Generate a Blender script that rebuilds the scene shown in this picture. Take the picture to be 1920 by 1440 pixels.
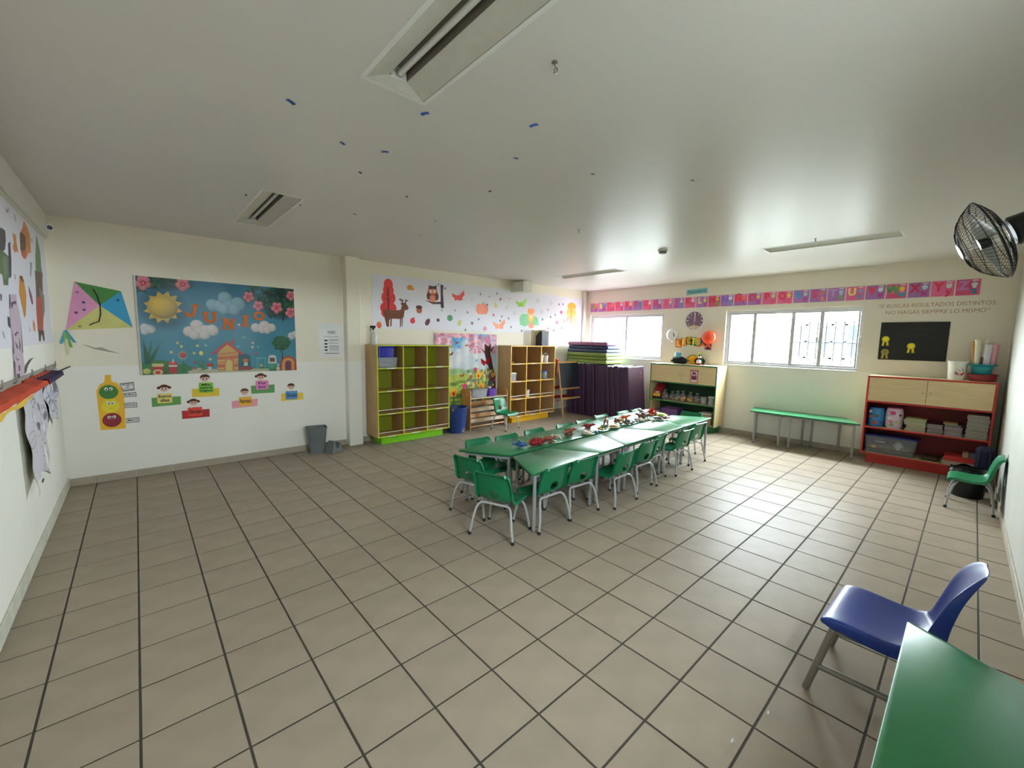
import bpy, bmesh, math, random
import numpy as np
from mathutils import Vector, Matrix
for o in list(bpy.data.objects): bpy.data.objects.remove(o)
SC = bpy.context.scene
COL = SC.collection
random.seed(7)
PI = math.pi

# ------------------------------------------------------------------ camera, sky, exposure
F_PX = 779.436
CAM = np.array([0.08010, -2.14594, 1.65810])
YAW, PITCH, ROLL = math.radians(47.90638), math.radians(-6.10581), math.radians(1.00791)
_f = np.array([math.cos(YAW)*math.cos(PITCH), math.sin(YAW)*math.cos(PITCH), math.sin(PITCH)])
_r0 = np.array([math.sin(YAW), -math.cos(YAW), 0.0]); _u0 = np.cross(_r0, _f)
_r = math.cos(ROLL)*_r0 + math.sin(ROLL)*_u0
_u = -math.sin(ROLL)*_r0 + math.cos(ROLL)*_u0
cd = bpy.data.cameras.new('camera'); cam = bpy.data.objects.new('camera', cd); COL.objects.link(cam)
cd.sensor_fit = 'HORIZONTAL'; cd.sensor_width = 36.0; cd.lens = F_PX/1920*36; cd.clip_start = 0.02; cd.clip_end = 200
cam.matrix_world = Matrix(((_r[0], _u[0], -_f[0], CAM[0]), (_r[1], _u[1], -_f[1], CAM[1]), (_r[2], _u[2], -_f[2], CAM[2]), (0, 0, 0, 1)))
SC.camera = cam

WORLD_STRENGTH = 106.0
w = bpy.data.worlds.new('overcast_sky'); SC.world = w; w.use_nodes = True
bg = w.node_tree.nodes['Background']; bg.inputs[0].default_value = (0.90, 0.94, 1.0, 1); bg.inputs[1].default_value = WORLD_STRENGTH
SC.view_settings.view_transform = 'Standard'; SC.view_settings.look = 'None'
SC.view_settings.exposure = 0.0; SC.view_settings.gamma = 1.0; SC.view_settings.use_curve_mapping = False
SC.cycles.use_denoising = True
SC.cycles.max_bounces = 10; SC.cycles.diffuse_bounces = 6; SC.cycles.glossy_bounces = 4
SC.cycles.transparent_max_bounces = 12; SC.cycles.transmission_bounces = 6
SC.cycles.caustics_reflective = False; SC.cycles.caustics_refractive = False
SC.cycles.sample_clamp_indirect = 8.0

# room: metres, floor tiles of 0.33 m
T = 0.33
XL, XW, YB, H = -0.546, 8.22, 4.235, 2.83
def YR(x): return -2.44 - 0.012*(8.22-x)          # the right-hand wall runs slightly askew
WIN1 = (2.22, 4.10, 1.28, 2.262); WIN2 = (-0.985, 0.99, 1.265, 2.25)
ADDED_WIN = (0.9, 2.1, 1.75, 2.25)  # opening added out of view to let in extra sky light

def portal(name, loc, rot, sx, sy):
    d = bpy.data.lights.new(name, 'AREA'); d.shape = 'RECTANGLE'; d.size = sx; d.size_y = sy
    d.cycles.is_portal = True
    o = bpy.data.objects.new(name, d); COL.objects.link(o); o.location = loc; o.rotation_euler = rot
    return o
for i, wn in enumerate((WIN1, WIN2)):
    portal('window_portal', (XW+0.14, (wn[0]+wn[1])/2, (wn[2]+wn[3])/2), (0, PI/2, 0), wn[3]-wn[2], wn[1]-wn[0])
portal('added_window_portal', ((ADDED_WIN[0]+ADDED_WIN[1])/2, YR(1.7)-0.14, (ADDED_WIN[2]+ADDED_WIN[3])/2), (PI/2, 0, 0), ADDED_WIN[1]-ADDED_WIN[0], ADDED_WIN[3]-ADDED_WIN[2])  # sky sampling for the added strip opening

# ------------------------------------------------------------------ helpers: rays from measured picture points to real planes
def _ray(x, y): return _f + (x-960)/F_PX*_r - (y-720)/F_PX*_u
def hit(x, y, ax, val):
    d = _ray(x, y); t = (val-CAM[ax])/d[ax]; return CAM + t*d
def Fl(x, y, z=0.0): p = hit(x, y, 2, z); return (p[0], p[1])
def Bp(x, y, yy=YB): p = hit(x, y, 1, yy); return (p[0], p[2])
def Wp(x, y, xx=XW): p = hit(x, y, 0, xx); return (p[1], p[2])
def Lp(x, y, xx=XL): p = hit(x, y, 0, xx); return (p[1], p[2])

# ------------------------------------------------------------------ materials
def s2l(c):
    return tuple(((v/255)/12.92 if v/255 <= 0.04045 else (((v/255)+0.055)/1.055)**2.4) for v in c[:3])
MATS = {}
def mat(name, rgb, rough=0.5, metal=0.0, spec=0.5, var=0.06, scale=6.0, bump=0.0, bscale=60.0, rand=0.0, trans=0.0, coat=0.0, stretch=None):
    if name in MATS: return MATS[name]
    m = bpy.data.materials.new(name); m.use_nodes = True; nt = m.node_tree; N = nt.nodes; Lk = nt.links
    b = N['Principled BSDF']
    c = s2l(rgb)
    b.inputs['Roughness'].default_value = rough; b.inputs['Metallic'].default_value = metal
    b.inputs['Specular IOR Level'].default_value = spec
    if coat: b.inputs['Coat Weight'].default_value = coat; b.inputs['Coat Roughness'].default_value = 0.08
    tc = N.new('ShaderNodeTexCoord'); src = tc.outputs['Object']
    if stretch:
        mp = N.new('ShaderNodeMapping'); mp.inputs['Scale'].default_value = stretch; Lk.new(src, mp.inputs[0]); src = mp.outputs[0]
    nz = N.new('ShaderNodeTexNoise'); nz.inputs['Scale'].default_value = scale; nz.inputs['Detail'].default_value = 4
    Lk.new(src, nz.inputs['Vector'])
    rp = N.new('ShaderNodeMapRange'); rp.inputs[1].default_value = 0.3; rp.inputs[2].default_value = 0.7
    rp.inputs[3].default_value = 1-var; rp.inputs[4].default_value = 1+var
    Lk.new(nz.outputs['Fac'], rp.inputs[0]); val = rp.outputs[0]
    if rand:
        oi = N.new('ShaderNodeObjectInfo'); r2 = N.new('ShaderNodeMapRange'); r2.inputs[3].default_value = 1-rand; r2.inputs[4].default_value = 1+rand
        Lk.new(oi.outputs['Random'], r2.inputs[0]); mu = N.new('ShaderNodeMath'); mu.operation = 'MULTIPLY'
        Lk.new(val, mu.inputs[0]); Lk.new(r2.outputs[0], mu.inputs[1]); val = mu.outputs[0]
    vm = N.new('ShaderNodeVectorMath'); vm.operation = 'SCALE'; vm.inputs[0].default_value = c; Lk.new(val, vm.inputs['Scale'])
    Lk.new(vm.outputs[0], b.inputs['Base Color'])
    if bump:
        n2 = N.new('ShaderNodeTexNoise'); n2.inputs['Scale'].default_value = bscale; n2.inputs['Detail'].default_value = 3; Lk.new(src, n2.inputs['Vector'])
        bp = N.new('ShaderNodeBump'); bp.inputs['Strength'].default_value = bump; bp.inputs['Distance'].default_value = 0.004
        Lk.new(n2.outputs['Fac'], bp.inputs['Height']); Lk.new(bp.outputs[0], b.inputs['Normal'])
    if trans:      # thin clear plastic or glass sheet: light passes straight through, a little is reflected
        tr = N.new('ShaderNodeBsdfTransparent'); mx = N.new('ShaderNodeMixShader'); mx.inputs[0].default_value = trans
        tr.inputs[0].default_value = (*[0.6+0.4*x for x in c], 1)
        Lk.new(b.outputs[0], mx.inputs[1]); Lk.new(tr.outputs[0], mx.inputs[2]); Lk.new(mx.outputs[0], N['Material Output'].inputs[0])
    MATS[name] = m
    return m
def matte(rgb, rough=0.6, **k):
    return mat('paint_%02x%02x%02x_%d' % (int(rgb[0]), int(rgb[1]), int(rgb[2]), int(rough*100)), rgb, rough, **k)

def two_tone(name, upper, lower, zc, rough=0.55, stain=0.0):
    m = mat(name, upper, rough, var=0.025, scale=1.3, bump=0.25, bscale=45); nt = m.node_tree; N = nt.nodes; Lk = nt.links
    b = N['Principled BSDF']; vm = [n for n in N if n.type == 'VECT_MATH'][0]
    geo = N.new('ShaderNodeNewGeometry'); sx = N.new('ShaderNodeSeparateXYZ'); Lk.new(geo.outputs['Position'], sx.inputs[0])
    gt = N.new('ShaderNodeMath'); gt.operation = 'GREATER_THAN'; gt.inputs[1].default_value = zc; Lk.new(sx.outputs['Z'], gt.inputs[0])
    mx = N.new('ShaderNodeMix'); mx.data_type = 'RGBA'; Lk.new(gt.outputs[0], mx.inputs[0])
    mx.inputs[6].default_value = (*s2l(lower), 1); mx.inputs[7].default_value = (*s2l(upper), 1)
    Lk.new(mx.outputs[2], vm.inputs[0])
    return m

# ------------------------------------------------------------------ mesh builder
class MB:
    def __init__(s): s.v = []; s.f = []; s.m = []; s.uv = {}
    def add(s, vs, fs, m=0):
        o = len(s.v); s.v += [tuple(float(c) for c in p) for p in vs]
        for f in fs: s.f.append([i+o for i in f]); s.m.append(m)
        return s
    def box(s, lo, hi, b=0.0, m=0, rot=None, piv=None):
        c = [(lo[i]+hi[i])/2 for i in range(3)]; h = [abs(hi[i]-lo[i])/2 for i in range(3)]
        b = min(b, min(h)*0.9)
        vs = []; fs = []
        if b <= 0:
            for sx in (-1, 1):
                for sy in (-1, 1):
                    for sz in (-1, 1): vs.append((c[0]+sx*h[0], c[1]+sy*h[1], c[2]+sz*h[2]))
            fs = [(0, 1, 3, 2), (4, 6, 7, 5), (0, 4, 5, 1), (2, 3, 7, 6), (0, 2, 6, 4), (1, 5, 7, 3)]
        else:
            ix = {}
            for sx in (-1, 1):
                for sy in (-1, 1):
                    for sz in (-1, 1):
                        sg = (sx, sy, sz)
                        for a in range(3):
                            ix[(sg, a)] = len(vs)
                            vs.append(tuple(c[i]+sg[i]*(h[i]-(0 if i == a else b)) for i in range(3)))
            for a in range(3):
                q, r = [(1, 2), (2, 0), (0, 1)][a]
                for sg in (-1, 1):
                    L = []
                    for e, g in ((-1, -1), (1, -1), (1, 1), (-1, 1)):
                        k = [0, 0, 0]; k[a] = sg; k[q] = e; k[r] = g; L.append(ix[(tuple(k), a)])
                    fs.append(L if sg > 0 else L[::-1])
                for e in (-1, 1):
                    for g in (-1, 1):
                        k0 = [0, 0, 0]; k0[q] = e; k0[r] = g; k1 = list(k0); k0[a] = -1; k1[a] = 1; k0 = tuple(k0); k1 = tuple(k1)
                        L = [ix[(k0, q)], ix[(k1, q)], ix[(k1, r)], ix[(k0, r)]]
                        fs.append(L)
            for sx in (-1, 1):
                for sy in (-1, 1):
                    for sz in (-1, 1): fs.append([ix[((sx, sy, sz), a)] for a in range(3)])
        if rot is not None:
            pv = Vector(piv if piv is not None else c); vs = [tuple(rot @ (Vector(p)-pv)+pv) for p in vs]
        return s.add(vs, fs, m)
    def tube(s, pts, r, n=8, m=0, closed=False, caps=True):
        P = [Vector(p) for p in pts]; k = len(P); R = r if isinstance(r, (list, tuple)) else [r]*k
        tg = []
        for i in range(k):
            a = P[i-1] if (i > 0 or closed) else P[i]; b = P[(i+1) % k] if (i < k-1 or closed) else P[i]
            t = (b-a); tg.append(t.normalized() if t.length > 1e-9 else Vector((0, 0, 1)))
        up = Vector((0, 0, 1)) if abs(tg[0].z) < 0.9 else Vector((1, 0, 0))
        nx = tg[0].cross(up).normalized(); vs = []
        for i in range(k):
            nx = (nx - tg[i]*nx.dot(tg[i])); nx = nx.normalized() if nx.length > 1e-9 else tg[i].orthogonal().normalized()
            ny = tg[i].cross(nx)
            for j in range(n):
                a = 2*PI*j/n; vs.append(P[i]+(nx*math.cos(a)+ny*math.sin(a))*R[i])
        fs = []
        for i in range(k if closed else k-1):
            for j in range(n):
                a = i*n+j; b = i*n+(j+1) % n; c2 = ((i+1) % k)*n+(j+1) % n; d = ((i+1) % k)*n+j; fs.append((a, b, c2, d))
        if caps and not closed: fs.append(list(range(n))[::-1]); fs.append(list(range((k-1)*n, k*n)))
        return s.add(vs, fs, m)
    def lathe(s, prof, n=16, c=(0, 0, 0), M=None, m=0, sx=1.0, sy=1.0):
        vs = []; fs = []; k = len(prof)
        for (r, z) in prof:
            for j in range(n):
                a = 2*PI*j/n; p = Vector((r*math.cos(a)*sx, r*math.sin(a)*sy, z))
                if M is not None: p = M @ p
                vs.append(p+Vector(c))
        for i in range(k-1):
            for j in range(n): fs.append((i*n+j, i*n+(j+1) % n, (i+1)*n+(j+1) % n, (i+1)*n+j))
        if prof[0][0] > 1e-6: fs.append(list(range(n))[::-1])
        if prof[-1][0] > 1e-6: fs.append(list(range((k-1)*n, k*n)))
        return s.add(vs, fs, m)
    def ball(s, c, r, n=10, k=7, m=0, M=None):
        rr = r if isinstance(r, (list, tuple)) else (r, r, r)
        vs = []; fs = []
        for i in range(k+1):
            th = PI*i/k
            for j in range(n):
                a = 2*PI*j/n; p = Vector((rr[0]*math.sin(th)*math.cos(a), rr[1]*math.sin(th)*math.sin(a), rr[2]*math.cos(th)))
                if M is not None: p = M @ p
                vs.append(p+Vector(c))
        for i in range(k):
            for j in range(n): fs.append((i*n+j, (i+1)*n+j, (i+1)*n+(j+1) % n, i*n+(j+1) % n))
        return s.add(vs, fs, m)
    def prism(s, poly, w0, w1, fn, m=0):          # 2-D outline (u,v) pushed from w0 to w1; fn maps (u,v,w) to space
        n = len(poly)
        vs = [fn(u, v, w0) for u, v in poly]+[fn(u, v, w1) for u, v in poly]
        fs = [list(range(n))[::-1], list(range(n, 2*n))]+[(i, (i+1) % n, n+(i+1) % n, n+i) for i in range(n)]
        return s.add(vs, fs, m)
    def grid(s, fn, nu, nv, m=0, skip=None):
        vs = [fn(i/nu, j/nv) for j in range(nv+1) for i in range(nu+1)]; fs = []
        for j in range(nv):
            for i in range(nu):
                if skip and skip(i, j): continue
                a = j*(nu+1)+i; fs.append((a, a+1, a+nu+2, a+nu+1))
        return s.add(vs, fs, m)
    def build(s, name, mats, parent=None, loc=None, solid=0.0, smooth=35, weld=0.0):
        if not isinstance(mats, (list, tuple)): mats = [mats]
        v = s.v
        if loc is None and parent is None:
            a = np.array(v); lo = a.min(0); hi = a.max(0); loc = ((lo[0]+hi[0])/2, (lo[1]+hi[1])/2, lo[2])
        if loc is not None and parent is None: v = [(p[0]-loc[0], p[1]-loc[1], p[2]-loc[2]) for p in v]
        me = bpy.data.meshes.new(name); me.from_pydata(v, [], s.f)
        for mm in mats: me.materials.append(mm)
        me.polygons.foreach_set('material_index', s.m)
        bm = bmesh.new(); bm.from_mesh(me)
        bmesh.ops.remove_doubles(bm, verts=bm.verts, dist=max(weld, 1e-6))
        if solid: bmesh.ops.solidify(bm, geom=bm.faces[:], thickness=solid)
        bmesh.ops.recalc_face_normals(bm, faces=bm.faces)
        bm.to_mesh(me); bm.free()
        if smooth:
            me.polygons.foreach_set('use_smooth', [True]*len(me.polygons)); me.set_sharp_from_angle(angle=math.radians(smooth))
        o = bpy.data.objects.new(name, me); COL.objects.link(o)
        if parent is not None: o.parent = parent
        elif loc is not None: o.location = loc
        return o

def tag(o, label=None, cat=None, group=None, kind=None):
    if label: o['label'] = label
    if cat: o['category'] = cat
    if group: o['group'] = group
    if kind: o['kind'] = kind
    return o
def thing(name, label, cat, loc=(0, 0, 0), rz=0.0, group=None):
    o = bpy.data.objects.new(name, None); COL.objects.link(o); o.location = loc; o.rotation_euler = (0, 0, rz); o.empty_display_size = 0.05
    return tag(o, label, cat, group)
def struct(name, loc=(0, 0, 0)):
    o = bpy.data.objects.new(name, None); COL.objects.link(o); o.location = loc; o['kind'] = 'structure'; o.empty_display_size = 0.05
    return o
def dup(o, parent=None):
    c = o.copy(); COL.objects.link(c)
    if parent is not None: c.parent = parent
    for ch in list(o.children): dup(ch, c)
    return c
def place(proto, used, loc, rz, label, group=None):
    o = proto if not used[0] else dup(proto); used[0] = True
    o.location = loc; o.rotation_euler = (0, 0, rz); o['label'] = label
    if group: o['group'] = group
    return o
def rx(a): return Matrix.Rotation(a, 3, 'X')
def ry(a): return Matrix.Rotation(a, 3, 'Y')
def rz3(a): return Matrix.Rotation(a, 3, 'Z')

# lettering as flat mesh
_TX = {}
def text_geo(t, bold=0.0):
    k = (t, bold)
    if k not in _TX:
        c = bpy.data.curves.new('lettering', 'FONT'); c.body = t; c.size = 1.0; c.align_x = 'CENTER'; c.align_y = 'CENTER'; c.offset = bold; c.resolution_u = 3
        o = bpy.data.objects.new('lettering', c); COL.objects.link(o); bpy.context.view_layer.update()
        me = o.evaluated_get(bpy.context.evaluated_depsgraph_get()).to_mesh()
        _TX[k] = ([tuple(q.co) for q in me.vertices], [list(p.vertices) for p in me.polygons])
        o.to_mesh_clear(); bpy.data.objects.remove(o); bpy.data.curves.remove(c)
    return _TX[k]
def put_text(mb, t, fn, u, v, w, size, bold=0.0, m=0, xs=1.0, rot=0.0, fit=None):
    vs, fs = text_geo(t, bold)
    if not vs: return
    xs_ = [p[0] for p in vs]; wd = (max(xs_)-min(xs_))*size*xs
    if fit and wd > 0: xs *= fit/wd
    ca, sa = math.cos(rot), math.sin(rot)
    P = []
    for p in vs:
        a = p[0]*size*xs; b = p[1]*size; P.append(fn(u+a*ca-b*sa, v+a*sa+b*ca, w))
    mb.add(P, fs, m)
# frames of the walls: (u, v, w) = along, up, out into the room
def fB(u, v, w): return (u, YB-w, v)
def fW(u, v, w): return (XW-w, -u, v)          # u grows to the viewer's right, so u = -y
def fLw(u, v, w): return (XL+w, u, v)
def circ(cx, cy, rx_, ry_=None, n=20, a0=0.0, a1=2*PI):
    ry_ = rx_ if ry_ is None else ry_
    return [(cx+rx_*math.cos(a0+(a1-a0)*i/n), cy+ry_*math.sin(a0+(a1-a0)*i/n)) for i in range(n if abs(a1-a0-2*PI) < 1e-6 else n+1)]
def rect(x0, y0, x1, y1): return [(x0, y0), (x1, y0), (x1, y1), (x0, y1)]
def rrect(x0, y0, x1, y1, r, k=3):
    P = []
    for cx, cy, a in ((x1-r, y1-r, 0), (x0+r, y1-r, PI/2), (x0+r, y0+r, PI), (x1-r, y0+r, 1.5*PI)):
        for i in range(k+1): P.append((cx+r*math.cos(a+PI/2*i/k), cy+r*math.sin(a+PI/2*i/k)))
    return P

# ------------------------------------------------------------------ flat prints, drawn here pixel by pixel (posters, murals, cloth)
class Canvas:
    def __init__(s, x0, y0, x1, y1, ppm, bgc):
        s.x0, s.y0, s.k = x0, y0, ppm; s.W = int((x1-x0)*ppm); s.Hh = int((y1-y0)*ppm); s.x1, s.y1 = x1, y1
        s.a = np.zeros((s.Hh, s.W, 3)); s.a[:] = bgc
        yy, xx = np.mgrid[0:s.Hh, 0:s.W]; s.X = x0+(xx+0.5)/ppm; s.Y = y0+(yy+0.5)/ppm
    def mix(s, cov, c): s.a = s.a*(1-cov[..., None])+np.array(c, float)*cov[..., None]
    def blend(s, sl, cov, c):
        sub = s.a[sl]; s.a[sl] = sub*(1-cov[..., None])+(np.array(c, float) if not (isinstance(c, np.ndarray) and c.ndim == 3) else c)*cov[..., None]
    def _box(s, x0, y0, x1, y1):
        i0 = max(0, int((x0-s.x0)*s.k)-2); i1 = min(s.W, int((x1-s.x0)*s.k)+3); j0 = max(0, int((y0-s.y0)*s.k)-2); j1 = min(s.Hh, int((y1-s.y0)*s.k)+3)
        return None if i1 <= i0 or j1 <= j0 else (slice(j0, j1), slice(i0, i1))
    def ell(s, cx, cy, rx_, ry_, c, rot=0.0, alpha=1.0, ball=0.0, soft=0.0):
        R = max(rx_, ry_)*(1+soft); sl = s._box(cx-R, cy-R, cx+R, cy+R)
        if sl is None: return
        X = s.X[sl]-cx; Y = s.Y[sl]-cy; ca, sa = math.cos(rot), math.sin(rot)
        U = (X*ca+Y*sa)/rx_; V = (-X*sa+Y*ca)/ry_; d = np.sqrt(U*U+V*V)
        e = max(soft, 1.0/(min(rx_, ry_)*s.k))
        cov = np.clip((1-d)/e+0.5, 0, 1)*alpha
        if ball:
            sh = 1+ball*(0.35*V-0.25*U-0.55*np.clip(d, 0, 1)**3+0.1); c = np.clip(np.array(c, float)[None, None, :]*sh[..., None], 0, 255)
        s.blend(sl, cov, c)
    def poly(s, P, c, alpha=1.0):
        P = np.array(P, float); sl = s._box(P[:, 0].min(), P[:, 1].min(), P[:, 0].max(), P[:, 1].max())
        if sl is None: return
        cov = 0
        for dx, dy in ((-.25, -.25), (.25, -.25), (-.25, .25), (.25, .25)):
            X = s.X[sl]+dx/s.k; Y = s.Y[sl]+dy/s.k; ins = np.zeros(X.shape, bool); n = len(P)
            for i in range(n):
                xa, ya = P[i]; xb, yb = P[(i+1) % n]
                if ya == yb: continue
                cr = ((ya > Y) != (yb > Y)) & (X < (xb-xa)*(Y-ya)/(yb-ya)+xa); ins ^= cr
            cov = cov+ins*0.25
        s.blend(sl, cov*alpha, c)
    def line(s, P, wd, c, alpha=1.0):
        for (xa, ya), (xb, yb) in zip(P[:-1], P[1:]):
            sl = s._box(min(xa, xb)-wd, min(ya, yb)-wd, max(xa, xb)+wd, max(ya, yb)+wd)
            if sl is None: continue
            X = s.X[sl]; Y = s.Y[sl]; dx, dy = xb-xa, yb-ya; L2 = dx*dx+dy*dy+1e-12
            t = np.clip(((X-xa)*dx+(Y-ya)*dy)/L2, 0, 1); d = np.hypot(X-xa-t*dx, Y-ya-t*dy)
            s.blend(sl, np.clip((wd/2-d)*s.k+0.5, 0, 1)*alpha, c)
    def image(s, name):
        im = bpy.data.images.new(name, s.W, s.Hh); px = np.ones((s.Hh, s.W, 4), np.float32); px[..., :3] = np.clip(s.a, 0, 255)/255
        im.pixels.foreach_set(px.ravel()); im.update(); im.pack(); return im
def print_mat(name, im, rough=0.5, spec=0.4):
    m = bpy.data.materials.new(name); m.use_nodes = True; N = m.node_tree.nodes; t = N.new('ShaderNodeTexImage'); t.image = im; t.extension = 'EXTEND'
    m.node_tree.links.new(t.outputs[0], N['Principled BSDF'].inputs['Base Color']); N['Principled BSDF'].inputs['Roughness'].default_value = rough
    N['Principled BSDF'].inputs['Specular IOR Level'].default_value = spec
    return m
def printed_sheet(name, fn, x0, y0, x1, y1, thick, pm, edge, nu=1, nv=1, parent=None, wave=None, off=0.001):
    """a printed sheet with thickness; the print lies on its face through UVs"""
    me_v = []; fs = []; uv = []
    wv = wave or (lambda a, b: 0.0)
    for layer in (1, 0):
        for j in range(nv+1):
            for i in range(nu+1):
                a, b = i/nu, j/nv; me_v.append(fn(x0+(x1-x0)*a, y0+(y1-y0)*b, off+wv(a, b)+thick*layer)); uv.append((a, b))
    n = (nu+1)*(nv+1); mi = []
    for j in range(nv):
        for i in range(nu):
            a = j*(nu+1)+i; fs.append((a, a+1, a+nu+2, a+nu+1)); mi.append(0); fs.append((n+a, n+a+nu+1, n+a+nu+2, n+a+1)); mi.append(1)
    rim = [i for i in range(nu+1)]+[(j+1)*(nu+1)+nu for j in range(nv)]+[nv*(nu+1)+i for i in range(nu-1, -1, -1)]+[j*(nu+1) for j in range(nv-1, 0, -1)]
    for i in range(len(rim)):
        a, b = rim[i], rim[(i+1) % len(rim)]; fs.append((a, n+a, n+b, b)); mi.append(1)
    A = np.array(me_v); loc = None
    if parent is None:
        lo = A.min(0); hi = A.max(0); loc = np.array(((lo[0]+hi[0])/2, (lo[1]+hi[1])/2, lo[2])); A = A-loc
    me = bpy.data.meshes.new(name); me.from_pydata([tuple(p) for p in A], [], fs); me.materials.append(pm); me.materials.append(edge)
    me.polygons.foreach_set('material_index', mi); ul = me.uv_layers.new(name='UVMap')
    for p in me.polygons:
        for li in p.loop_indices: ul.data[li].uv = uv[me.loops[li].vertex_index]
    bm = bmesh.new(); bm.from_mesh(me); bmesh.ops.recalc_face_normals(bm, faces=bm.faces); bm.to_mesh(me); bm.free()
    me.polygons.foreach_set('use_smooth', [True]*len(me.polygons)); me.set_sharp_from_angle(angle=math.radians(40))
    o = bpy.data.objects.new(name, me); COL.objects.link(o)
    if parent is not None: o.parent = parent
    else: o.location = loc
    return o
# ------------------------------------------------------------------ the room
M_WALLB = two_tone('wall_paint_cream_over_white', (233, 226, 207), (238, 236, 227), 1.29)
M_WALLW = two_tone('wall_paint_window_side', (230, 222, 206), (234, 234, 224), 1.262)
M_WALLL = mat('wall_paint_left', (238, 237, 227), 0.55, var=0.03, scale=1.2, bump=0.3, bscale=40)
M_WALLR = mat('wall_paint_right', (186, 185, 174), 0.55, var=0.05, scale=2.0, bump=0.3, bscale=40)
M_CEIL = mat('ceiling_satin_paint', (216, 213, 207), 0.33, spec=0.16, var=0.02, scale=1.0, bump=0.12, bscale=9)
M_TILE = mat('ceramic_tile', (156, 143, 126), 0.40, spec=0.055, var=0.07, scale=5.0, bump=0.10, bscale=18, rand=0.035)
M_SKIRT = mat('ceramic_skirting', (172, 162, 143), 0.4, var=0.07, scale=7.0, rand=0.05)
M_GROUT = mat('dark_grout', (66, 58, 49), 0.9, var=0.15, scale=12)
M_PAINTW = mat('white_trim_paint', (214, 211, 199), 0.5, var=0.03, scale=3)
M_ALU = mat('window_aluminium', (206, 205, 210), 0.35, metal=0.2, var=0.02)
M_GLASS = mat('window_glass', (225, 238, 238), 0.03, spec=0.5, var=0.0, trans=0.95)
M_BLACK = mat('black_plastic', (22, 22, 24), 0.4, var=0.1)
M_GREYM = mat('grey_metal', (150, 148, 144), 0.38, metal=0.75, var=0.05)
M_WHITE = mat('white_plastic', (228, 228, 224), 0.35, var=0.02)
M_CHROME = mat('chrome', (205, 205, 205), 0.15, metal=1.0, var=0.02)

# floor: grout bed, then every tile
XB0, XB1 = XL, XW; YB0 = -2.66
fl = struct('floor')
mb = MB(); mb.box((XL-0.1, YB0-0.4, -0.12), (XW+0.15, YB+0.15, -0.0025)); mb.build('grout_bed', M_GROUT, fl)
def tile_mesh(hx, hy):
    t = MB(); t.box((-hx, -hy, -0.011), (hx, hy, 0.0), 0.0016); return t
G = 0.0048
cells = []
for i in range(-2, 26):
    for j in range(-9, 14):
        x0, x1, y0, y1 = max(i*T, XL), min((i+1)*T, XW), max(j*T, YB0), min((j+1)*T, YB)
        if x1-x0 < 0.02 or y1-y0 < 0.02: continue
        cx, cy = (x0+x1)/2, (y0+y1)/2
        d = np.array([cx, cy, 0])-CAM; z = d@_f
        vis = False
        if z > 0.2:
            px, py = 960+F_PX*(d@_r)/z, 720-F_PX*(d@_u)/z; vis = -140 < px < 2060 and py < 1620
        if cy < YR(cx)-0.15: vis = False
        cells.append((not vis, float(np.linalg.norm(d)), x0, x1, y0, y1, i, j))
cells.sort()
full = None; rest = MB(); nt = 0
for (nv, d, x0, x1, y0, y1, i, j) in cells:
    hx, hy = (x1-x0)/2-G, (y1-y0)/2-G; c = ((x0+x1)/2, (y0+y1)/2)
    if nt < 300 and not nv:
        if abs(x1-x0-T) < 1e-6 and abs(y1-y0-T) < 1e-6:
            if full is None: o = tile_mesh(hx, hy).build('tile', M_TILE, fl); full = o
            else: o = full.copy(); COL.objects.link(o)
        else: o = tile_mesh(hx, hy).build('tile', M_TILE, fl)
        o.location = (c[0], c[1], random.uniform(-0.0006, 0.0006)); nt += 1
    else: rest.box((c[0]-hx, c[1]-hy, -0.011), (c[0]+hx, c[1]+hy, 0.0), 0.0016)
tag(rest.build('tile_field', M_TILE, fl), kind='stuff')

# ceiling with four recesses for the lamps
LX = ((0.915, 1.225), (5.92, 6.225)); LY = {0: ((-1.50, -0.18), (1.84, 3.15)), 1: ((-1.53, -0.26), (1.88, 3.24))}
mb = MB(); xs = [XL-0.15, LX[0][0], LX[0][1], LX[1][0], LX[1][1], XW+0.15]; ya, yb = YB0-0.3, YB+0.15
for k in range(5):
    if k in (1, 3):
        (a0, a1), (b0, b1) = LY[0 if k == 1 else 1]
        for q0, q1 in ((ya, a0), (a1, b0), (b1, yb)): mb.box((xs[k], q0, H), (xs[k+1], q1, H+0.2))
    else: mb.box((xs[k], ya, H), (xs[k+1], yb, H+0.2))
mb.box((XL-0.15, ya, H+0.2), (XW+0.15, yb, H+0.26))
o = mb.build('ceiling', M_CEIL, smooth=0); tag(o, kind='structure')

def wall_boxes(a0, a1, z1, holes):                    # rectangles of wall around openings: (lo, hi) along, (lo, hi) up
    R = []; cur = a0
    for (h0, h1, s0, s1) in sorted(holes):
        R.append((cur, h0, 0, z1))
        if s0 > 0: R.append((h0, h1, 0, s0))
        R.append((h0, h1, s1, z1)); cur = h1
    R.append((cur, a1, 0, z1)); return R
mb = MB(); mb.box((XL-0.15, YB, -0.05), (XW+0.15, YB+0.15, H)); tag(mb.build('wall_back', M_WALLB, smooth=0), kind='structure')
mb = MB(); mb.box((XL-0.15, YB0-0.2, -0.05), (XL, YB, H)); tag(mb.build('wall_left', M_WALLL, smooth=0), kind='structure')
mb = MB()
for a, b, z0, z1 in wall_boxes(-2.5, YB, H, [WIN1, WIN2]): mb.box((XW, a, z0), (XW+0.15, b, z1))
tag(mb.build('wall_window', M_WALLW, smooth=0), kind='structure')
mb = MB()
for a, b, z0, z1 in wall_boxes(XL, XW, H, [ADDED_WIN]):
    mb.prism([(a, YR(a)), (b, YR(b)), (b, YR(b)-0.15), (a, YR(a)-0.15)], z0, z1, lambda u, v, w: (u, v, w))
tag(mb.build('wall_right', M_WALLR, smooth=0), kind='structure')
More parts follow.
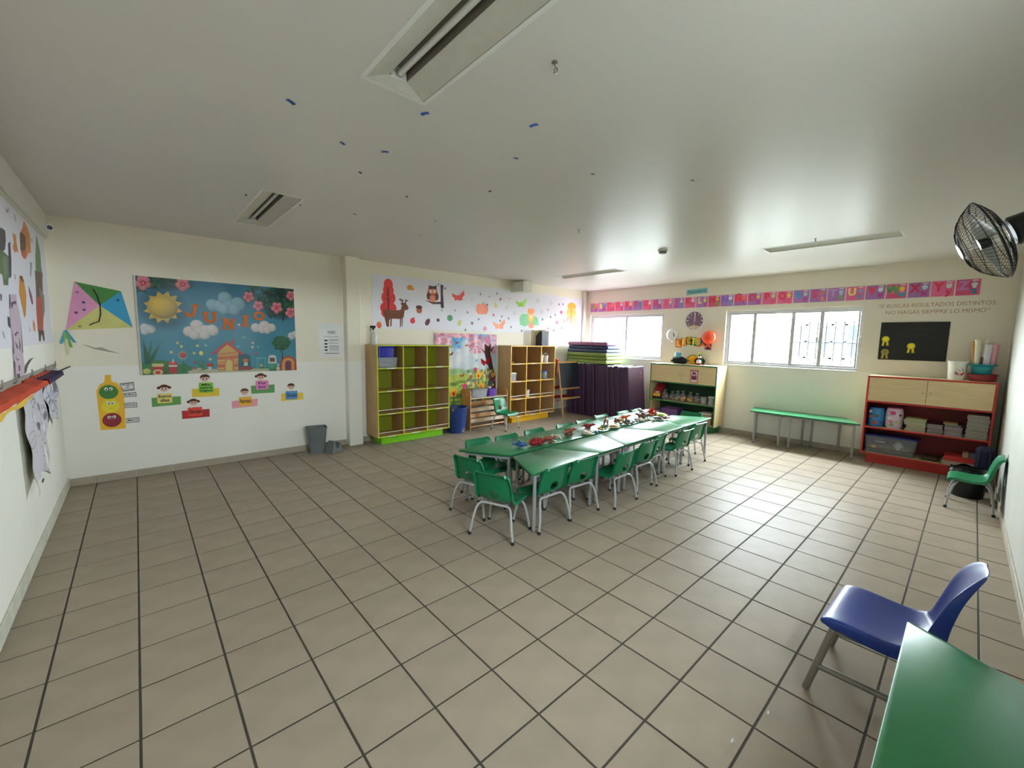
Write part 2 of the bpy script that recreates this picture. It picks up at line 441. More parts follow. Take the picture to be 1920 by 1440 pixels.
# black scuff on the right-hand wall where chair backs rub it
mb = MB()
P = [(6.0, 0.10), (6.5, 0.08), (6.75, 0.25), (6.6, 0.52), (6.4, 0.62), (6.25, 0.46), (6.12, 0.30)]
mb.prism(P, 0.0005, 0.0015, lambda u, v, w: (u, YR(u)+w, v))
tag(mb.build('trim_6', mat('scuff', (96, 98, 98), 0.8, var=0.4, scale=9), smooth=0), kind='structure')

# pillar on the back wall, conduit in the corner, ledge along the top of the left wall, stub of a beam
mb = MB(); mb.box((2.414, 4.09, 0), (2.62, YB, H), 0.006); tag(mb.build('trim_1', M_WALLB), kind='structure')
mb = MB(); mb.box((XL, YB0, 2.60), (XL+0.03, YB, H), 0.004); mb.box((XL, YB0, 2.575), (XL+0.012, YB, 2.60), 0.003); tag(mb.build('trim_2', M_PAINTW), kind='structure')
mb = MB(); mb.box((8.06, YB-0.06, 0), (8.14, YB, H), 0.006); tag(mb.build('trim_3', M_PAINTW), kind='structure')
xa = Bp(958, 540)[0]; yf = hit(981, 540, 0, xa)[1]; xb = Bp(998, 540, yf)[0]; za = hit(981, 546, 0, xa)[2]; zb = hit(981, 527, 0, xa)[2]
mb = MB(); mb.box((xa, yf, za), (xb, YB, zb), 0.004); tag(mb.build('trim_4', M_PAINTW), kind='structure')

# skirting
HS = 0.083
bs = struct('baseboard_back')
def skirt(a0, a1, par, fn, rot):
    k = math.floor(a0/T)
    while k*T < a1-1e-6:
        u0, u1 = max(k*T, a0), min((k+1)*T, a1)
        if u1-u0 > 0.015:
            t = MB(); t.box((-(u1-u0)/2+0.002, 0, 0), ((u1-u0)/2-0.002, 0.011, HS), 0.0015); o = t.build('tile', M_SKIRT, par)
            o.location = fn((u0+u1)/2); o.rotation_euler = (0, 0, rot)
        k += 1
skirt(XL, 2.414, bs, lambda u: (u, YB-0.011, 0), 0); skirt(2.64, 8.06, bs, lambda u: (u, YB-0.011, 0), 0)
bs = struct('baseboard_window'); skirt(-2.3, YB-0.02, bs, lambda u: (XW-0.011, u, 0), -PI/2)
bs = struct('baseboard_right'); ang = math.atan(0.012)
skirt(2.9, 8.2, bs, lambda u: (u, YR(u), 0), ang)
mb = MB(); mb.box((XL, YB0, 0), (XL+0.012, YB, 0.10), 0.003); tag(mb.build('baseboard_left', mat('skirting_overpainted', (196, 195, 178), 0.6, var=0.12, scale=8), smooth=30), kind='structure')

# windows: sliding aluminium frames
def window(n, wn, mull, latch, sashes):
    y0, y1, z0, z1 = wn; xr = XW+0.07
    r = struct('window_%d' % n, (xr, (y0+y1)/2, z0)); cx = (y0+y1)/2
    def bx(m, ya, yb_, za, zb, d0=-0.02, d1=0.03): m.box((d0, ya-cx, za-z0), (d1, yb_-cx, zb-z0), 0.003)
    m = MB(); fw = 0.045
    bx(m, y0, y1, z0, z0+fw); bx(m, y0, y1, z1-fw, z1); bx(m, y0, y0+fw, z0+fw, z1-fw); bx(m, y1-fw, y1, z0+fw, z1-fw)
    m.build('window_frame', M_ALU, r)
    es = [y0+fw]+mull+[y1-fw]
    for a, b in zip(es[:-1], es[1:]):
        s = MB(); t = 0.028; dd = sashes
        for q in ((a, a+t, z0+fw, z1-fw), (b-t, b, z0+fw, z1-fw)): bx(s, *q, -0.012, 0.014)
        for q in ((a+t, b-t, z0+fw, z0+fw+t), (a+t, b-t, z1-fw-t, z1-fw)): bx(s, *q, -0.012, 0.014)
        so = s.build('sash', M_ALU, r)
        p = MB(); p.box((-0.002, a+t-cx, fw+t), (0.002, b-t-cx, z1-z0-fw-t)); p.build('pane', M_GLASS, so)
    for (ly, lz) in latch:
        l = MB(); l.box((-0.04, ly-cx-0.018, lz-z0-0.05), (-0.012, ly-cx+0.018, lz-z0+0.05), 0.004); l.build('latch', M_ALU, r)
    s = MB(); s.box((-0.075, y0-cx, -0.012), (-0.02, y1-cx, 0.004), 0.002); s.build('sill', M_PAINTW, r)
    return r
wy = lambda px: Wp(px, 630)[0]
window(1, WIN1, [wy(1171)], [(wy(1240), 1.80)], 2)
window(2, WIN2, [wy(1537), wy(1483), wy(1411)], [(wy(1531), 1.74), (wy(1612), 1.74)], 4)

# unseen high strip window, added in the right-hand wall to brighten the room
r3 = struct('window_3', ((ADDED_WIN[0]+ADDED_WIN[1])/2, YR((ADDED_WIN[0]+ADDED_WIN[1])/2)-0.07, ADDED_WIN[2])); r3.rotation_euler = (0, 0, math.atan(0.012)); hw = (ADDED_WIN[1]-ADDED_WIN[0])/2-0.004; hh = ADDED_WIN[3]-ADDED_WIN[2]-0.002
m = MB()
for q in ((-hw, hw, 0.002, 0.04), (-hw, hw, hh-0.04, hh), (-hw, -hw+0.04, 0.04, hh-0.04), (hw-0.04, hw, 0.04, hh-0.04), (-0.02, 0.02, 0.04, hh-0.04)): m.box((q[0], -0.02, q[2]), (q[1], 0.02, q[3]), 0.003)
m.build('window_frame', M_ALU, r3)
for s in (-1, 1): p = MB(); p.box((s*(hw/2)-hw/2+0.025, -0.002, 0.04), (s*(hw/2)+hw/2-0.025, 0.002, hh-0.04)); p.build('pane', M_GLASS, r3)

# security grille outside the second window
g = thing('window_grille', 'thin pale security bars outside the right-hand window', 'grille', (XW+0.24, 0, 1.3))
mb_f = MB(); yl, yr = wy(1478), -0.96
for zz in (0.0, 0.40, 0.72): mb_f.tube([(0, yl, zz), (0, yr, zz)], 0.008, 6)
M_BAR = mat('dark_painted_bar', (40, 38, 46), 0.7, spec=0.05)
mb_f.build('rail', M_BAR, g)
n = 8
for i in range(n+1):
    b = MB(); y = yl+(yr-yl)*i/n; b.tube([(0, y, -0.05), (0, y, 0.76)], 0.008, 6); b.build('bar', M_BAR, g)
for yy in (yl, yr):
    b = MB(); b.tube([(0, yy, 0.72), (-0.095, yy, 0.72)], 0.006, 6); b.build('fixing', M_BAR, g)

# outside: pale paving and the building across the yard, lit only by the sky
M_OUT = mat('pale_render', (232, 232, 228), 0.8, var=0.03, scale=0.8)
M_PAVE = mat('pale_paving', (205, 203, 196), 0.85, var=0.06, scale=1.5)
mb = MB(); mb.box((XW+0.15, -30, -0.3), (60, 40, -0.16)); mb.box((-30, -60, -0.3), (XW+0.15, -3.2, -0.16)); tag(mb.build('ground', M_PAVE, smooth=0), kind='structure')
XF = 15.0
def Op(px, py): p = hit(px, py, 0, XF); return (p[1], p[2])
yl2 = Op(1478, 600)[0]; b = thing('neighbouring_building', 'white building with a wide gridded window seen through the right-hand window', 'building', (XF, yl2-4.0, -0.16))
w0, zt = Op(1489, 608); w1, zb = Op(1606, 676); cyb = yl2-4.0
mb = MB(); zz = 4.2
for a, c2, s0, s1 in wall_boxes(cyb-4.5-cyb, 4.0, zz, [(w1-cyb, w0-cyb, zb+0.16, zt+0.16)]): mb.box((0, a, s0), (0.3, c2, s1))
mb.build('wall', M_OUT, b)
mb = MB(); mb.box((-0.15, -4.6, zz), (0.45, 4.1, zz+0.2), 0.01); mb.build('cornice', M_OUT, b)
M_OGL = mat('dark_window_glass', (40, 45, 50), 0.9, spec=0.0, var=0.45, scale=1.2)
nb = 5
for i in range(nb):
    a0 = w1-cyb+(w0-w1)*i/nb; a1 = w1-cyb+(w0-w1)*(i+1)/nb
    fr = MB(); z0_, z1_ = zb+0.16, zt+0.16
    for q in ((a0, a0+0.04, z0_, z1_), (a1-0.04, a1, z0_, z1_), (a0, a1, z0_, z0_+0.06), (a0, a1, z1_-0.06, z1_), (a0, a1, (z0_+z1_)/2-0.03, (z0_+z1_)/2+0.03)): fr.box((0.08, q[0], q[2]), (0.16, q[1], q[3]))
    fo = fr.build('window', M_WHITE, b); p = MB(); p.box((0.11, a0+0.05, z0_+0.05), (0.13, a1-0.05, z1_-0.05)); p.build('pane', M_OGL, fo)
# ------------------------------------------------------------------ prints
def zmap(ox, oy, s, plane):
    def f(x, y): return plane(ox+x/s, oy+y/s)
    return f
PAPER = mat('paper_edge', (225, 222, 214), 0.7, var=0.03)

# big blue poster with paper-craft scene
Z = zmap(230, 490, 1920/460, Bp); PX0, PX1, PY0, PY1 = 0.118, 1.742, 1.176, 2.297
cv = Canvas(PX0, PY0, PX1, PY1, 420, (62, 128, 150))
tt = np.clip((cv.Y-PY0)/(PY1-PY0), 0, 1)[..., None]
cv.a = np.array((84, 152, 172.))*(1-tt)+np.array((44, 112, 138.))*tt
kx = 1.624/1200*0.98                                         # metres per zoom pixel along the poster
def zell(x, y, rx_, ry_, c, **k):
    u, v = Z(x, y); cv.ell(u, v, rx_*kx, ry_*kx*1.08, c, **k)
def zpoly(P, c, **k): cv.poly([Z(*p) for p in P], c, **k)
R0 = random.Random(3)
def leafclump(x0, y0, x1, y1, n, cs):
    for i in range(n):
        zell(R0.uniform(x0, x1), R0.uniform(y0, y1), R0.uniform(22, 40), R0.uniform(9, 15), R0.choice(cs), rot=R0.uniform(0, PI), ball=0.35)
DG = [(28, 70, 50), (36, 84, 58), (22, 54, 44), (52, 104, 66), (40, 92, 76)]
zell(1230, 330, 170, 130, (20, 48, 48), soft=0.5); zell(300, 160, 200, 60, (24, 60, 62), soft=0.6)
leafclump(960, 190, 1350, 330, 60, DG); leafclump(1120, 300, 1350, 440, 34, DG); leafclump(190, 130, 430, 200, 26, DG); leafclump(110, 200, 170, 240, 6, DG)
def cloud(c, P):
    for (x, y, r) in P: zell(x, y, r, r, c, ball=0.22)
cloud((142, 172, 184), [(700, 340, 48), (760, 350, 50), (800, 290, 55), (840, 360, 56), (900, 335, 60), (870, 375, 50), (790, 370, 46)])
cloud((226, 206, 200), [(520, 550, 44), (580, 505, 50), (600, 560, 50), (650, 540, 44), (700, 540, 48), (640, 575, 40), (560, 575, 40)])
cloud((226, 206, 202), [(1040, 520, 42), (1110, 510, 52), (1165, 520, 38), (1090, 535, 36), (1130, 540, 34)])
cloud((214, 204, 202), [(175, 520, 34), (215, 530, 36), (170, 550, 26)]); cloud((216, 206, 206), [(1320, 585, 36), (1345, 570, 30)])
zell(325, 375, 150, 150, (30, 84, 104), soft=0.5)
sc = [(315+math.cos(PI*2*i/24)*(158 if i % 2 else 112), 360+math.sin(PI*2*i/24)*(130 if i % 2 else 96)) for i in range(24)]
zpoly(sc, (216, 170, 66)); zell(312, 360, 104, 90, (220, 172, 62), ball=0.45)
def flower(x, y, r, c=(228, 122, 132)):
    for i in range(5):
        a = 2*PI*i/5+0.4; zell(x+math.cos(a)*r*0.6, y+math.sin(a)*r*0.6, r*0.5, r*0.5, c, ball=0.3)
    zell(x, y, r*0.36, r*0.36, (196, 44, 62)); zell(x, y, r*0.12, r*0.12, (240, 200, 150))
for q in ((160, 170, 54), (470, 180, 52), (985, 280, 42), (1060, 350, 40), (1205, 365, 46), (1318, 270, 40), (1315, 403, 44)): flower(*q)
zpoly([(140, 820), (400, 800), (700, 850), (1000, 840), (1365, 800), (1365, 880), (140, 910)], (72, 128, 84)); zell(270, 830, 130, 60, (70, 130, 74), ball=0.2)
zpoly([(510, 860), (560, 845), (1140, 838), (1150, 855), (1000, 872), (520, 885)], (214, 200, 168))
for (x0, y0, x1, y1) in ((195, 800, 230, 600), (215, 800, 305, 615), (190, 800, 160, 610), (205, 800, 265, 680), (195, 810, 180, 650)):
    zpoly([(x0-16, y0), (x0+14, y0), ((x0+x1)/2+12, (y0+y1)/2), (x1, y1), ((x0+x1)/2-12, (y0+y1)/2)], R0.choice([(36, 92, 60), (50, 112, 70), (44, 100, 80)]))
# house
zpoly([(742, 720), (905, 705), (905, 855), (742, 855)], (222, 132, 84))
for i in range(6): zpoly([(742, 735+i*20), (905, 722+i*22), (905, 730+i*22), (742, 744+i*20)], [(236, 176, 92), (206, 92, 66), (240, 200, 120)][i % 3])
zpoly([(742, 720), (820, 640), (905, 705)], (232, 170, 88)); zpoly([(905, 705), (1000, 735), (1000, 850), (905, 855)], (40, 74, 84), alpha=0.7)
zpoly([(695, 722), (815, 625), (945, 722), (935, 735), (818, 650), (702, 738)], (198, 56, 50)); zell(862, 632, 18, 22, (190, 84, 70), ball=0.3)
zpoly([(795, 855), (795, 790), (825, 752), (870, 770), (872, 855)], (232, 122, 72)); zpoly([(806, 855), (806, 795), (828, 765), (858, 782), (860, 855)], (240, 206, 122))
# small toys of the scene
zpoly([(228, 800), (322, 800), (318, 825), (232, 825)], (238, 206, 140)); zpoly([(234, 825), (320, 825), (318, 885), (238, 888)], (200, 66, 56)); zell(276, 868, 34, 24, (240, 206, 150)); zell(276, 870, 18, 14, (210, 70, 60))
zell(190, 862, 28, 24, (222, 206, 110), ball=0.3); zpoly([(360, 800), (425, 800), (425, 875), (364, 878)], (196, 56, 56)); zell(393, 800, 34, 16, (224, 80, 76), ball=0.3); zpoly([(385, 790), (402, 790), (396, 755)], (236, 226, 206)); zpoly([(360, 812), (426, 812), (426, 826), (360, 826)], (236, 226, 206))
for i in range(16):
    a = 2*PI*i/16; zpoly([(470+math.cos(a+.2)*16, 735+math.sin(a+.2)*16), (470+math.cos(a)*46, 735+math.sin(a)*46), (470+math.cos(a-.2)*16, 735+math.sin(a-.2)*16)], (240, 206, 130))
zell(472, 735, 22, 22, (204, 62, 46), ball=0.3); zpoly([(468, 780), (480, 780), (486, 860), (474, 860)], (50, 110, 70)); zell(455, 820, 30, 10, (60, 128, 76), rot=0.9); zell(500, 815, 30, 10, (60, 128, 76), rot=-0.9)
for a in (-0.6, -0.3, 0.0, 0.3, 0.6): zpoly([(610, 840), (622, 840), (616+math.sin(a)*120, 840-math.cos(a)*120)], (64, 132, 80))
zell(614, 720, 16, 20, (240, 226, 130), ball=0.2); zell(614, 838, 40, 14, (80, 140, 80))
for (x, y) in ((682, 810), (963, 775)):
    zpoly([(x-12, y), (x+12, y), (x+16, y+42), (x-16, y+42)], (232, 222, 206)); zell(x, y, 28, 16, (206, 66, 56) if x < 800 else (230, 132, 72), ball=0.3)
zpoly([(915, 825), (1015, 825), (1015, 845), (915, 845)], (176, 60, 46)); zell(600, 845, 20, 14, (222, 190, 176), ball=0.3); zell(555, 838, 14, 10, (206, 110, 120))
for x in (1046, 1062, 1112): zpoly([(x, 752), (x+6, 752), (x+6, 842), (x, 842)], (110, 186, 186))
zpoly([(1046, 752), (1118, 752), (1118, 760), (1046, 760)], (110, 186, 186)); zell(1086, 815, 14, 16, (214, 190, 90), ball=0.3)
zpoly([(1140, 745), (1200, 745), (1206, 800), (1136, 800)], (222, 220, 206)); zpoly([(1150, 755), (1190, 755), (1190, 785), (1150, 785)], (130, 90, 80)); zell(1170, 825, 42, 30, (96, 162, 122), ball=0.25); zell(1170, 742, 30, 12, (226, 222, 210))
zell(1216, 840, 18, 20, (226, 214, 206), ball=0.2); zell(1216, 812, 10, 14, (226, 214, 206))
for r, c in ((62, (200, 66, 56)), (50, (232, 140, 70)), (40, (232, 190, 96)), (30, (206, 90, 100)), (20, (120, 80, 90))):
    P = [(1295+math.cos(PI+PI*i/16)*r, 800+math.sin(PI+PI*i/16)*r*0.95) for i in range(17)]; zpoly(P+[(1295+r, 855), (1295-r, 855)], c)
zell(1240, 640, 76, 66, (40, 96, 62), ball=0.4)
for i in range(70):
    a = R0.uniform(0, 2*PI); q = math.sqrt(R0.random()); zell(1240+math.cos(a)*q*70, 640+math.sin(a)*q*60, 9, 7, R0.choice([(54, 118, 72), (34, 84, 56), (48, 104, 66)]))
zpoly([(1244, 700), (1252, 700), (1254, 770), (1246, 770)], (70, 60, 48))
for (x, y) in ((430, 640), (460, 668), (380, 712), (585, 662), (650, 660), (560, 720), (910, 498), (950, 598), (1018, 640), (1015, 672), (1060, 672), (905, 668), (685, 768), (565, 790), (1040, 722)):
    zell(x, y, 12, 12, R0.choice([(226, 206, 130), (206, 90, 110), (120, 180, 190), (222, 200, 190)]), ball=0.3)
cv.a *= 0.88; cv.a[..., 0] *= 0.94
IM = cv.image('poster_print')
o = printed_sheet('poster', fB, PX0, PY0, PX1, PY1, 0.002, print_mat('poster_gloss_print', IM, 0.33, 0.22), PAPER, 24, 6, wave=lambda a, b: 0.004+0.004*math.sin(a*19+b*2)*math.sin(b*5)+0.006*max(0, 0.06-a)/0.06)
tag(o, 'large glossy blue poster of a paper-craft garden with sun, clouds and house', 'poster')
# the curled clear edge of the poster on its left side
e = MB(); e.tube([fB(PX0-0.012, PY0, 0.016), fB(PX0-0.012, PY1, 0.016)], 0.011, 8); eo = e.build('rolled_edge', mat('clear_film_edge', (198, 196, 186), 0.3), o); eo.location = -o.location

# five orange letters pinned on it
ORANGE = mat('orange_foam', (196, 104, 36), 0.7, var=0.05)
LP_ = {'J': [(-.05,.5),(.42,.5),(.42,.36),(.32,.36),(.26,-.18),(.1,-.45),(-.12,-.5),(-.36,-.4),(-.42,-.15),(-.22,-.12),(-.16,-.26),(-.04,-.3),(.04,-.2),(.1,.36),(-.05,.36)],
       'U': [(-.5,.5),(-.1,.5),(-.1,.36),(-.18,.36),(-.18,-.1),(-.08,-.26),(.08,-.26),(.18,-.1),(.18,.36),(.1,.36),(.1,.5),(.5,.5),(.5,.36),(.4,.36),(.4,-.16),(.26,-.42),(0,-.5),(-.26,-.42),(-.4,-.16),(-.4,.36),(-.5,.36)],
       'N': [(-.5,.5),(-.16,.5),(.18,.0),(.18,.36),(.08,.36),(.08,.5),(.5,.5),(.5,.36),(.4,.36),(.4,-.5),(.2,-.5),(-.2,.12),(-.2,-.36),(-.1,-.36),(-.1,-.5),(-.5,-.5),(-.5,-.36),(-.4,-.36),(-.4,.36),(-.5,.36)],
       'I': [(-.28,.5),(.28,.5),(.28,.36),(.14,.36),(.14,-.36),(.32,-.36),(.32,-.5),(-.32,-.5),(-.32,-.36),(-.14,-.36),(-.14,.36),(-.28,.36)]}
for ch, x, y, s, sx, rr in (('J', 540, 388, 118, 0.92, -0.12), ('U', 683, 442, 100, 1.1, 0.02), ('N', 828, 492, 100, 1.02, -0.06), ('I', 958, 467, 104, 1.0, -0.08), ('O', 1066, 428, 86, 1.1, 0.0)):
    u, v = Z(x, y); h = s*kx*1.05; ca, sa = math.cos(rr), math.sin(rr)
    R_ = lambda a, b: (u+(a*ca-b*sa)*h*sx, v+(a*sa+b*ca)*h)
    mm = MB()
    if ch == 'O':
        n = 26; A = [R_(0.5*math.cos(2*PI*k/n), 0.5*math.sin(2*PI*k/n)) for k in range(n)]; B = [R_(0.24*math.cos(2*PI*k/n), 0.24*math.sin(2*PI*k/n)) for k in range(n)]
        vs = [fB(*p, 0.014) for p in A]+[fB(*p, 0.020) for p in A]+[fB(*p, 0.014) for p in B]+[fB(*p, 0.020) for p in B]
        fs = []
        for k in range(n):
            q = (k+1) % n; fs += [(k, q, n+q, n+k), (n+k, n+q, 3*n+q, 3*n+k), (3*n+k, 3*n+q, 2*n+q, 2*n+k), (2*n+k, 2*n+q, q, k)]
        mm.add(vs, fs)
    else: mm.prism([R_(a, b) for a, b in LP_[ch]], 0.014, 0.020, fB)
    lo = mm.build('cutout_letter', ORANGE, smooth=0); tag(lo, 'orange cut-out letter %s pinned on the blue poster' % ch, 'letter', 'orange letters on the blue poster')
    pn = MB(); M_ = Matrix.Rotation(PI/2, 3, 'X'); top = max(p[2] for p in mm.v); pn.lathe([(0, 0.004), (0.004, 0.003), (0.005, 0)], 8, (u, YB-0.0205, top-0.014), M_); po = pn.build('pin', M_WHITE, lo); po.location = -lo.location

# kite
KP = {k: Bp(*p) for k, p in dict(tl=(139, 528), tr=(227, 546), br=(249, 614), bl=(123, 619), c=(187, 573)).items()}
ko = thing('kite', 'paper kite of pink, green, blue and yellow triangles on the back wall', 'kite', (KP['c'][0], YB, KP['c'][1]))
for nm, a, b, c, w in (('pink_panel', 'tl', 'bl', (224, 152, 190), 0), ('green_panel', 'tl', 'tr', (64, 128, 52), 0), ('blue_panel', 'tr', 'br', (40, 148, 190), 0), ('yellow_panel', 'bl', 'br', (208, 204, 122), 0)):
    m = MB(); P = [KP[a], KP[b], KP['c']]
    vs = [(P[0][0]-KP['c'][0], -0.004, P[0][1]-KP['c'][1]), (P[1][0]-KP['c'][0], -0.004, P[1][1]-KP['c'][1]), (0, -0.022, 0)]
    vs += [(x, y+0.002, z) for x, y, z in vs]; m.add(vs, [(0, 1, 2), (5, 4, 3), (0, 3, 4, 1), (1, 4, 5, 2), (2, 5, 3, 0)])
    m.build(nm, matte(c, 0.6), ko, smooth=0)
m = MB(); pts = [Bp(175, 542), Bp(183, 555), Bp(188, 572), Bp(189, 590), Bp(186, 603), Bp(176, 606), Bp(168, 610)]
m.tube([(p[0]-KP['c'][0], -0.03, p[1]-KP['c'][1]) for p in pts], 0.006, 6); m.build('string', matte((58, 44, 40), 0.9), ko)
for (x, y, c) in ((157, 567, (60, 66, 120)), (158, 581, (70, 90, 120)), (143, 586, (100, 40, 110)), (145, 548, (170, 100, 150)), (221, 563, (40, 60, 130)), (150, 612, (150, 150, 90))):
    q = Bp(x, y); m = MB(); m.prism(circ(0, 0, 0.013, n=8), -0.014, -0.011, lambda u, v, w: (u+q[0]-KP['c'][0], w-0.005, v+q[1]-KP['c'][1])); m.build('sticker', matte(c, 0.6), ko, smooth=0)
for i, (dx, ln, c) in enumerate(((-0.02, 0.14, (70, 160, 190)), (0.03, 0.13, (70, 160, 190)), (0.015, 0.18, (120, 172, 90)), (0.0, 0.26, (214, 214, 170)), (-0.008, 0.12, (120, 190, 120)))):
    b0 = (KP['bl'][0]-KP['c'][0], KP['bl'][1]-KP['c'][1]); m = MB()
    m.grid(lambda a, b, dx=dx, ln=ln: (b0[0]+dx*b*2+(a-0.5)*0.022, -0.01-0.012*math.sin(b*3+dx*40), b0[1]-ln*b), 1, 6); m.build('tail_streamer', matte(c, 0.7), ko, solid=0.0015)
# crack in the plaster under the kite
P = [Bp(*p) for p in ((152, 645), (165, 648), (178, 652), (190, 651), (205, 657), (226, 663), (205, 660), (190, 657), (178, 655), (165, 650))]
m = MB(); m.prism(P, 0.0004, 0.0012, fB); tag(m.build('trim_5', matte((168, 158, 138), 0.8), smooth=0), kind='structure')

# traffic-light behaviour chart with word cards
Z4 = zmap(0, 640, 1440/340, Bp); u0, v0 = Z4(885, 500)
tl = thing('behaviour_traffic_light', 'yellow paper traffic light with green, yellow and red faces', 'traffic light chart', (u0, YB, v0))
YEL = matte((232, 178, 36), 0.6); m = MB()
P = [Z4(*p) for p in ((832, 268), (880, 266), (884, 318), (930, 330), (965, 375), (985, 440), (1000, 690), (800, 706), (765, 395), (790, 345), (830, 322))]
loc_ = lambda u, v, w: (u-u0, -w, v-v0)
m.prism(P, 0.001, 0.004, loc_); m.build('body', YEL, tl, smooth=0)
for nm, x, y, rx_, ry_, c in (('green_face', 864, 402, 76, 56, (52, 120, 40)), ('yellow_face', 880, 512, 72, 54, (226, 208, 40)), ('red_face', 890, 624, 76, 56, (138, 22, 34))):
    a = Z4(x, y); k = abs(Z4(x+rx_, y)[0]-a[0]); k2 = abs(Z4(x, y+ry_)[1]-a[1]); m = MB(); m.prism(circ(a[0], a[1], k, k2, 28), 0.004, 0.006, loc_); fo = m.build(nm, matte(c, 0.55), tl, smooth=0)
    e = MB()
    for sx in (-1, 1): e.prism(circ(a[0]+sx*k*0.24, a[1]+k2*0.42, k*0.2, k2*0.24, 14), 0.006, 0.0072, loc_, 0); e.prism(circ(a[0]+sx*k*0.2, a[1]+k2*0.36, k*0.09, k2*0.12, 10), 0.0072, 0.0082, loc_, 1)
    if nm != 'green_face':
        for sx in (-1, 1): e.prism([(a[0]+sx*k*0.06, a[1]+k2*0.55), (a[0]+sx*k*0.46, a[1]+k2*0.72), (a[0]+sx*k*0.46, a[1]+k2*0.84), (a[0]+sx*k*0.06, a[1]+k2*0.62)], 0.0082, 0.0092, loc_, 2)
    e.prism(rect(a[0]-k*0.2, a[1]-k2*0.34, a[0]+k*0.2, a[1]-k2*0.30), 0.006, 0.0068, loc_, 1); e.build('eyes', [M_WHITE, M_BLACK, matte(c, 0.55)], fo, smooth=0)
GREYC = matte((120, 124, 128), 0.6); WH = matte((232, 232, 228), 0.6); INK = matte((36, 36, 40), 0.7)
for P, lines, lab in ((((945, 335), (1062, 322), (1070, 388), (975, 400)), ['Semáforo', 'de', 'conducta'], 'small grey word card of three lines, topmost beside traffic light'), (((978, 412), (1080, 402), (1086, 438), (978, 445)), ['BUENO'], 'small grey word card reading BUENO beside traffic light'), (((988, 490), (1088, 484), (1090, 524), (990, 530)), ['REGULAR'], 'small grey word card reading REGULAR beside traffic light'), (((1003, 610), (1105, 602), (1110, 640), (1005, 650)), ['MALO'], 'small grey word card reading MALO beside traffic light')):
    Q = [Z4(*p) for p in P]; cu = sum(q[0] for q in Q)/4; cvv = sum(q[1] for q in Q)/4; t = thing('word_card', lab, 'card', (cu, YB, cvv), 0, 'word cards beside the traffic light')
    lf = lambda u, v, w: (u-cu, -w, v-cvv); m = MB(); m.prism(Q, 0.001, 0.0025, lf); m.build('card', GREYC, t, smooth=0)
    S = [(cu+(q[0]-cu)*0.86, cvv+(q[1]-cvv)*0.68) for q in Q]; m = MB(); m.prism(S, 0.0025, 0.003, lf); m.build('label_panel', WH, t, smooth=0)
    wd = max(q[0] for q in S)-min(q[0] for q in S); hh = max(q[1] for q in S)-min(q[1] for q in S); m = MB()
    for i, ln in enumerate(lines): put_text(m, ln, lf, cu, cvv+hh*(0.5-(i+0.5)/len(lines))*0.9, 0.0034, min(hh/len(lines)*0.95, 0.06), 0.02, fit=min(wd*0.85, 0.2*len(ln)*hh/len(lines)*3))
    m.build('lettering', INK, t, smooth=0)

# courtesy cards: strip, child figure, sign
Z5 = zmap(160, 660, 1920/520, Bp)
SKIN = matte((226, 188, 170), 0.6); HAIR = matte((96, 54, 38), 0.8); WHT = matte((236, 232, 226), 0.7); EYE = matte((60, 36, 34), 0.6)
CARDS = [(((458, 318), (660, 306), (663, 362), (462, 381)), (96, 150, 76), (550, 320, 104, 66), (222, 208, 110), ['Buenos', 'días'], (545, 252), 1, 'green courtesy card reading Buenos días on the back wall'),
         (((738, 256), (927, 250), (928, 303), (740, 314)), (226, 190, 48), (836, 246, 100, 70), (120, 190, 48), ['Mis', 'palabras', 'mágicas'], (828, 182), 0, 'yellow courtesy card reading Mis palabras mágicas under the poster'),
         (((668, 408), (860, 394), (861, 447), (671, 464)), (170, 22, 30), (760, 412, 98, 62), (222, 66, 36), ['Disculpa'], (748, 348), 1, 'red courtesy card reading Disculpa on the back wall'),
         (((1013, 340), (1193, 322), (1193, 372), (1016, 391)), (230, 156, 172), (1108, 340, 90, 60), (232, 172, 46), ['Permiso'], (1102, 276), 0, 'pink courtesy card reading Permiso on the back wall'),
         (((1146, 234), (1309, 224), (1311, 280), (1150, 289)), (92, 152, 84), (1224, 228, 88, 62), (226, 132, 190), ['Por', 'favor'], (1214, 172), 1, 'green courtesy card reading Por favor under the poster'),
         (((1356, 288), (1507, 280), (1509, 328), (1358, 340)), (232, 200, 66), (1428, 298, 82, 58), (84, 146, 196), ['Gracias'], (1424, 240), 0, 'yellow courtesy card reading Gracias, rightmost of the courtesy cards')]
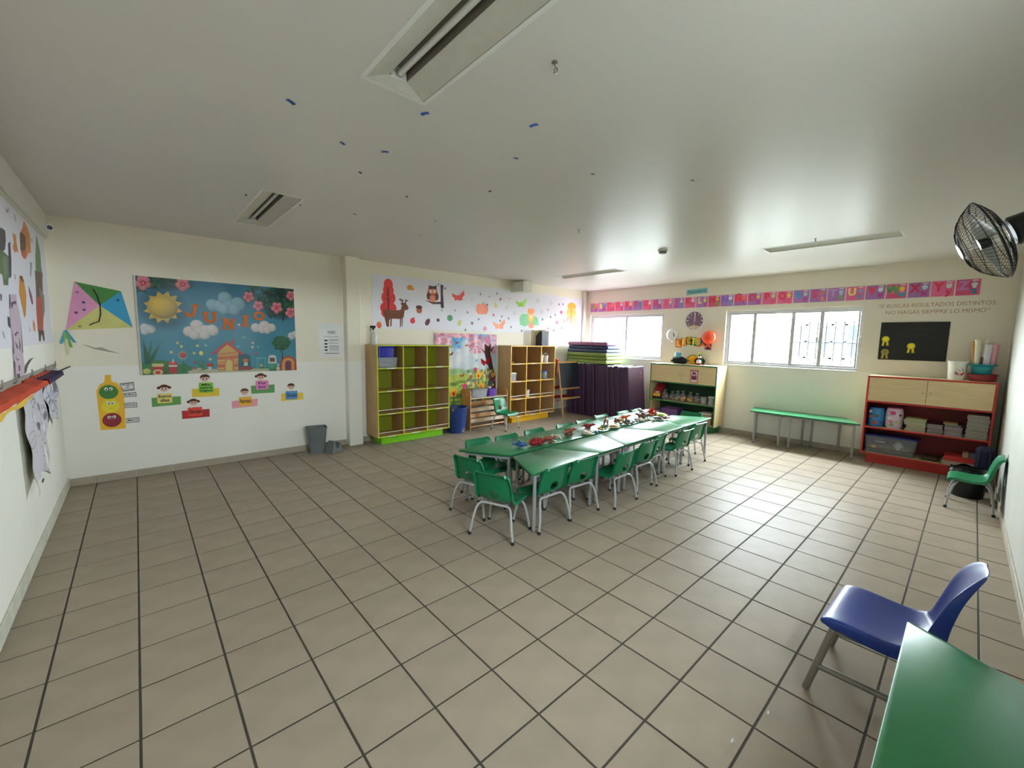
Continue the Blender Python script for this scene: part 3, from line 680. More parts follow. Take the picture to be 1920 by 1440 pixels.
for P, c, (sx, sy, sw, sh), c2, lines, (hx, hy), girl, lab in CARDS:
    Q = [Z5(*p) for p in P]; cu = sum(q[0] for q in Q)/4; cvv = sum(q[1] for q in Q)/4; t = thing('courtesy_card', lab, 'card', (cu, YB, cvv), 0, 'courtesy cards on the back wall')
    lf = lambda u, v, w: (u-cu, -w, v-cvv); m = MB(); m.prism(Q, 0.001, 0.003, lf); m.build('strip', matte(c, 0.6), t, smooth=0)
    a = Z5(sx, sy); kk = abs(Z5(sx+sw/2, sy)[0]-a[0]); k2 = abs(Z5(sx, sy+sh/2)[1]-a[1])
    m = MB(); m.prism(rrect(a[0]-kk, a[1]-k2, a[0]+kk, a[1]+k2, 0.014), 0.006, 0.009, lf); so = m.build('sign', matte(c2, 0.6), t, smooth=0)
    m = MB()
    for i, ln in enumerate(lines): put_text(m, ln, lf, a[0], a[1]+k2*(1-(2*i+1)/len(lines))*0.85, 0.0095, k2*2/len(lines)*(0.86 if len(lines) > 1 else 0.62), 0.025, fit=kk*(1.7 if len(ln) > 5 else 1.2))
    m.build('lettering', INK, so, smooth=0)
    b = Z5(hx, hy); r = k2*0.8; m = MB()
    m.prism(circ(b[0], b[1]+r*0.25, r*0.98, r*0.78, 18), 0.0035, 0.0045, lf, 0)                      # hair behind
    if girl:
        for s_ in (-1, 1): m.prism(circ(b[0]+s_*r*1.05, b[1]+r*0.2, r*0.42, r*0.36, 12), 0.0035, 0.0045, lf, 0)
    m.prism(circ(b[0], b[1]-r*0.15, r*0.86, r*0.72, 18), 0.0045, 0.0055, lf, 1)                      # face
    m.prism([(b[0]-r*0.8, b[1]+r*0.25), (b[0]+r*0.8, b[1]+r*0.25), (b[0]+r*0.6, b[1]+r*0.75), (b[0]-r*0.6, b[1]+r*0.75)], 0.0055, 0.0062, lf, 0)
    for s_ in (-1, 1): m.prism(circ(b[0]+s_*r*0.34, b[1]-r*0.12, r*0.15, r*0.2, 10), 0.0055, 0.0062, lf, 2)
    m.prism(rect(b[0]-r*0.2, b[1]-r*0.55, b[0]+r*0.2, b[1]-r*0.48), 0.0055, 0.0062, lf, 3)
    m.prism([(b[0]-r*0.6, b[1]-r*0.8), (b[0]+r*0.6, b[1]-r*0.8), (b[0]+r*0.85, b[1]-r*1.7), (b[0]-r*0.85, b[1]-r*1.7)], 0.0035, 0.005, lf, 4)
    for s_ in (-1, 1): m.prism(circ(a[0]+s_*kk*0.55, a[1]+k2*0.98, r*0.2, r*0.16, 10), 0.009, 0.0105, lf, 1)
    m.build('child_figure', [HAIR, SKIN, EYE, matte((190, 80, 80), 0.6), WHT], t, smooth=0)

# printed notice in a clear sleeve
nx0, nx1, nz0, nz1 = 2.046, 2.404, 1.342, 1.85
t = thing('notice_sheet', 'white printed notice in a plastic sleeve beside the pillar', 'notice', (nx0+0.18, YB, nz0)); lf = lambda u, v, w: (u, -w, v)
m = MB(); m.prism(rect(-0.18, 0, 0.18, 0.505), 0.001, 0.002, lf); m.build('sleeve', matte((236, 236, 234), 0.25), t, smooth=0)
m = MB(); m.prism(rect(-0.12, 0.05, 0.135, 0.41), 0.0022, 0.0028, lf); m.build('sheet', matte((234, 234, 232), 0.6), t, smooth=0)
m = MB()
put_text(m, 'REGLAMENTO', lf, 0.01, 0.385, 0.0032, 0.026, 0.02, fit=0.12); put_text(m, 'INTERNO', lf, 0.01, 0.362, 0.0032, 0.024, 0.02, fit=0.10)
for i, z in enumerate((0.31, 0.265, 0.255, 0.215, 0.175, 0.165, 0.15, 0.135, 0.12, 0.10)): m.prism(rect(-0.03 if i else -0.11, z, 0.11, z+0.004), 0.003, 0.0034, lf)
for z in (0.255, 0.205, 0.16, 0.115): m.prism(circ(-0.075, z, 0.026, 0.012, 10), 0.003, 0.0034, lf)
m.prism(rect(-0.095, 0.062, 0.11, 0.07), 0.003, 0.0034, lf); m.build('print', INK, t, smooth=0)

# autumn frieze over the shelves
Z6 = zmap(620, 470, 3.84, Bp); FX0, FX1, FZ0, FZ1 = 2.86, 8.05, 1.80, 2.645
cv = Canvas(FX0, FZ0, FX1, FZ1, 300, (234, 231, 240))
def q_(P): return [Z6(*p) for p in P]
def ze(x, y, rx_, ry_, c, rot=0.0, **k):
    u, v = Z6(x, y); a = abs(Z6(x+rx_, y)[0]-u); b = abs(Z6(x, y+ry_)[1]-v); cv.ell(u, v, a, b, c, rot=rot, **k)
RED = (196, 52, 48); BR = (112, 62, 44); DK = (66, 38, 44); LOR = (232, 136, 110)
for x, y, a, b in ((415, 245, 32, 42), (415, 285, 38, 40), (416, 340, 50, 52), (416, 415, 58, 50), (405, 450, 40, 36)): ze(x, y, a, b, RED)
cv.line(q_([(413, 270), (416, 430)]), 0.03, (96, 28, 34)); cv.line(q_([(416, 340), (400, 300)]), 0.012, (96, 28, 34)); cv.line(q_([(416, 370), (436, 340)]), 0.012, (96, 28, 34)); cv.line(q_([(416, 360), (388, 340)]), 0.012, (96, 28, 34))
cv.poly(q_([(375, 425), (480, 430), (505, 425), (512, 395), (500, 378), (540, 376), (562, 412), (555, 425), (532, 430), (525, 480), (500, 492), (430, 490), (420, 500), (412, 548), (402, 546)]), BR)
for P in ([(430, 485), (440, 488), (438, 545), (428, 545)], [(412, 490), (422, 490), (418, 548), (410, 548)], [(498, 485), (508, 485), (506, 550), (499, 550)], [(512, 470), (520, 470), (517, 545), (511, 545)]): cv.poly(q_(P), BR)
for P in ([(520, 378), (508, 360), (494, 350)], [(510, 362), (506, 348)], [(535, 376), (545, 362), (554, 360)], [(540, 368), (540, 352)], [(516, 370), (520, 354)]): cv.line(q_(P), 0.016, (84, 48, 40))
ze(545, 397, 3, 3, (20, 16, 16))
cv.poly(q_([(546, 262), (560, 248), (585, 252), (606, 284), (575, 286), (552, 280)]), (206, 142, 62))
ze(637, 430, 20, 22, (166, 92, 66)); ze(636, 408, 23, 14, (78, 46, 40)); ze(348, 535, 18, 24, (222, 108, 74)); cv.poly(q_([(352, 552), (368, 560), (360, 566)]), (222, 108, 74))
ze(590, 505, 18, 20, (204, 50, 70)); cv.line(q_([(592, 488), (602, 482)]), 0.012, (60, 40, 40))
cv.poly(q_([(678, 520), (690, 495), (712, 488), (716, 510), (704, 535), (684, 540)]), (94, 46, 58)); ze(773, 500, 11, 12, (90, 60, 84))
cv.poly(q_([(790, 245), (812, 250), (808, 300), (815, 415), (793, 412), (792, 385), (735, 385), (676, 356), (740, 372), (792, 368)]), (60, 34, 40))
ze(733, 315, 38, 58, (198, 88, 58)); ze(706, 328, 15, 26, (80, 40, 48)); ze(762, 332, 15, 26, (80, 40, 48)); ze(733, 285, 32, 26, (206, 112, 70)); cv.poly(q_([(704, 250), (735, 258), (764, 252), (760, 282), (733, 275), (708, 282)]), (82, 44, 46))
for s_ in (-14, 14): ze(733+s_, 293, 12, 14, (236, 206, 190))
for i in range(4): cv.line(q_([(712, 330+i*11), (752, 330+i*11)]), 0.012, (238, 180, 140))
def butterfly(x, y, s, c, c2):
    cv.poly(q_([(x, y), (x-46*s, y-24*s), (x-42*s, y), (x-28*s, y+12*s), (x-26*s, y+30*s), (x-6*s, y+26*s)]), c); cv.poly(q_([(x, y), (x+42*s, y-44*s), (x+44*s, y-10*s), (x+30*s, y+6*s), (x+30*s, y+26*s), (x+8*s, y+30*s), (x-4*s, y+20*s)]), c)
    cv.line(q_([(x-4*s, y-8*s), (x+4*s, y+26*s)]), 0.02, c2)
butterfly(918, 330, 1.0, (206, 70, 62), (160, 40, 50)); butterfly(1212, 535, 1.0, (234, 152, 120), (240, 180, 150)); butterfly(1370, 380, 0.85, (136, 190, 70), (100, 150, 50))
ze(858, 485, 20, 22, (94, 150, 104)); ze(925, 525, 14, 16, (190, 196, 112)); ze(932, 508, 8, 12, (190, 196, 112)); ze(1018, 522, 10, 12, (160, 120, 140)); ze(1110, 562, 14, 16, (216, 140, 150)); ze(1172, 463, 9, 11, (206, 120, 150))
ze(1068, 420, 22, 38, LOR); ze(1112, 420, 22, 38, LOR); ze(1090, 420, 24, 40, (236, 146, 120)); cv.line(q_([(1094, 384), (1104, 372)]), 0.02, (120, 140, 110)); ze(1128, 390, 6, 8, (120, 110, 130))
ze(1188, 400, 13, 14, (206, 190, 110)); ze(1184, 382, 7, 10, (206, 190, 110)); ze(1222, 350, 8, 10, (150, 60, 70)); cv.poly(q_([(1282, 352), (1288, 336), (1294, 340), (1288, 354)]), (226, 130, 110))
ze(1395, 500, 36, 46, (132, 196, 146)); ze(1455, 505, 40, 36, (120, 186, 136)); ze(1430, 480, 30, 30, (132, 196, 146)); cv.poly(q_([(1360, 535), (1500, 538), (1490, 500), (1370, 490)]), (126, 192, 142))
ze(1442, 475, 22, 40, (240, 176, 66)); ze(1442, 440, 24, 22, (232, 140, 76)); cv.poly(q_([(1420, 432), (1424, 414), (1436, 428)]), (232, 140, 76)); cv.poly(q_([(1448, 428), (1464, 414), (1464, 434)]), (232, 140, 76)); cv.poly(q_([(1424, 446), (1442, 470), (1462, 446), (1442, 500)]), (244, 226, 206)); ze(1443, 538, 20, 22, (230, 150, 110))
ze(1735, 405, 30, 30, (236, 146, 50)); ze(1732, 450, 34, 40, (240, 160, 80)); ze(1745, 505, 22, 38, (236, 150, 110)); ze(1712, 510, 22, 36, (230, 140, 130)); cv.poly(q_([(1692, 520), (1730, 500), (1728, 582), (1695, 582)]), (234, 150, 140)); cv.line(q_([(1732, 408), (1730, 520)]), 0.022, (190, 70, 50)); cv.poly(q_([(1700, 530), (1718, 528), (1716, 578), (1702, 578)]), (246, 226, 214))
ze(1660, 444, 9, 13, (222, 62, 96)); ze(1628, 518, 11, 13, (222, 110, 160)); ze(1564, 562, 9, 10, (226, 160, 190))
RS = random.Random(5)
for (x, y) in ((895, 430), (985, 445), (1078, 313), (1143, 332), (1197, 310), (970, 570), (1065, 494), (1232, 474), (1280, 488), (1220, 505), (1298, 550), (1525, 495), (1374, 577), (1644, 388), (1672, 386), (1616, 462), (1564, 426), (1583, 478), (1680, 505), (1662, 557), (1605, 575), (776, 245), (825, 273), (800, 430)):
    ze(x, y, 5, 9, RS.choice([(110, 120, 110), (130, 120, 150), (150, 160, 150), (90, 110, 110)]), rot=RS.uniform(-0.8, 0.8))
for (x, y) in ((1018, 352), (1268, 410), (1322, 450), (1490, 362), (1585, 378), (1518, 440)):
    for k in range(5): a = k*1.256; ze(x+math.cos(a)*9, y+math.sin(a)*12, 3.5, 5, (190, 196, 200))
o = printed_sheet('autumn_frieze', fB, FX0, FZ0, FX1, FZ1, 0.0012, print_mat('frieze_print', cv.image('frieze_print'), 0.5, 0.3), PAPER, 10, 1)
tag(o, 'long pale printed frieze of autumn animals, leaves and trees above shelves', 'mural')

# spring cloth hanging behind the low rack
Z7 = zmap(660, 600, 6.0, lambda x, y: Bp(x, y, 4.2)); CX0, CX1, CZ0, CZ1 = 3.98, 5.39, 0.42, 1.75
cv = Canvas(CX0, CZ0, CX1, CZ1, 330, (190, 206, 222)); RS = random.Random(11)
tt = np.clip((cv.Y-1.0)/0.7, 0, 1)[..., None]; cv.a = np.array((196, 206, 206.))*(1-tt)+np.array((120, 178, 222.))*tt
def e7(x, y, rx_, ry_, c, **k): u, v = Z7(x, y); cv.ell(u, v, rx_*0.00205, ry_*0.00205*1.05, c, **k)
def p7(P, c, **k): cv.poly([Z7(*p) for p in P], c, **k)
for i in range(70): e7(RS.uniform(1080, 1560), RS.uniform(260, 560), RS.uniform(30, 75), RS.uniform(24, 50), RS.choice([(222, 224, 228), (232, 230, 230), (206, 216, 226)]), soft=0.6, alpha=0.6)
for i in range(40): e7(RS.uniform(1160, 1240), RS.uniform(160, 300), 20, 26, (98, 166, 216), soft=0.8, alpha=0.35)
for i in range(60): e7(RS.uniform(1000, 1640), RS.uniform(570, 660), 60, 24, RS.choice([(176, 194, 140), (150, 180, 130)]), soft=0.6, alpha=0.5)
p7([(900, 640), (1300, 610), (1660, 640), (1660, 1100), (900, 1100)], (178, 190, 92)); 
for i in range(120): e7(RS.uniform(950, 1660), RS.uniform(640, 1060), RS.uniform(20, 60), RS.uniform(8, 20), RS.choice([(190, 196, 96), (150, 176, 76), (206, 206, 120), (110, 150, 70), (90, 128, 66)]), soft=0.5, alpha=0.6)
for i in range(420):
    x = RS.uniform(945, 1660); y = RS.uniform(140, 300) if (x < 1130 or x > 1330) else RS.uniform(140, 190)
    if x > 1330: y = RS.uniform(140, 390)*0.9+20
    e7(x, y, RS.uniform(8, 24), RS.uniform(7, 18), RS.choice([(226, 150, 172), (236, 182, 196), (206, 120, 146), (240, 206, 214)]), alpha=0.75)
p7([(1500, 260), (1540, 300), (1565, 262), (1560, 380), (1600, 540), (1640, 780), (1540, 780), (1550, 560), (1500, 380)], (82, 50, 48)); p7([(1510, 360), (1450, 320), (1465, 340), (1515, 400)], (82, 50, 48)); p7([(1560, 330), (1610, 300), (1570, 370)], (82, 50, 48))
for (x, y, s, c) in ((1510, 470, 1.5, (150, 26, 34)), (1190, 255, 0.6, (150, 70, 60)), (1300, 285, 0.6, (190, 100, 80)), (1205, 305, 0.4, (90, 120, 130)), (1245, 625, 0.6, (150, 90, 60)), (1120, 385, 0.7, (120, 56, 40)), (1410, 455, 0.5, (130, 160, 180)), (1125, 300, 0.5, (120, 150, 100))):
    p7([(x, y), (x-40*s, y-25*s), (x-34*s, y+14*s), (x-10*s, y+34*s), (x+4*s, y+8*s)], c); p7([(x, y), (x+30*s, y-46*s), (x+34*s, y-4*s), (x+14*s, y+26*s), (x, y+10*s)], c)
for i in range(160):
    x = RS.uniform(1300, 1650); y = RS.uniform(560, 900); e7(x, y, RS.uniform(6, 16), RS.uniform(8, 20), RS.choice([(232, 232, 222), (120, 150, 120), (90, 120, 130), (226, 150, 60), (200, 70, 100), (100, 130, 90), (240, 206, 90), (70, 100, 90)]), alpha=0.8)
def tulip(x, y, s, c, c2):
    p7([(x-4*s, y+20*s), (x+4*s, y+20*s), (x+6*s, y+150*s), (x-2*s, y+150*s)], (70, 110, 60))
    p7([(x-46*s, y-30*s), (x-20*s, y+40*s), (x+18*s, y+40*s), (x+46*s, y-34*s), (x+20*s, y-20*s), (x, y-66*s), (x-20*s, y-16*s)], c); e7(x, y+12*s, 9*s, 15*s, c2, soft=0.4)
for q in ((1430, 620, 1.0, (238, 190, 70), (222, 80, 40)), (1455, 740, 0.8, (236, 170, 60), (220, 90, 50)), (1150, 820, 1.1, (240, 186, 70), (214, 60, 44)), (1590, 620, 0.7, (230, 160, 60), (210, 90, 50)), (1270, 745, 0.7, (214, 60, 110), (220, 90, 130)), (1395, 555, 0.5, (200, 60, 90), (220, 90, 110)), (1345, 640, 0.4, (206, 90, 110), (220, 110, 120))): tulip(*q)
p7([(1555, 600), (1530, 740), (1590, 740)], (84, 106, 124)); e7(1558, 752, 36, 22, (130, 130, 128)); e7(1556, 790, 30, 36, (110, 108, 104))
def fwave(a, b): return 0.016+0.011*math.sin(a*44)+0.004*math.sin(a*17+b*3)
o = printed_sheet('spring_cloth', fB, CX0, CZ0, CX1, CZ1, 0.0015, print_mat('cloth_print', cv.image('cloth_print'), 0.75, 0.15), matte((222, 160, 176), 0.8), 64, 6, wave=fwave)
tag(o, 'printed cloth of blossom, tulips and butterflies hanging behind the low rack', 'wall hanging')
# ------------------------------------------------------------------ window-side wall
def WU(px, py): y, z = Wp(px, py); return (-y, z)
PINK = (214, 96, 140); PUR = (166, 110, 176); CRIM = (196, 34, 66); LIL = (176, 108, 176); GRN = (70, 152, 78); YLW = (240, 222, 138); BLU = (70, 150, 196); TEAL = (52, 148, 172); MAG = (178, 40, 122); ORA = (226, 120, 60); RSE = (200, 74, 116)
AL = [('A', PINK, PUR, GRN, MAG, ORA), ('B', PUR, PUR, YLW, MAG, BLU), ('C', PINK, RSE, CRIM, MAG, ORA), ('D', PINK, PINK, CRIM, MAG, (226, 232, 240)), ('E', PINK, PUR, CRIM, MAG, YLW), ('F', PUR, PUR, CRIM, BLU, TEAL), ('G', PINK, PINK, CRIM, RSE, (240, 230, 220)), ('H', PUR, PUR, CRIM, MAG, (200, 200, 220)), ('I', PINK, PINK, CRIM, BLU, (240, 220, 210)), ('J', PUR, PUR, CRIM, BLU, (230, 235, 240)), ('K', PINK, PINK, CRIM, RSE, (236, 232, 230)), ('L', PUR, PUR, YLW, CRIM, YLW), ('M', RSE, RSE, CRIM, (120, 150, 50), (190, 200, 70)), ('N', PUR, PUR, (110, 96, 196), TEAL, (230, 230, 236)), ('Ñ', PINK, PUR, CRIM, MAG, ORA), ('O', PUR, PUR, CRIM, MAG, (226, 190, 120)), ('P', PINK, PINK, CRIM, RSE, (190, 210, 140)), ('Q', PINK, PINK, CRIM, RSE, (240, 214, 110)), ('R', PUR, PUR, BLU, MAG, (190, 214, 210)), ('S', PUR, PUR, CRIM, ORA, (206, 110, 90)), ('T', PUR, PUR, (206, 150, 208), (110, 170, 60), (170, 206, 232)), ('U', PINK, PINK, YLW, BLU, (150, 160, 210)), ('V', PUR, PUR, CRIM, MAG, (236, 236, 240)), ('W', PINK, RSE, GRN, TEAL, (240, 190, 70)), ('X', PUR, PUR, CRIM, MAG, (200, 214, 226)), ('Y', PINK, PINK, CRIM, CRIM, (220, 224, 226)), ('Z', RSE, RSE, (190, 128, 190), TEAL, (210, 220, 226))]
NAT = 27; A0 = -4.112; A1 = 2.124; pit = (A1-A0)/NAT; cw = 0.218; AZ0, AZ1 = 2.340, 2.546
for i, (L, bgc, bg2, c1, c2, pc) in enumerate(AL):
    cu = A0+pit*(i+0.5); t = thing('alphabet_card', 'square %s alphabet card with letter %s over the windows' % ('pink' if bgc in (PINK, RSE) else 'purple', L), 'card', (XW, -cu, AZ0), 0, 'alphabet cards over the windows')
    lf = lambda u, v, w: (-w, -u, v); h = cw/2; ch = AZ1-AZ0
    m = MB(); m.prism(rect(-h, 0, h, ch), 0.0008, 0.002, lf, 0); m.prism([(-h*0.98, 0.004), (h*0.98, 0.004), (h*0.98, ch*0.36), (-h*0.98, ch*0.3)], 0.002, 0.0024, lf, 1)
    m.build('card', [matte(bgc, 0.5), matte(bg2, 0.5)], t, smooth=0)
    m = MB(); put_text(m, L, lf, -h*0.36, ch*0.60, 0.0030, 0.150, 0.05, xs=0.92); m.build('capital_letter', matte(c1, 0.5), t, smooth=0)
    m = MB(); put_text(m, L.lower(), lf, h*0.52, ch*0.29, 0.0030, 0.115, 0.045); m.build('small_letter', matte(c2, 0.5), t, smooth=0)
    m = MB(); m.prism(circ(h*0.52, ch*0.66, h*0.26, ch*0.15, 12), 0.0026, 0.0032, lf, 0)
    if i % 3 == 0: m.prism([(h*0.34, ch*0.72), (h*0.52, ch*0.86), (h*0.62, ch*0.72)], 0.0026, 0.0033, lf, 0)
    elif i % 3 == 1: m.prism(circ(h*0.66, ch*0.75, h*0.13, ch*0.08, 10), 0.0026, 0.0033, lf, 0); m.prism(circ(h*0.40, ch*0.76, h*0.1, ch*0.06, 10), 0.0026, 0.0033, lf, 0)
    else: m.prism([(h*0.42, ch*0.56), (h*0.62, ch*0.56), (h*0.7, ch*0.44), (h*0.36, ch*0.44)], 0.0026, 0.0033, lf, 0)
    m.build('picture', matte(pc, 0.5), t, smooth=0)
    m = MB(); m.prism(rect(h*0.28, ch*0.88, h*0.82, ch*0.95), 0.0026, 0.003, lf); m.build('word_strip', M_WHITE, t, smooth=0)

# "Abecedario" sign
a = WU(1287, 553); b = WU(1327, 541); cu, cz = (a[0]+b[0])/2, (a[1]+b[1])/2
t = thing('alphabet_sign', 'small turquoise hand-lettered sign reading Abecedario above the alphabet cards', 'sign', (XW, -cu, cz)); lf = lambda u, v, w: (-w, -u, v)
hw = abs(b[0]-a[0])/2; m = MB(); m.prism([(-hw, -0.055), (hw, -0.035), (hw, 0.065), (-hw, 0.05)], 0.001, 0.0025, lf); m.build('card', matte((126, 190, 196), 0.6), t, smooth=0)
m = MB(); put_text(m, 'Abecedario', lf, 0, 0.008, 0.003, 0.09, 0.01, rot=0.03, fit=hw*1.75); m.build('lettering', matte((44, 70, 84), 0.6), t, smooth=0)

# brown motto lettered on the wall
a = WU(1646, 574); b = WU(1870, 566)
cu = (a[0]+b[0])/2; wd = b[0]-a[0]
mo = thing('motto_lettering', 'brown two-line motto lettered on the wall right of the windows', 'lettering', (XW, -cu, 2.13)); lf = lambda u, v, w: (-w, -u, v-2.13)
for tx, du, z_, f_ in (('“SÍ BUSCAS RESULTADOS DISTINTOS,', 0, 2.232, 1.0), ('NO HAGAS SIEMPRE LO MISMO”', 0.02, 2.138, 0.87)):
    m = MB(); put_text(m, tx, lf, du, z_, 0.001, 0.075, 0.0, fit=wd*f_); m.build('text_line', matte((172, 128, 110), 0.6), mo, smooth=0)

# clock
cu, cz = -1.567, 2.087; R = 0.195
t = thing('wall_clock', 'round white-rimmed wall clock with purple planet face between the windows', 'clock', (XW, -cu, cz)); MX = Matrix.Rotation(-PI/2, 3, 'Y')
m = MB(); m.lathe([(R*0.96, 0.0), (R, 0.015), (R, 0.032), (R*0.95, 0.04), (R*0.88, 0.034), (R*0.87, 0.012)], 40, M=MX); m.build('rim', M_WHITE, t)
lf = lambda u, v, w: (-w, -u, v)
m = MB(); m.prism(circ(0, 0, R*0.885, n=40), 0.006, 0.014, lf); fo = m.build('face', mat('clock_face_purple', (122, 92, 116), 0.5, var=0.2, scale=9), t, smooth=0)
m = MB(); P = circ(0, 0, R*0.86, n=16, a0=PI*1.22, a1=PI*1.78); P = P+[(R*0.35, -R*0.52), (0, -R*0.42), (-R*0.35, -R*0.52)]; m.prism(P, 0.014, 0.0155, lf); m.build('landscape', matte((206, 178, 140), 0.6), fo, smooth=0)
m = MB()
for i in range(12):
    a = i*PI/6; m.prism(circ(R*0.72*math.sin(a), R*0.72*math.cos(a), 0.012 if i % 3 else 0.017, n=8), 0.0155, 0.0165, lf)
m.build('hour_marks', M_WHITE, fo, smooth=0)
m = MB(); m.prism([(-0.006, -0.02), (0.006, -0.02), (0.012, R*0.62), (0.0, R*0.72), (-0.004, R*0.62)], 0.0175, 0.019, lf); m.build('minute_hand', M_WHITE, t, smooth=0)
m = MB(); m.prism([(-0.008, -0.02), (0.008, -0.02), (0.014, R*0.42), (0.004, R*0.46)], 0.0195, 0.021, lf); m.build('hour_hand', M_WHITE, t, smooth=0)
m = MB(); m.prism([(-0.002, 0.03), (0.002, 0.03), (0.002, -R*0.6), (-0.002, -R*0.6)], 0.0215, 0.022, lf); m.prism(circ(0, 0, 0.012, n=12), 0.0215, 0.024, lf); m.build('second_hand', matte((206, 196, 206), 0.5), t, smooth=0)

# balloons beside the reading banner
FOILW = mat('white_foil', (232, 228, 226), 0.25, var=0.03); FOILO = mat('orange_foil', (226, 74, 38), 0.18, spec=0.8, var=0.05)
def balloon(px, py, r, mt, label, ribbon):
    u, z = WU(px, py); t = thing('balloon', label, 'balloon', (XW-r*0.55-0.005, -u, z), 0)
    m = MB(); k = 14; pr = []
    for i in range(k+1):
        a = -PI/2+PI*i/k; pr.append((r*math.cos(a)*(1.0), r*0.55*math.sin(a)))
    m.lathe(pr, 28, M=Matrix.Rotation(-PI/2, 3, 'Y')); m.build('foil', mt, t)
    m = MB(); m.tube([(0, 0, -r*0.97), (0.0, 0.002, -r*1.08), (0, -0.004, -r*1.16)], [0.010, 0.005, 0.016], 8); m.build('neck', mt, t)
    if ribbon:
        m = MB(); m.tube([(-r*0.52, -r*0.42, r*0.28), (-r*0.5, -r*0.5, r*0.0), (-r*0.44, -r*0.48, -r*0.3)], 0.008, 6); m.build('ribbon', M_BLACK, t)
balloon(1264, 628, 0.122, FOILW, 'white balloon on the wall at the left end of the reading banner', True)
balloon(1332, 633, 0.128, FOILO, 'orange balloon on the wall at the right end of the reading banner', False)
# LECTURA banner
t = None
LB = [('L', 1272.5, 644, ORA, (240, 206, 70)), ('E', 1282.5, 641, ORA, (240, 222, 110)), ('C', 1292, 639, (150, 176, 60), (226, 130, 50)), ('T', 1300.5, 640, (110, 160, 70), (240, 206, 80)), ('U', 1308.5, 642, (226, 120, 50), (150, 200, 90)), ('R', 1318, 641, ORA, (84, 40, 90)), ('A', 1328, 648, (84, 40, 96), (226, 90, 50))]
u0, z0 = WU(1300, 642); t = thing('reading_banner', 'bright letter banner reading LECTURA above the green shelf unit', 'banner', (XW, -u0, z0))
for ch, px, py, c, cl in LB:
    u, z = WU(px, py); u -= u0; z -= z0; lf = lambda a, b, w: (-w, -a, b); h = 0.062; m = MB()
    m.prism([(u-h, z-0.075), (u+h, z-0.085), (u+h*0.96, z+0.085), (u-h, z+0.08)], 0.004, 0.008, lf); co = m.build('letter_card', matte(c, 0.55), t, smooth=0)
    m = MB(); put_text(m, ch, lf, u, z, 0.0085, 0.16, 0.035); m.build('letter', matte(cl, 0.5), co, smooth=0)
m = MB(); m.tube([(-0.004, -(WU(px, py)[0]-u0), WU(px, py)[1]-z0+0.082) for (_, px, py, _, _) in LB], 0.003, 6); m.build('string', WH, t)

# blackboard with rosettes
by0, by1, bz0, bz1 = -1.193, -1.893, 1.462, 2.0
t = thing('blackboard', 'black wall board with three yellow rosettes beside the right-hand window', 'board', (XW, (by0+by1)/2, bz0)); lf = lambda u, v, w: (-w, -u, v)
hw = (by0-by1)/2; m = MB(); m.box((-0.012, -hw, 0), (-0.001, hw, bz1-bz0), 0.002); m.build('panel', mat('blackboard_surface', (20, 20, 21), 0.65, var=0.25, scale=5), t)
CH = matte((52, 52, 52), 0.8); m = MB(); put_text(m, 'CUADRO DE', lf, 0.06, 0.435, 0.0128, 0.06, 0.0); put_text(m, 'HONOR', lf, 0.0, 0.36, 0.0128, 0.085, 0.0); m.build('chalk_lettering', CH, t, smooth=0)
def rosette(px, py, c, c2, lab):
    u, z = WU(px, py); o = thing('rosette', lab, 'rosette', (XW-0.012, -u, z), 0, 'rosettes on the blackboard'); lf = lambda a, b, w: (-w, -a, b)
    P = [(math.cos(k*PI/12)*(0.046 if k % 2 else 0.040), math.sin(k*PI/12)*(0.046 if k % 2 else 0.040)) for k in range(24)]
    m = MB(); m.prism(P, 0.001, 0.006, lf); m.build('medallion', matte(c, 0.6), o, smooth=0); m = MB(); m.prism(circ(0, 0.002, 0.028, n=16), 0.006, 0.008, lf); m.build('centre', matte(c2, 0.6), o, smooth=0)
    for s in (-1, 1): m = MB(); m.prism([(s*0.006, -0.03), (s*0.030, -0.026), (s*0.040, -0.10), (s*0.026, -0.090), (s*0.014, -0.102)], 0.001, 0.003, lf); m.build('ribbon', matte(c, 0.6), o, smooth=0)
rosette(1661, 636, (206, 188, 40), (232, 214, 44), 'bright yellow rosette at the left edge of the blackboard, upper one')
rosette(1659.5, 660, (160, 146, 60), (128, 112, 58), 'dull golden rosette at the lower left corner of the blackboard')
rosette(1708.5, 649, (206, 188, 40), (232, 214, 44), 'bright yellow rosette in the middle of the blackboard')

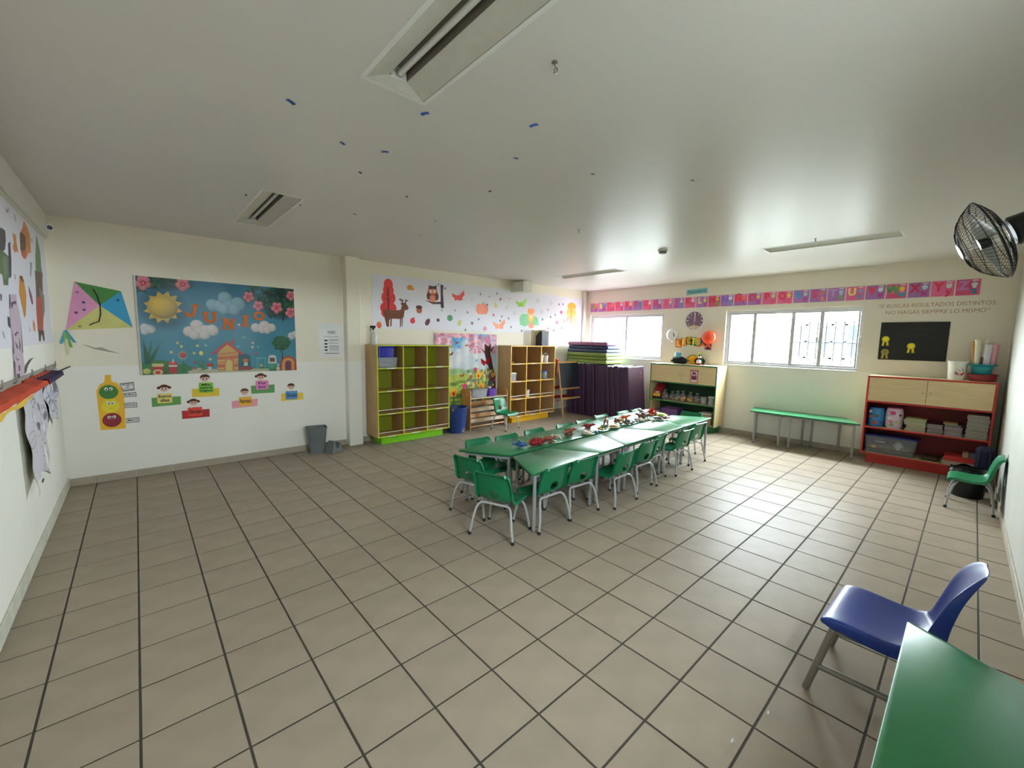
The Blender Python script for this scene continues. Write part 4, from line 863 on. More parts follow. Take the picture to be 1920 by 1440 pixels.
# ------------------------------------------------------------------ ceiling
M_REFL = mat('lamp_reflector', (200, 197, 184), 0.4, var=0.04, scale=20, bump=0.5, bscale=420)
M_TUBE = mat('lamp_tube_glass', (212, 212, 206), 0.25, var=0.01)
LAB = ['recessed strip light in the ceiling directly above the camera, largest in view', 'recessed strip light in the ceiling over the blue poster wall', 'recessed strip light in the ceiling nearest the right-hand window', 'recessed strip light in the ceiling over the shelf corner']
k = 0
for ix, (x0, x1) in enumerate(LX):
    for (y0, y1) in (LY[0] if ix == 0 else LY[1]):
        cx, cy = (x0+x1)/2, (y0+y1)/2; hx, hy = (x1-x0)/2-0.002, (y1-y0)/2-0.002
        t = thing('ceiling_light', LAB[k], 'light fitting', (cx, cy, H)); k += 1
        m = MB(); e = 0.016
        for q in ((-hx-e, hx+e, -hy-e, -hy+0.006), (-hx-e, hx+e, hy-0.006, hy+e), (-hx-e, -hx+0.006, -hy+0.006, hy-0.006), (hx-0.006, hx+e, -hy+0.006, hy-0.006)): m.box((q[0], q[2], -0.003), (q[1], q[3], 0.0), 0.001)
        m.build('frame', M_WHITE, t)
        ci = 0.045; dp = 0.042
        for s in (-1, 1):
            m = MB(); A = [(s*(hx-0.006), -hy+0.006, 0.001), (s*(hx-0.006), hy-0.006, 0.001), (s*ci, hy-0.03, dp), (s*ci, -hy+0.03, dp)]
            m.add(A+[(p[0], p[1], p[2]+0.002) for p in A], [(0, 1, 2, 3), (7, 6, 5, 4), (0, 4, 5, 1), (1, 5, 6, 2), (2, 6, 7, 3), (3, 7, 4, 0)]); m.build('reflector', M_REFL, t, smooth=0)
        for s in (-1, 1):
            m = MB(); A = [(-hx+0.006, s*(hy-0.006), 0.001), (hx-0.006, s*(hy-0.006), 0.001), (ci, s*(hy-0.03), dp), (-ci, s*(hy-0.03), dp)]
            m.add(A+[(p[0], p[1]+s*0.002, p[2]) for p in A], [(0, 1, 2, 3), (7, 6, 5, 4), (0, 4, 5, 1), (1, 5, 6, 2), (2, 6, 7, 3), (3, 7, 4, 0)]); m.build('end_plate', M_REFL, t, smooth=0)
        m = MB(); m.box((-ci, -hy+0.03, dp+0.045), (ci, hy-0.03, dp+0.05)); m.box((-ci-0.002, -hy+0.03, dp), (-ci, hy-0.03, dp+0.05)); m.box((ci, -hy+0.03, dp), (ci+0.002, hy-0.03, dp+0.05)); m.build('channel', mat('lamp_channel', (120, 114, 100), 0.5), t)
        m = MB(); m.tube([(0, -hy+0.055, dp+0.012), (0, hy-0.055, dp+0.012)], 0.013, 10); tb = m.build('lamp_tube', M_TUBE, t)
        for s in (-1, 1):
            m = MB(); m.tube([(0, s*(hy-0.055), dp+0.012), (0, s*(hy-0.030), dp+0.012)], 0.015, 10); m.build('end_cap', M_CHROME, tb)
            m = MB(); m.box((-0.04, s*(hy-0.034)-0.006, dp-0.006), (0.04, s*(hy-0.034)+0.006, dp+0.045), 0.002); m.build('lamp_holder', M_WHITE, t)
# smoke detector
x, y = Fl(1243, 469, H); t = thing('smoke_detector', 'round smoke detector on the ceiling between far strip lights', 'smoke detector', (x, y, H))
m = MB(); m.lathe([(0.062, 0), (0.062, -0.012), (0.055, -0.016)], 20); m.build('base', M_WHITE, t)
m = MB(); m.lathe([(0.05, -0.016), (0.046, -0.04), (0.03, -0.048), (0.0, -0.05)], 20); m.build('cover', mat('detector_cover', (120, 122, 108), 0.3), t)
# hooks
def hook(px, py, lab, s=1.0):
    x, y = Fl(px, py, H); t = thing('ceiling_hook', lab, 'hook', (x, y, H), -0.6); m = MB(); m.lathe([(0.010*s, 0), (0.010*s, -0.004), (0.004*s, -0.008)], 10); m.build('flange', M_GREYM, t)
    m = MB(); P = [(0, 0, -0.004), (0, 0, -0.016)]+[(0.010*math.sin(a), 0, -0.026-0.010*(-math.cos(a))*-1) for a in [0.3*i for i in range(0, 14)]]; m.tube([(p[0]*s, p[1]*s, p[2]*s) for p in P], 0.0026*s, 6); m.build('hook_wire', M_GREYM, t)
hook(1040, 116, 'small metal screw hook in the ceiling beside the largest strip light', 1.3)
hook(1085, 430, 'tiny metal hook in the far ceiling, left of the smoke detector'); hook(1529, 447, 'tiny metal hook in the ceiling beside the right-hand strip light')
# scraps of blue tape
TB = mat('blue_tape', (34, 74, 158), 0.55, var=0.08); TD = mat('dark_tape', (58, 66, 78), 0.6, var=0.1)
for (px, py, s, c, lab) in ((545, 190, 1.0, 0, 'scrap of blue tape on the ceiling, farthest left of the bright ones'), (797, 212, 1.0, 0, 'scrap of blue tape on the ceiling just below the largest strip light'), (1001, 234, 1.1, 0, 'scrap of blue tape on the ceiling below the metal screw hook'), (642, 268, 0.8, 0, 'scrap of blue tape on the ceiling, left of a similar pair'), (722, 284, 1.0, 0, 'scrap of blue tape on the ceiling midway between two strip lights'), (967, 296, 0.8, 0, 'scrap of blue tape on the ceiling, lowest of the bright ones'), (675, 323, 0.7, 1, 'tiny dark tape scrap on the ceiling below the two left blue scraps'), (1111, 326, 0.7, 1, 'tiny dark tape scrap on the ceiling right of the lowest blue scrap'), (763, 368, 0.7, 1, 'tiny dark tape scrap on the ceiling, midway along the scattered row'), (919, 358, 0.7, 1, 'tiny dark tape scrap on the ceiling straight below the lowest blue scrap'), (1298, 338, 0.7, 1, 'tiny dark tape scrap on the ceiling, farthest right of all scraps'), (816, 414, 0.6, 1, 'tiny dark tape scrap on the ceiling above the pillar and deer frieze'), (665, 401, 0.7, 1, 'tiny dark tape scrap on the ceiling above the top of the pillar'), (461, 365, 0.7, 1, 'tiny dark tape scrap on the left of the light over the poster'), (563, 384, 0.6, 1, 'tiny dark tape scrap on the right of the light over the poster'), (787, 440, 0.5, 1, 'tiny dark tape scrap on the ceiling, lowest of all scraps')):
    x, y = Fl(px, py, H); a = random.uniform(0, 3); m = MB(); L = 0.022*s
    P = [(-L, -L*0.5), (L*0.8, -L*0.55), (L, L*0.4), (-L*0.7, L*0.6)]; n = 4
    m.grid(lambda u, v: (x+math.cos(a)*(u-0.5)*2*L-math.sin(a)*(v-0.5)*L, y+math.sin(a)*(u-0.5)*2*L+math.cos(a)*(v-0.5)*L, H-0.0012-0.012*s*max(0, u-0.5)**1.5), 4, 2)
    o = m.build('tape_scrap', TD if c else TB, solid=0.0008, smooth=0)
    tag(o, lab or 'tiny dark scrap of tape stuck on the ceiling', 'tape', 'dark tape scraps on the ceiling' if c else 'blue tape scraps on the ceiling')
# ------------------------------------------------------------------ left wall
MY0, MY1, MZ0, MZ1 = 1.0, 4.12, 1.545, 2.562
cv = Canvas(MY0, MZ0, MY1, MZ1, 260, (226, 224, 234))
def z8(x, y): return Lp(x/3.6, 360+y/3.6)
def p8(P, c): cv.poly([z8(*p) for p in P], c)
p8([(-20, 240), (10, 245), (32, 262), (36, 330), (30, 390), (16, 400), (-20, 380)], (82, 78, 82)); p8([(-20, 380), (12, 395), (50, 430), (74, 445), (74, 560), (54, 585), (52, 630), (20, 628), (12, 560), (-20, 540)], (96, 118, 84)); p8([(14, 440), (46, 430), (50, 560), (24, 600)], (120, 134, 112)); p8([(50, 350), (66, 335), (72, 440), (74, 570), (62, 585)], (78, 66, 92))
p8([(80, 268), (92, 290), (104, 284), (108, 340), (122, 410), (106, 400), (96, 412), (82, 375), (90, 340)], (206, 132, 78)); p8([(158, 194), (176, 225), (200, 290), (206, 410), (188, 415), (170, 456), (146, 436), (136, 400), (130, 280), (146, 250)], (196, 122, 72)); p8([(130, 285), (142, 270), (168, 300), (172, 380), (158, 410), (134, 390)], (104, 78, 58)); p8([(140, 395), (172, 400), (176, 440), (160, 452), (146, 430)], (190, 96, 76))
p8([(242, 288), (252, 330), (268, 400), (276, 500), (286, 560), (284, 600), (240, 560), (236, 440)], (96, 130, 92)); p8([(232, 530), (282, 545), (288, 700), (282, 740), (242, 720), (238, 620)], (102, 80, 66)); p8([(262, 640), (296, 700), (300, 800), (290, 860), (272, 800)], (120, 140, 116)); p8([(240, 705), (282, 712), (290, 860), (290, 940), (252, 940), (242, 800)], (172, 86, 72)); p8([(256, 935), (294, 935), (300, 1000), (290, 1008), (282, 965), (276, 965), (272, 1010), (260, 1005)], (84, 64, 62))
p8([(128, 566), (150, 572), (162, 620), (176, 700), (172, 830), (160, 850), (146, 780), (124, 680)], (198, 138, 66)); p8([(128, 566), (146, 566), (162, 610), (140, 600)], (120, 78, 56)); p8([(188, 634), (200, 660), (214, 700), (222, 755), (212, 760), (196, 700)], (120, 82, 96)); p8([(222, 858), (234, 890), (236, 940), (226, 940), (218, 900)], (196, 122, 80))
for P, c in (([(34, 105), (46, 120), (60, 110), (50, 145), (40, 135)], (150, 146, 162)), ([(92, 145), (100, 160), (106, 205), (98, 190)], (150, 148, 156)), ([(200, 470), (214, 480), (208, 580), (200, 560)], (150, 160, 146)), ([(10, 940), (22, 945), (32, 990), (22, 985)], (150, 156, 166)), ([(196, 905), (202, 930), (204, 950), (196, 935)], (140, 150, 140)), ([(208, 310), (214, 320), (216, 345), (210, 335)], (130, 126, 130)), ([(-5, 690), (10, 690), (10, 730), (0, 735)], (110, 100, 112)), ([(92, 550), (100, 560), (104, 590), (96, 590)], (160, 166, 166))): p8(P, c)
o = printed_sheet('woodland_frieze', fLw, MY0, MZ0, MY1, MZ1, 0.0012, print_mat('left_frieze_print', cv.image('left_frieze_print'), 0.5, 0.3), PAPER, 6, 1)
tag(o, 'large pale printed frieze of trees, leaves and animals on the left wall', 'mural')
# birch trunk cut from paper
BIR = matte((196, 178, 190), 0.7); BMK = matte((96, 82, 98), 0.8)
tr = thing('paper_birch_trunk', 'pink and white paper birch trunk with dark bark marks on the left wall', 'paper cutout', (XL, z8(110, 1000)[0], 1.3)); q0 = z8(110, 1000)
lf = lambda u, v, w: (w, u-q0[0], v-1.3)
m = MB(); m.prism([z8(*p) for p in ((56, 690), (104, 690), (108, 740), (134, 860), (142, 1000), (150, 1100), (162, 1180), (158, 1260), (92, 1260), (90, 1140), (74, 1000), (62, 860))], 0.003, 0.0045, lf); m.build('trunk', BIR, tr, smooth=0)
m = MB()
for P in (((56, 690), (62, 700), (64, 790), (58, 780)), ((66, 745), (98, 735), (104, 760), (84, 752), (72, 790)), ((46, 840), (60, 850), (66, 920), (52, 905)), ((74, 925), (84, 1000), (90, 1090), (84, 1090)), ((134, 880), (144, 1000), (150, 1090), (144, 1080)), ((90, 960), (110, 940), (124, 955), (112, 950), (98, 975)), ((96, 1010), (112, 1040), (118, 1060), (104, 1050)), ((98, 1110), (112, 1130), (124, 1122), (112, 1140)), ((126, 985), (132, 1030), (130, 1075), (124, 1050)), ((120, 1170), (128, 1170), (128, 1210), (120, 1205)), ((88, 1140), (96, 1150), (100, 1250), (94, 1255)), ((104, 1230), (126, 1225), (130, 1258), (106, 1258))): m.prism([z8(*p) for p in P], 0.0045, 0.0052, lf)
m.build('bark_mark', BMK, tr, smooth=0)
m = MB(); m.prism([z8(*p) for p in ((158, 1190), (176, 1160), (196, 1132), (222, 1118), (206, 1136), (200, 1146), (184, 1172), (172, 1215), (160, 1230))], 0.003, 0.0045, lf); m.build('twig', matte((92, 92, 96), 0.8), tr, smooth=0)

# peg ledge wrapped in crepe paper
LZ = 1.285
t = thing('peg_ledge', 'narrow wall ledge wrapped in orange and purple crepe paper, with metal pegs', 'shelf', (XL, 2.0, LZ))
m = MB(); m.box((0.0, -3.0, 0.0), (0.014, 2.02, 0.05), 0.003); m.build('back_board', mat('grey_board', (156, 150, 138), 0.6, var=0.1, stretch=(1, .2, 1)), t)
m = MB(); m.box((0.001, -3.0, -0.014), (0.085, 1.58, -0.004), 0.003); m.build('shelf_board', mat('grey_board', (156, 150, 138), 0.6), t)
def crepe(y0, y1, x1a, x1b, c, nm, zoff, seed):
    R_ = random.Random(seed); ph = [R_.uniform(0, 6) for _ in range(8)]; m = MB()
    def fn(a, b):
        y = y0+(y1-y0)*a; x1 = x1a+(x1b-x1a)*a; rip = 0.006*math.sin(a*47+ph[0]+b*3)+0.004*math.sin(a*93+ph[1]-b*5)
        if b < 0.75: x = 0.016+(x1-0.016)*b/0.75; z = 0.012+zoff-0.010*b+rip*(0.4+b)
        else: q = (b-0.75)/0.25; x = x1+0.006*q+rip*0.3; z = 0.002+zoff-0.030*q+rip*0.6
        return (x, y, z)
    m.grid(fn, 60, 8); return m.build(nm, c, t, solid=0.0015, smooth=60)
crepe(-2.9, 0.66, 0.112, 0.108, mat('orange_crepe', (186, 62, 24), 0.75, var=0.14, scale=30, bump=0.5, bscale=160), 'orange_paper', 0.0, 1)
crepe(0.30, 1.46, 0.030, 0.035, mat('orange_crepe', (186, 62, 24), 0.75), 'orange_paper', 0.010, 4)
crepe(0.58, 1.60, 0.110, 0.098, mat('purple_crepe', (52, 28, 68), 0.75, var=0.14, scale=30, bump=0.5, bscale=160), 'purple_paper', -0.002, 2)
m = MB(); m.grid(lambda a, b: (0.116-0.012*b+0.004*math.sin(a*50), -2.6+2.5*a, -0.032-0.034*b-0.010*math.sin(a*31)*b), 30, 3); m.build('yellow_fringe', mat('yellow_crepe', (222, 182, 60), 0.75, var=0.1, scale=20), t, solid=0.0015)
for yy in (-1.6, -0.35, 0.05, 0.62, 1.25, 1.85):
    m = MB(); m.tube([(0.010, yy, 0.03), (0.022, yy, 0.032), (0.030, yy, 0.045), (0.030, yy, 0.085)], [0.006, 0.006, 0.006, 0.005], 6); m.build('peg', M_GREYM, t)
m = MB(); m.tube([(0.075, 1.50, 0.004), (0.10, 2.16, 0.012)], 0.007, 6); m.build('end_rod', mat('dark_rod', (52, 44, 48), 0.6), t)

# drawings hanging from the ledge
def hang(name, y0, y1, z0, z1, label, seed, curl, notch):
    R_ = random.Random(seed); cv = Canvas(y0, z0, y1, z1, 300, (205, 202, 208) if seed == 3 else (212, 214, 226))
    for i in range(26 if seed == 3 else 34):
        cy, cz = R_.uniform(y0+.08, y1-.08), R_.uniform(z0+0.05, z1-0.08); P = [(cy, cz)]
        a = R_.uniform(0, 6.28)
        for k in range(9): a += R_.uniform(0.3, 1.1); P.append((P[-1][0]+math.cos(a)*0.05, P[-1][1]+math.sin(a)*0.035))
        cv.line(P, 0.007, R_.choice([(150, 140, 160), (120, 112, 130), (172, 168, 178), (90, 84, 110)]), alpha=0.8)
    for i in range(10): cv.ell(R_.uniform(y0+.1, y1-.1), R_.uniform(z0+(z1-z0)*.45, z1-.1), 0.05, 0.04, R_.choice([(232, 232, 236), (90, 86, 100), (130, 124, 140)]), alpha=0.8)
    def wv(a, b):
        e = (1-a)**2*curl*(1.0-0.55*b)*(1.0 if b < 0.97 else 0.9)
        return 0.006+e+0.012*math.sin(a*9+seed)*math.sin(b*7)+0.006*math.sin(a*23+b*17)+0.07*max(0, b-0.9)*0
    def fn(u, v, w):
        b = (v-z0)/(z1-z0); a = (u-y0)/(y1-y0)
        vv = v+(1-b)*notch*math.sin(a*3.0+0.4)
        uu = u+0.10*(1-b)*(0.5-a)*0.8
        return (XL+w, uu, vv)
    o = printed_sheet(name, fn, y0, z0, y1, z1, 0.001, print_mat(name+str(seed)+'_print', cv.image(name+str(seed)), 0.75, 0.2), PAPER, 26, 30, wave=wv)
    tag(o, label, 'drawing')
hang('hanging_drawing', 2.12, 3.22, 0.45, 1.235, 'curling crumpled white paper with pencil drawings hanging under the ledge', 3, 0.05, 0.12)
hang('hanging_drawing', 3.16, 3.98, 0.80, 1.25, 'smaller white scribbled paper hanging under the purple end of ledge', 8, 0.025, 0.06)
m = MB(); p = Lp(80, 901); m.prism(circ(p[0], p[1], 0.05, 0.014, 10), 0.0006, 0.004, fLw); tag(m.build('tape_scrap', TD, smooth=0), 'small dark scrap of tape on the left wall below the drawings', 'tape')

# CCTV camera in the corner
q = Bp(85, 424, 4.12); t = thing('security_camera', 'small white dome security camera high in the left corner', 'camera', (q[0], 4.12, q[1]))
m = MB(); m.box((-0.035, -0.045, -0.05), (-0.012, 0.045, 0.05), 0.006); m.build('base', M_WHITE, t)
MX = Matrix.Rotation(0.9, 3, 'Z') @ Matrix.Rotation(-0.35, 3, 'Y').inverted()
m = MB(); m.ball((0.012, -0.004, -0.005), 0.042, 16, 10); m.build('dome', M_WHITE, t)
m = MB(); d = Vector((0.50, -0.80, -0.24)).normalized(); c = Vector((0.012, -0.004, -0.005)); m.tube([c+d*0.030, c+d*0.043], [0.021, 0.019], 14); m.build('lens', M_BLACK, t)

# ------------------------------------------------------------------ furniture along the back wall
OAK = mat('oak_laminate', (194, 160, 114), 0.5, var=0.12, scale=5, stretch=(7, 7, 0.8))
OAKD = mat('oak_laminate_back', (166, 128, 80), 0.55, var=0.10, scale=5, stretch=(7, 7, 0.8))
PALE = mat('maple_laminate', (214, 190, 146), 0.42, var=0.07, scale=5, stretch=(8, 1, 8))
def cubby(name, label, x0, x1, yf, yb, z0, z1, edge, divm, plm, px0, px1):
    t = thing(name, label, 'shelf unit', ((x0+x1)/2, yf, 0)); cx = (x0+x1)/2; D = yb-yf; hw = (x1-x0)/2; th = 0.018
    def panel(nm, lo, hi, body):
        m = MB(); m.box((lo[0], 0.0015, lo[1]), (hi[0], hi[2], hi[1]), 0, 0); m.box((lo[0]-0.001, -0.0015, lo[1]-0.001), (hi[0]+0.001, 0.0015, hi[1]+0.001), 0.001, 1); return m.build(nm, [body, edge], t)
    panel('side_panel', (-hw, z0), (-hw+th, z1, D), OAK); panel('side_panel', (hw-th, z0), (hw, z1, D), OAK)
    panel('top_panel', (-hw+th, z1-th), (hw-th, z1, D), OAK); panel('bottom_panel', (-hw+th, z0), (hw-th, z0+th, D), OAK)
    m = MB(); m.box((-hw+th, D-0.008, z0+th), (hw-th, D, z1-th)); m.build('back_panel', divm, t)
    zi0, zi1 = z0+th, z1-th; rows = 4; ch = (zi1-zi0-3*th)/rows; cwid = (2*hw-2*th-2*th)/3
    for k in (1, 2):
        xx = -hw+th+k*cwid+(k-1)*th; panel('divider', (xx, zi0), (xx+th, zi1, D-0.01), OAKD)
    sh = [z0+th]
    for k in range(1, 4):
        zz = zi0+k*ch+(k-1)*th; sh.append(zz+th)
        for c in range(3): xx = -hw+th+c*(cwid+th); panel('shelf', (xx+0.0012, zz), (xx+cwid-0.0012, zz+th, D-0.01), OAK)
    for c in range(3):
        xx = -hw+th+c*(cwid+th)
        for r_ in (0, 1):
            m = MB(); m.tube([(xx, 0.012, sh[r_]+0.055), (xx+cwid, 0.012, sh[r_]+0.055)], 0.007, 8); m.build('dowel_rail', mat('white_dowel', (222, 212, 194), 0.45), t)
        for r_ in range(4):
            m = MB(); l = cwid*0.16; xm = xx+cwid*(0.5 if c < 2 else 0.55); m.box((xm-l, -0.003, sh[r_]-th+0.002), (xm+l, -0.0017, sh[r_]-0.002)); m.build('label_strip', M_WHITE, t)
    m = MB(); m.box((-hw+0.001, -0.0012, z0+0.02), (-hw+th-0.0, 0.0, z1), 0); 
    m = MB(); m.box((px0-cx, 0.08, 0), (px1-cx, D-0.01, z0), 0.003); m.build('plinth', plm, t)
    cells = {}
    for c in range(3):
        for r_ in range(4): cells[(c, r_)] = (cx-hw+th+c*(cwid+th), cx-hw+th+c*(cwid+th)+cwid, sh[r_])
    return t, cells
LIME = mat('lime_edging', (178, 190, 44), 0.4, var=0.03); LIMEI = mat('lime_laminate', (138, 148, 18), 0.5, var=0.05); LIMEP = mat('lime_plinth', (122, 196, 28), 0.4, var=0.03)
t1, C1 = cubby('cubby_shelf', 'oak cubby shelf unit with lime green edges beside the pillar', 2.73, 4.015, 3.80, 4.21, 0.125, 1.545, LIME, LIMEI, LIMEP, 2.82, 3.93)
YE = mat('yellow_edging', (228, 178, 62), 0.4, var=0.03); YEI = mat('yellow_oak', (168, 126, 58), 0.5, var=0.08, scale=5, stretch=(7, 7, .8)); YEP = mat('yellow_plinth', (224, 172, 22), 0.4, var=0.03)
t2, C2 = cubby('cubby_shelf', 'oak cubby shelf unit with yellow edges beside the easel', 5.44, 6.705, 3.83, 4.21, 0.125, 1.54, YE, YEI, YEP, 5.56, 6.62)
def tub(name, label, cat, loc, w, d, h, body, lid=None, taper=0.9, rim=True, rz=0.0, inside=None, group=None):
    t = thing(name, label, cat, loc, rz, group); m = MB(); wt = 0.003
    def ring(sx, sy, z): return [(x*sx, y*sy, z) for x, y in rrect(-w/2, -d/2, w/2, d/2, min(w, d)*0.12, 3)]
    A = ring(taper, taper, 0); B = ring(1, 1, h); Bi = ring(1-2*wt/w, 1-2*wt/d, h); Ai = ring(taper-2*wt/w, taper-2*wt/d, wt); n = len(A)
    vs = A+B+Bi+Ai; fs = [list(range(n))[::-1], list(range(3*n, 4*n))]
    for k in range(3):
        for i in range(n): fs.append((k*n+i, k*n+(i+1) % n, (k+1)*n+(i+1) % n, (k+1)*n+i))
    m.add(vs, fs); m.build('body', body, t)
    if rim:
        m = MB(); P = [(x*1.01, y*1.01, h-0.004) for x, y in rrect(-w/2, -d/2, w/2, d/2, min(w, d)*0.12, 3)]; m.tube(P, 0.006, 6, closed=True); m.build('rim', body, t)
    if lid:
        m = MB(); P = rrect(-w/2*1.04, -d/2*1.04, w/2*1.04, d/2*1.04, min(w, d)*0.12, 3); m.prism(P, h+0.001, h+0.014, lambda u, v, w_: (u, v, w_)); P2 = [(x*0.86, y*0.86) for x, y in P]; m.prism(P2, h+0.014, h+0.020, lambda u, v, w_: (u, v, w_)); m.build('lid', lid, t)
    return t
CLEAR = mat('frosted_clear_plastic', (224, 227, 232), 0.22, var=0.02, trans=0.72)
x0, x1, z = C1[(0, 3)]
tub('storage_bin', 'clear plastic bin with blue lid in the lime shelf unit', 'bin', (x0+0.185, 3.97, z), 0.33, 0.26, 0.155, CLEAR, None); 
tub('storage_bin', 'deep blue plastic bin stacked on a clear bin in lime unit', 'bin', (x0+0.165, 3.97, z+0.158), 0.27, 0.22, 0.155, mat('royal_blue_plastic', (22, 18, 148), 0.35), mat('royal_blue_plastic', (22, 18, 148), 0.35), taper=1.0)
m = MB(); m.box((x0+0.05, 3.90, z+0.012), (x0+0.30, 4.04, z+0.07), 0.02); tag(m.build('fabric_bundle', mat('grey_cloth', (150, 150, 156), 0.9, var=0.3, scale=30)), 'grey cloth bundle inside the clear bin of the lime unit', 'cloth')
# spray bottle on the lime unit
t = thing('spray_bottle', 'white spray bottle with black trigger on the lime shelf unit', 'bottle', (2.775, 4.0, 1.545))
m = MB(); m.lathe([(0.045, 0), (0.048, 0.01), (0.048, 0.13), (0.040, 0.17), (0.016, 0.20), (0.016, 0.22)], 16); m.build('body', mat('bottle_white', (214, 214, 206), 0.3, trans=0.15), t)
m = MB(); m.lathe([(0.018, 0.22), (0.018, 0.25)], 12); m.box((-0.055, -0.012, 0.25), (0.035, 0.012, 0.285), 0.006); m.build('spray_head', M_BLACK, t)
m = MB(); m.tube([(-0.03, 0, 0.25), (-0.045, 0, 0.225), (-0.04, 0, 0.19)], [0.007, 0.006, 0.004], 6); m.build('trigger', M_BLACK, t)
# contents of the yellow unit
WIC = mat('white_wicker', (206, 200, 188), 0.7, var=0.35, scale=70)
def basket(loc, r, h, lab, handle):
    t = thing('basket', lab, 'basket', loc, 0); m = MB()
    m.lathe([(r*0.8, 0), (r, h), (r*0.94, h), (r*0.76, 0.004), (0, 0.004)], 14); m.build('body', WIC, t)
    m = MB(); m.tube([(r*math.cos(a), r*math.sin(a), h) for a in [2*PI*i/14 for i in range(14)]], 0.006, 6, closed=True); m.build('rim', WIC, t)
    if handle: m = MB(); m.tube([(r*math.cos(a), 0, h+r*0.9*math.sin(a)) for a in [PI*i/8 for i in range(9)]], 0.005, 6); m.build('handle', WIC, t)
x0, x1, z = C2[(2, 3)]; basket((x0+0.075, 3.93, z), 0.062, 0.15, 'white woven basket with handle, left of a pair in the yellow unit', True); basket((x0+0.205, 3.91, z), 0.058, 0.14, 'white woven basket, right of a pair in the yellow unit', True)
x0, x1, z = C2[(0, 3)]; m = MB()
m.lathe([(0.05, 0), (0.06, 0.015), (0.055, 0.03), (0.02, 0.036), (0, 0.036)], 12, (x0+0.09, 3.95, z)); tag(m.build('dish', matte((120, 62, 42), 0.6)), 'small red-brown dish in the top left cell of the yellow unit', 'dish')
x0, x1, z = C2[(0, 2)]; tub('toy_box', 'clear box with pink toys and cream lid in the yellow unit', 'box', (x0+0.09, 3.93, z), 0.15, 0.15, 0.15, CLEAR, mat('cream_lid', (222, 214, 190), 0.4), 0.92)
m = MB(); m.box((x0+0.03, 3.87, z+0.006), (x0+0.15, 3.99, z+0.07), 0.015); tag(m.build('toy_pile', mat('pink_toys', (170, 50, 110), 0.6, var=0.4, scale=40)), 'pink toys inside the clear box of the yellow unit', 'toys')
x0, x1, z = C2[(2, 2)]; t = thing('plastic_jar', 'clear jar with blue lid in the yellow unit', 'jar', (x0+0.16, 3.93, z)); m = MB(); m.lathe([(0.075, 0), (0.085, 0.02), (0.085, 0.14), (0.078, 0.15)], 18); m.build('body', mat('smoky_clear', (150, 160, 166), 0.2, trans=0.35), t)
m = MB(); m.lathe([(0.09, 0.15), (0.09, 0.175), (0, 0.18)], 18); m.build('lid', mat('blue_lid', (52, 70, 150), 0.4), t)
x0, x1, z = C2[(1, 1)]; basket((x0+0.09, 3.93, z), 0.07, 0.145, 'small white mesh basket in the middle of the yellow unit', False)
# magazine file on the yellow unit
t = thing('magazine_file', 'black mesh magazine file holding papers on the yellow shelf unit', 'file holder', (6.44, 4.0, 1.54))
MESHB = mat('black_wire_mesh', (38, 38, 42), 0.5, var=0.4, scale=150)
def fz(u, v, w): return (w, u, v)
side = [(-0.13, 0), (0.13, 0), (0.13, 0.30), (0.06, 0.30), (-0.13, 0.14)]
for s in (-0.10, 0.10): m = MB(); m.prism([(u, v) for u, v in side], s-0.002, s+0.002, lambda u, v, w: (u*0+w+0.0, -u*0.9, v)); m.build('side_panel', MESHB, t, smooth=0)
m = MB(); m.box((-0.10, -0.119, 0), (0.10, -0.115, 0.30)); m.box((-0.10, -0.117, 0), (0.10, 0.117, 0.003)); m.build('front_panel', mat('black_file_face', (40, 42, 50), 0.5), t)
m = MB(); m.tube([(0.10, 0.117, 0.0), (0.10, 0.117, 0.14), (0.10, -0.054, 0.30), (0.10, -0.117, 0.30)], 0.005, 6); m.tube([(-0.10, 0.117, 0.0), (-0.10, 0.117, 0.14), (-0.10, -0.054, 0.30), (-0.10, -0.117, 0.30)], 0.005, 6); m.build('wire_rim', M_BLACK, t)
for i in range(5):
    m = MB(); xx = -0.08+i*0.036; m.box((xx, -0.108, 0.004), (xx+0.024, 0.09, 0.305+0.012*(i % 3)), 0.001); m.build('folder', matte(((214, 196, 160), (226, 210, 180), (196, 180, 150))[i % 3], 0.7), t)
tag(MB().box((6.24, 4.06, 1.54), (6.56, 4.10, 1.86), 0.002).build('cardboard_sheet', matte((206, 190, 158), 0.7)), 'beige board standing behind the black magazine file', 'board')

# blue bucket with dried paint
bm_ = mat('blue_bucket_plastic', (26, 54, 118), 0.4, var=0.08); nt_ = bm_.node_tree; N_ = nt_.nodes
nz = N_.new('ShaderNodeTexNoise'); nz.inputs['Scale'].default_value = 4.5; nz.inputs['Detail'].default_value = 6; tc = N_.new('ShaderNodeTexCoord'); nt_.links.new(tc.outputs['Object'], nz.inputs['Vector'])
cr = N_.new('ShaderNodeMapRange'); cr.inputs[1].default_value = 0.62; cr.inputs[2].default_value = 0.66; nt_.links.new(nz.outputs['Fac'], cr.inputs[0])
vm = [n for n in N_ if n.type == 'VECT_MATH'][0]; mx = N_.new('ShaderNodeMix'); mx.data_type = 'RGBA'; nt_.links.new(cr.outputs[0], mx.inputs[0]); nt_.links.new(vm.outputs[0], mx.inputs[6]); mx.inputs[7].default_value = (*s2l((150, 130, 96)), 1); nt_.links.new(mx.outputs[2], N_['Principled BSDF'].inputs['Base Color'])
t = thing('waste_bucket', 'blue waste bucket with dried paint stains beside the lime shelf unit', 'bucket', (4.25, 3.93, 0))
m = MB(); m.lathe([(0.145, 0), (0.15, 0.005), (0.195, 0.45), (0.188, 0.45), (0.143, 0.010), (0, 0.008)], 28); m.build('body', bm_, t)
m = MB(); m.tube([(0.197*math.cos(a), 0.197*math.sin(a), 0.447) for a in [2*PI*i/28 for i in range(28)]], 0.008, 6, closed=True); m.build('rim', bm_, t)

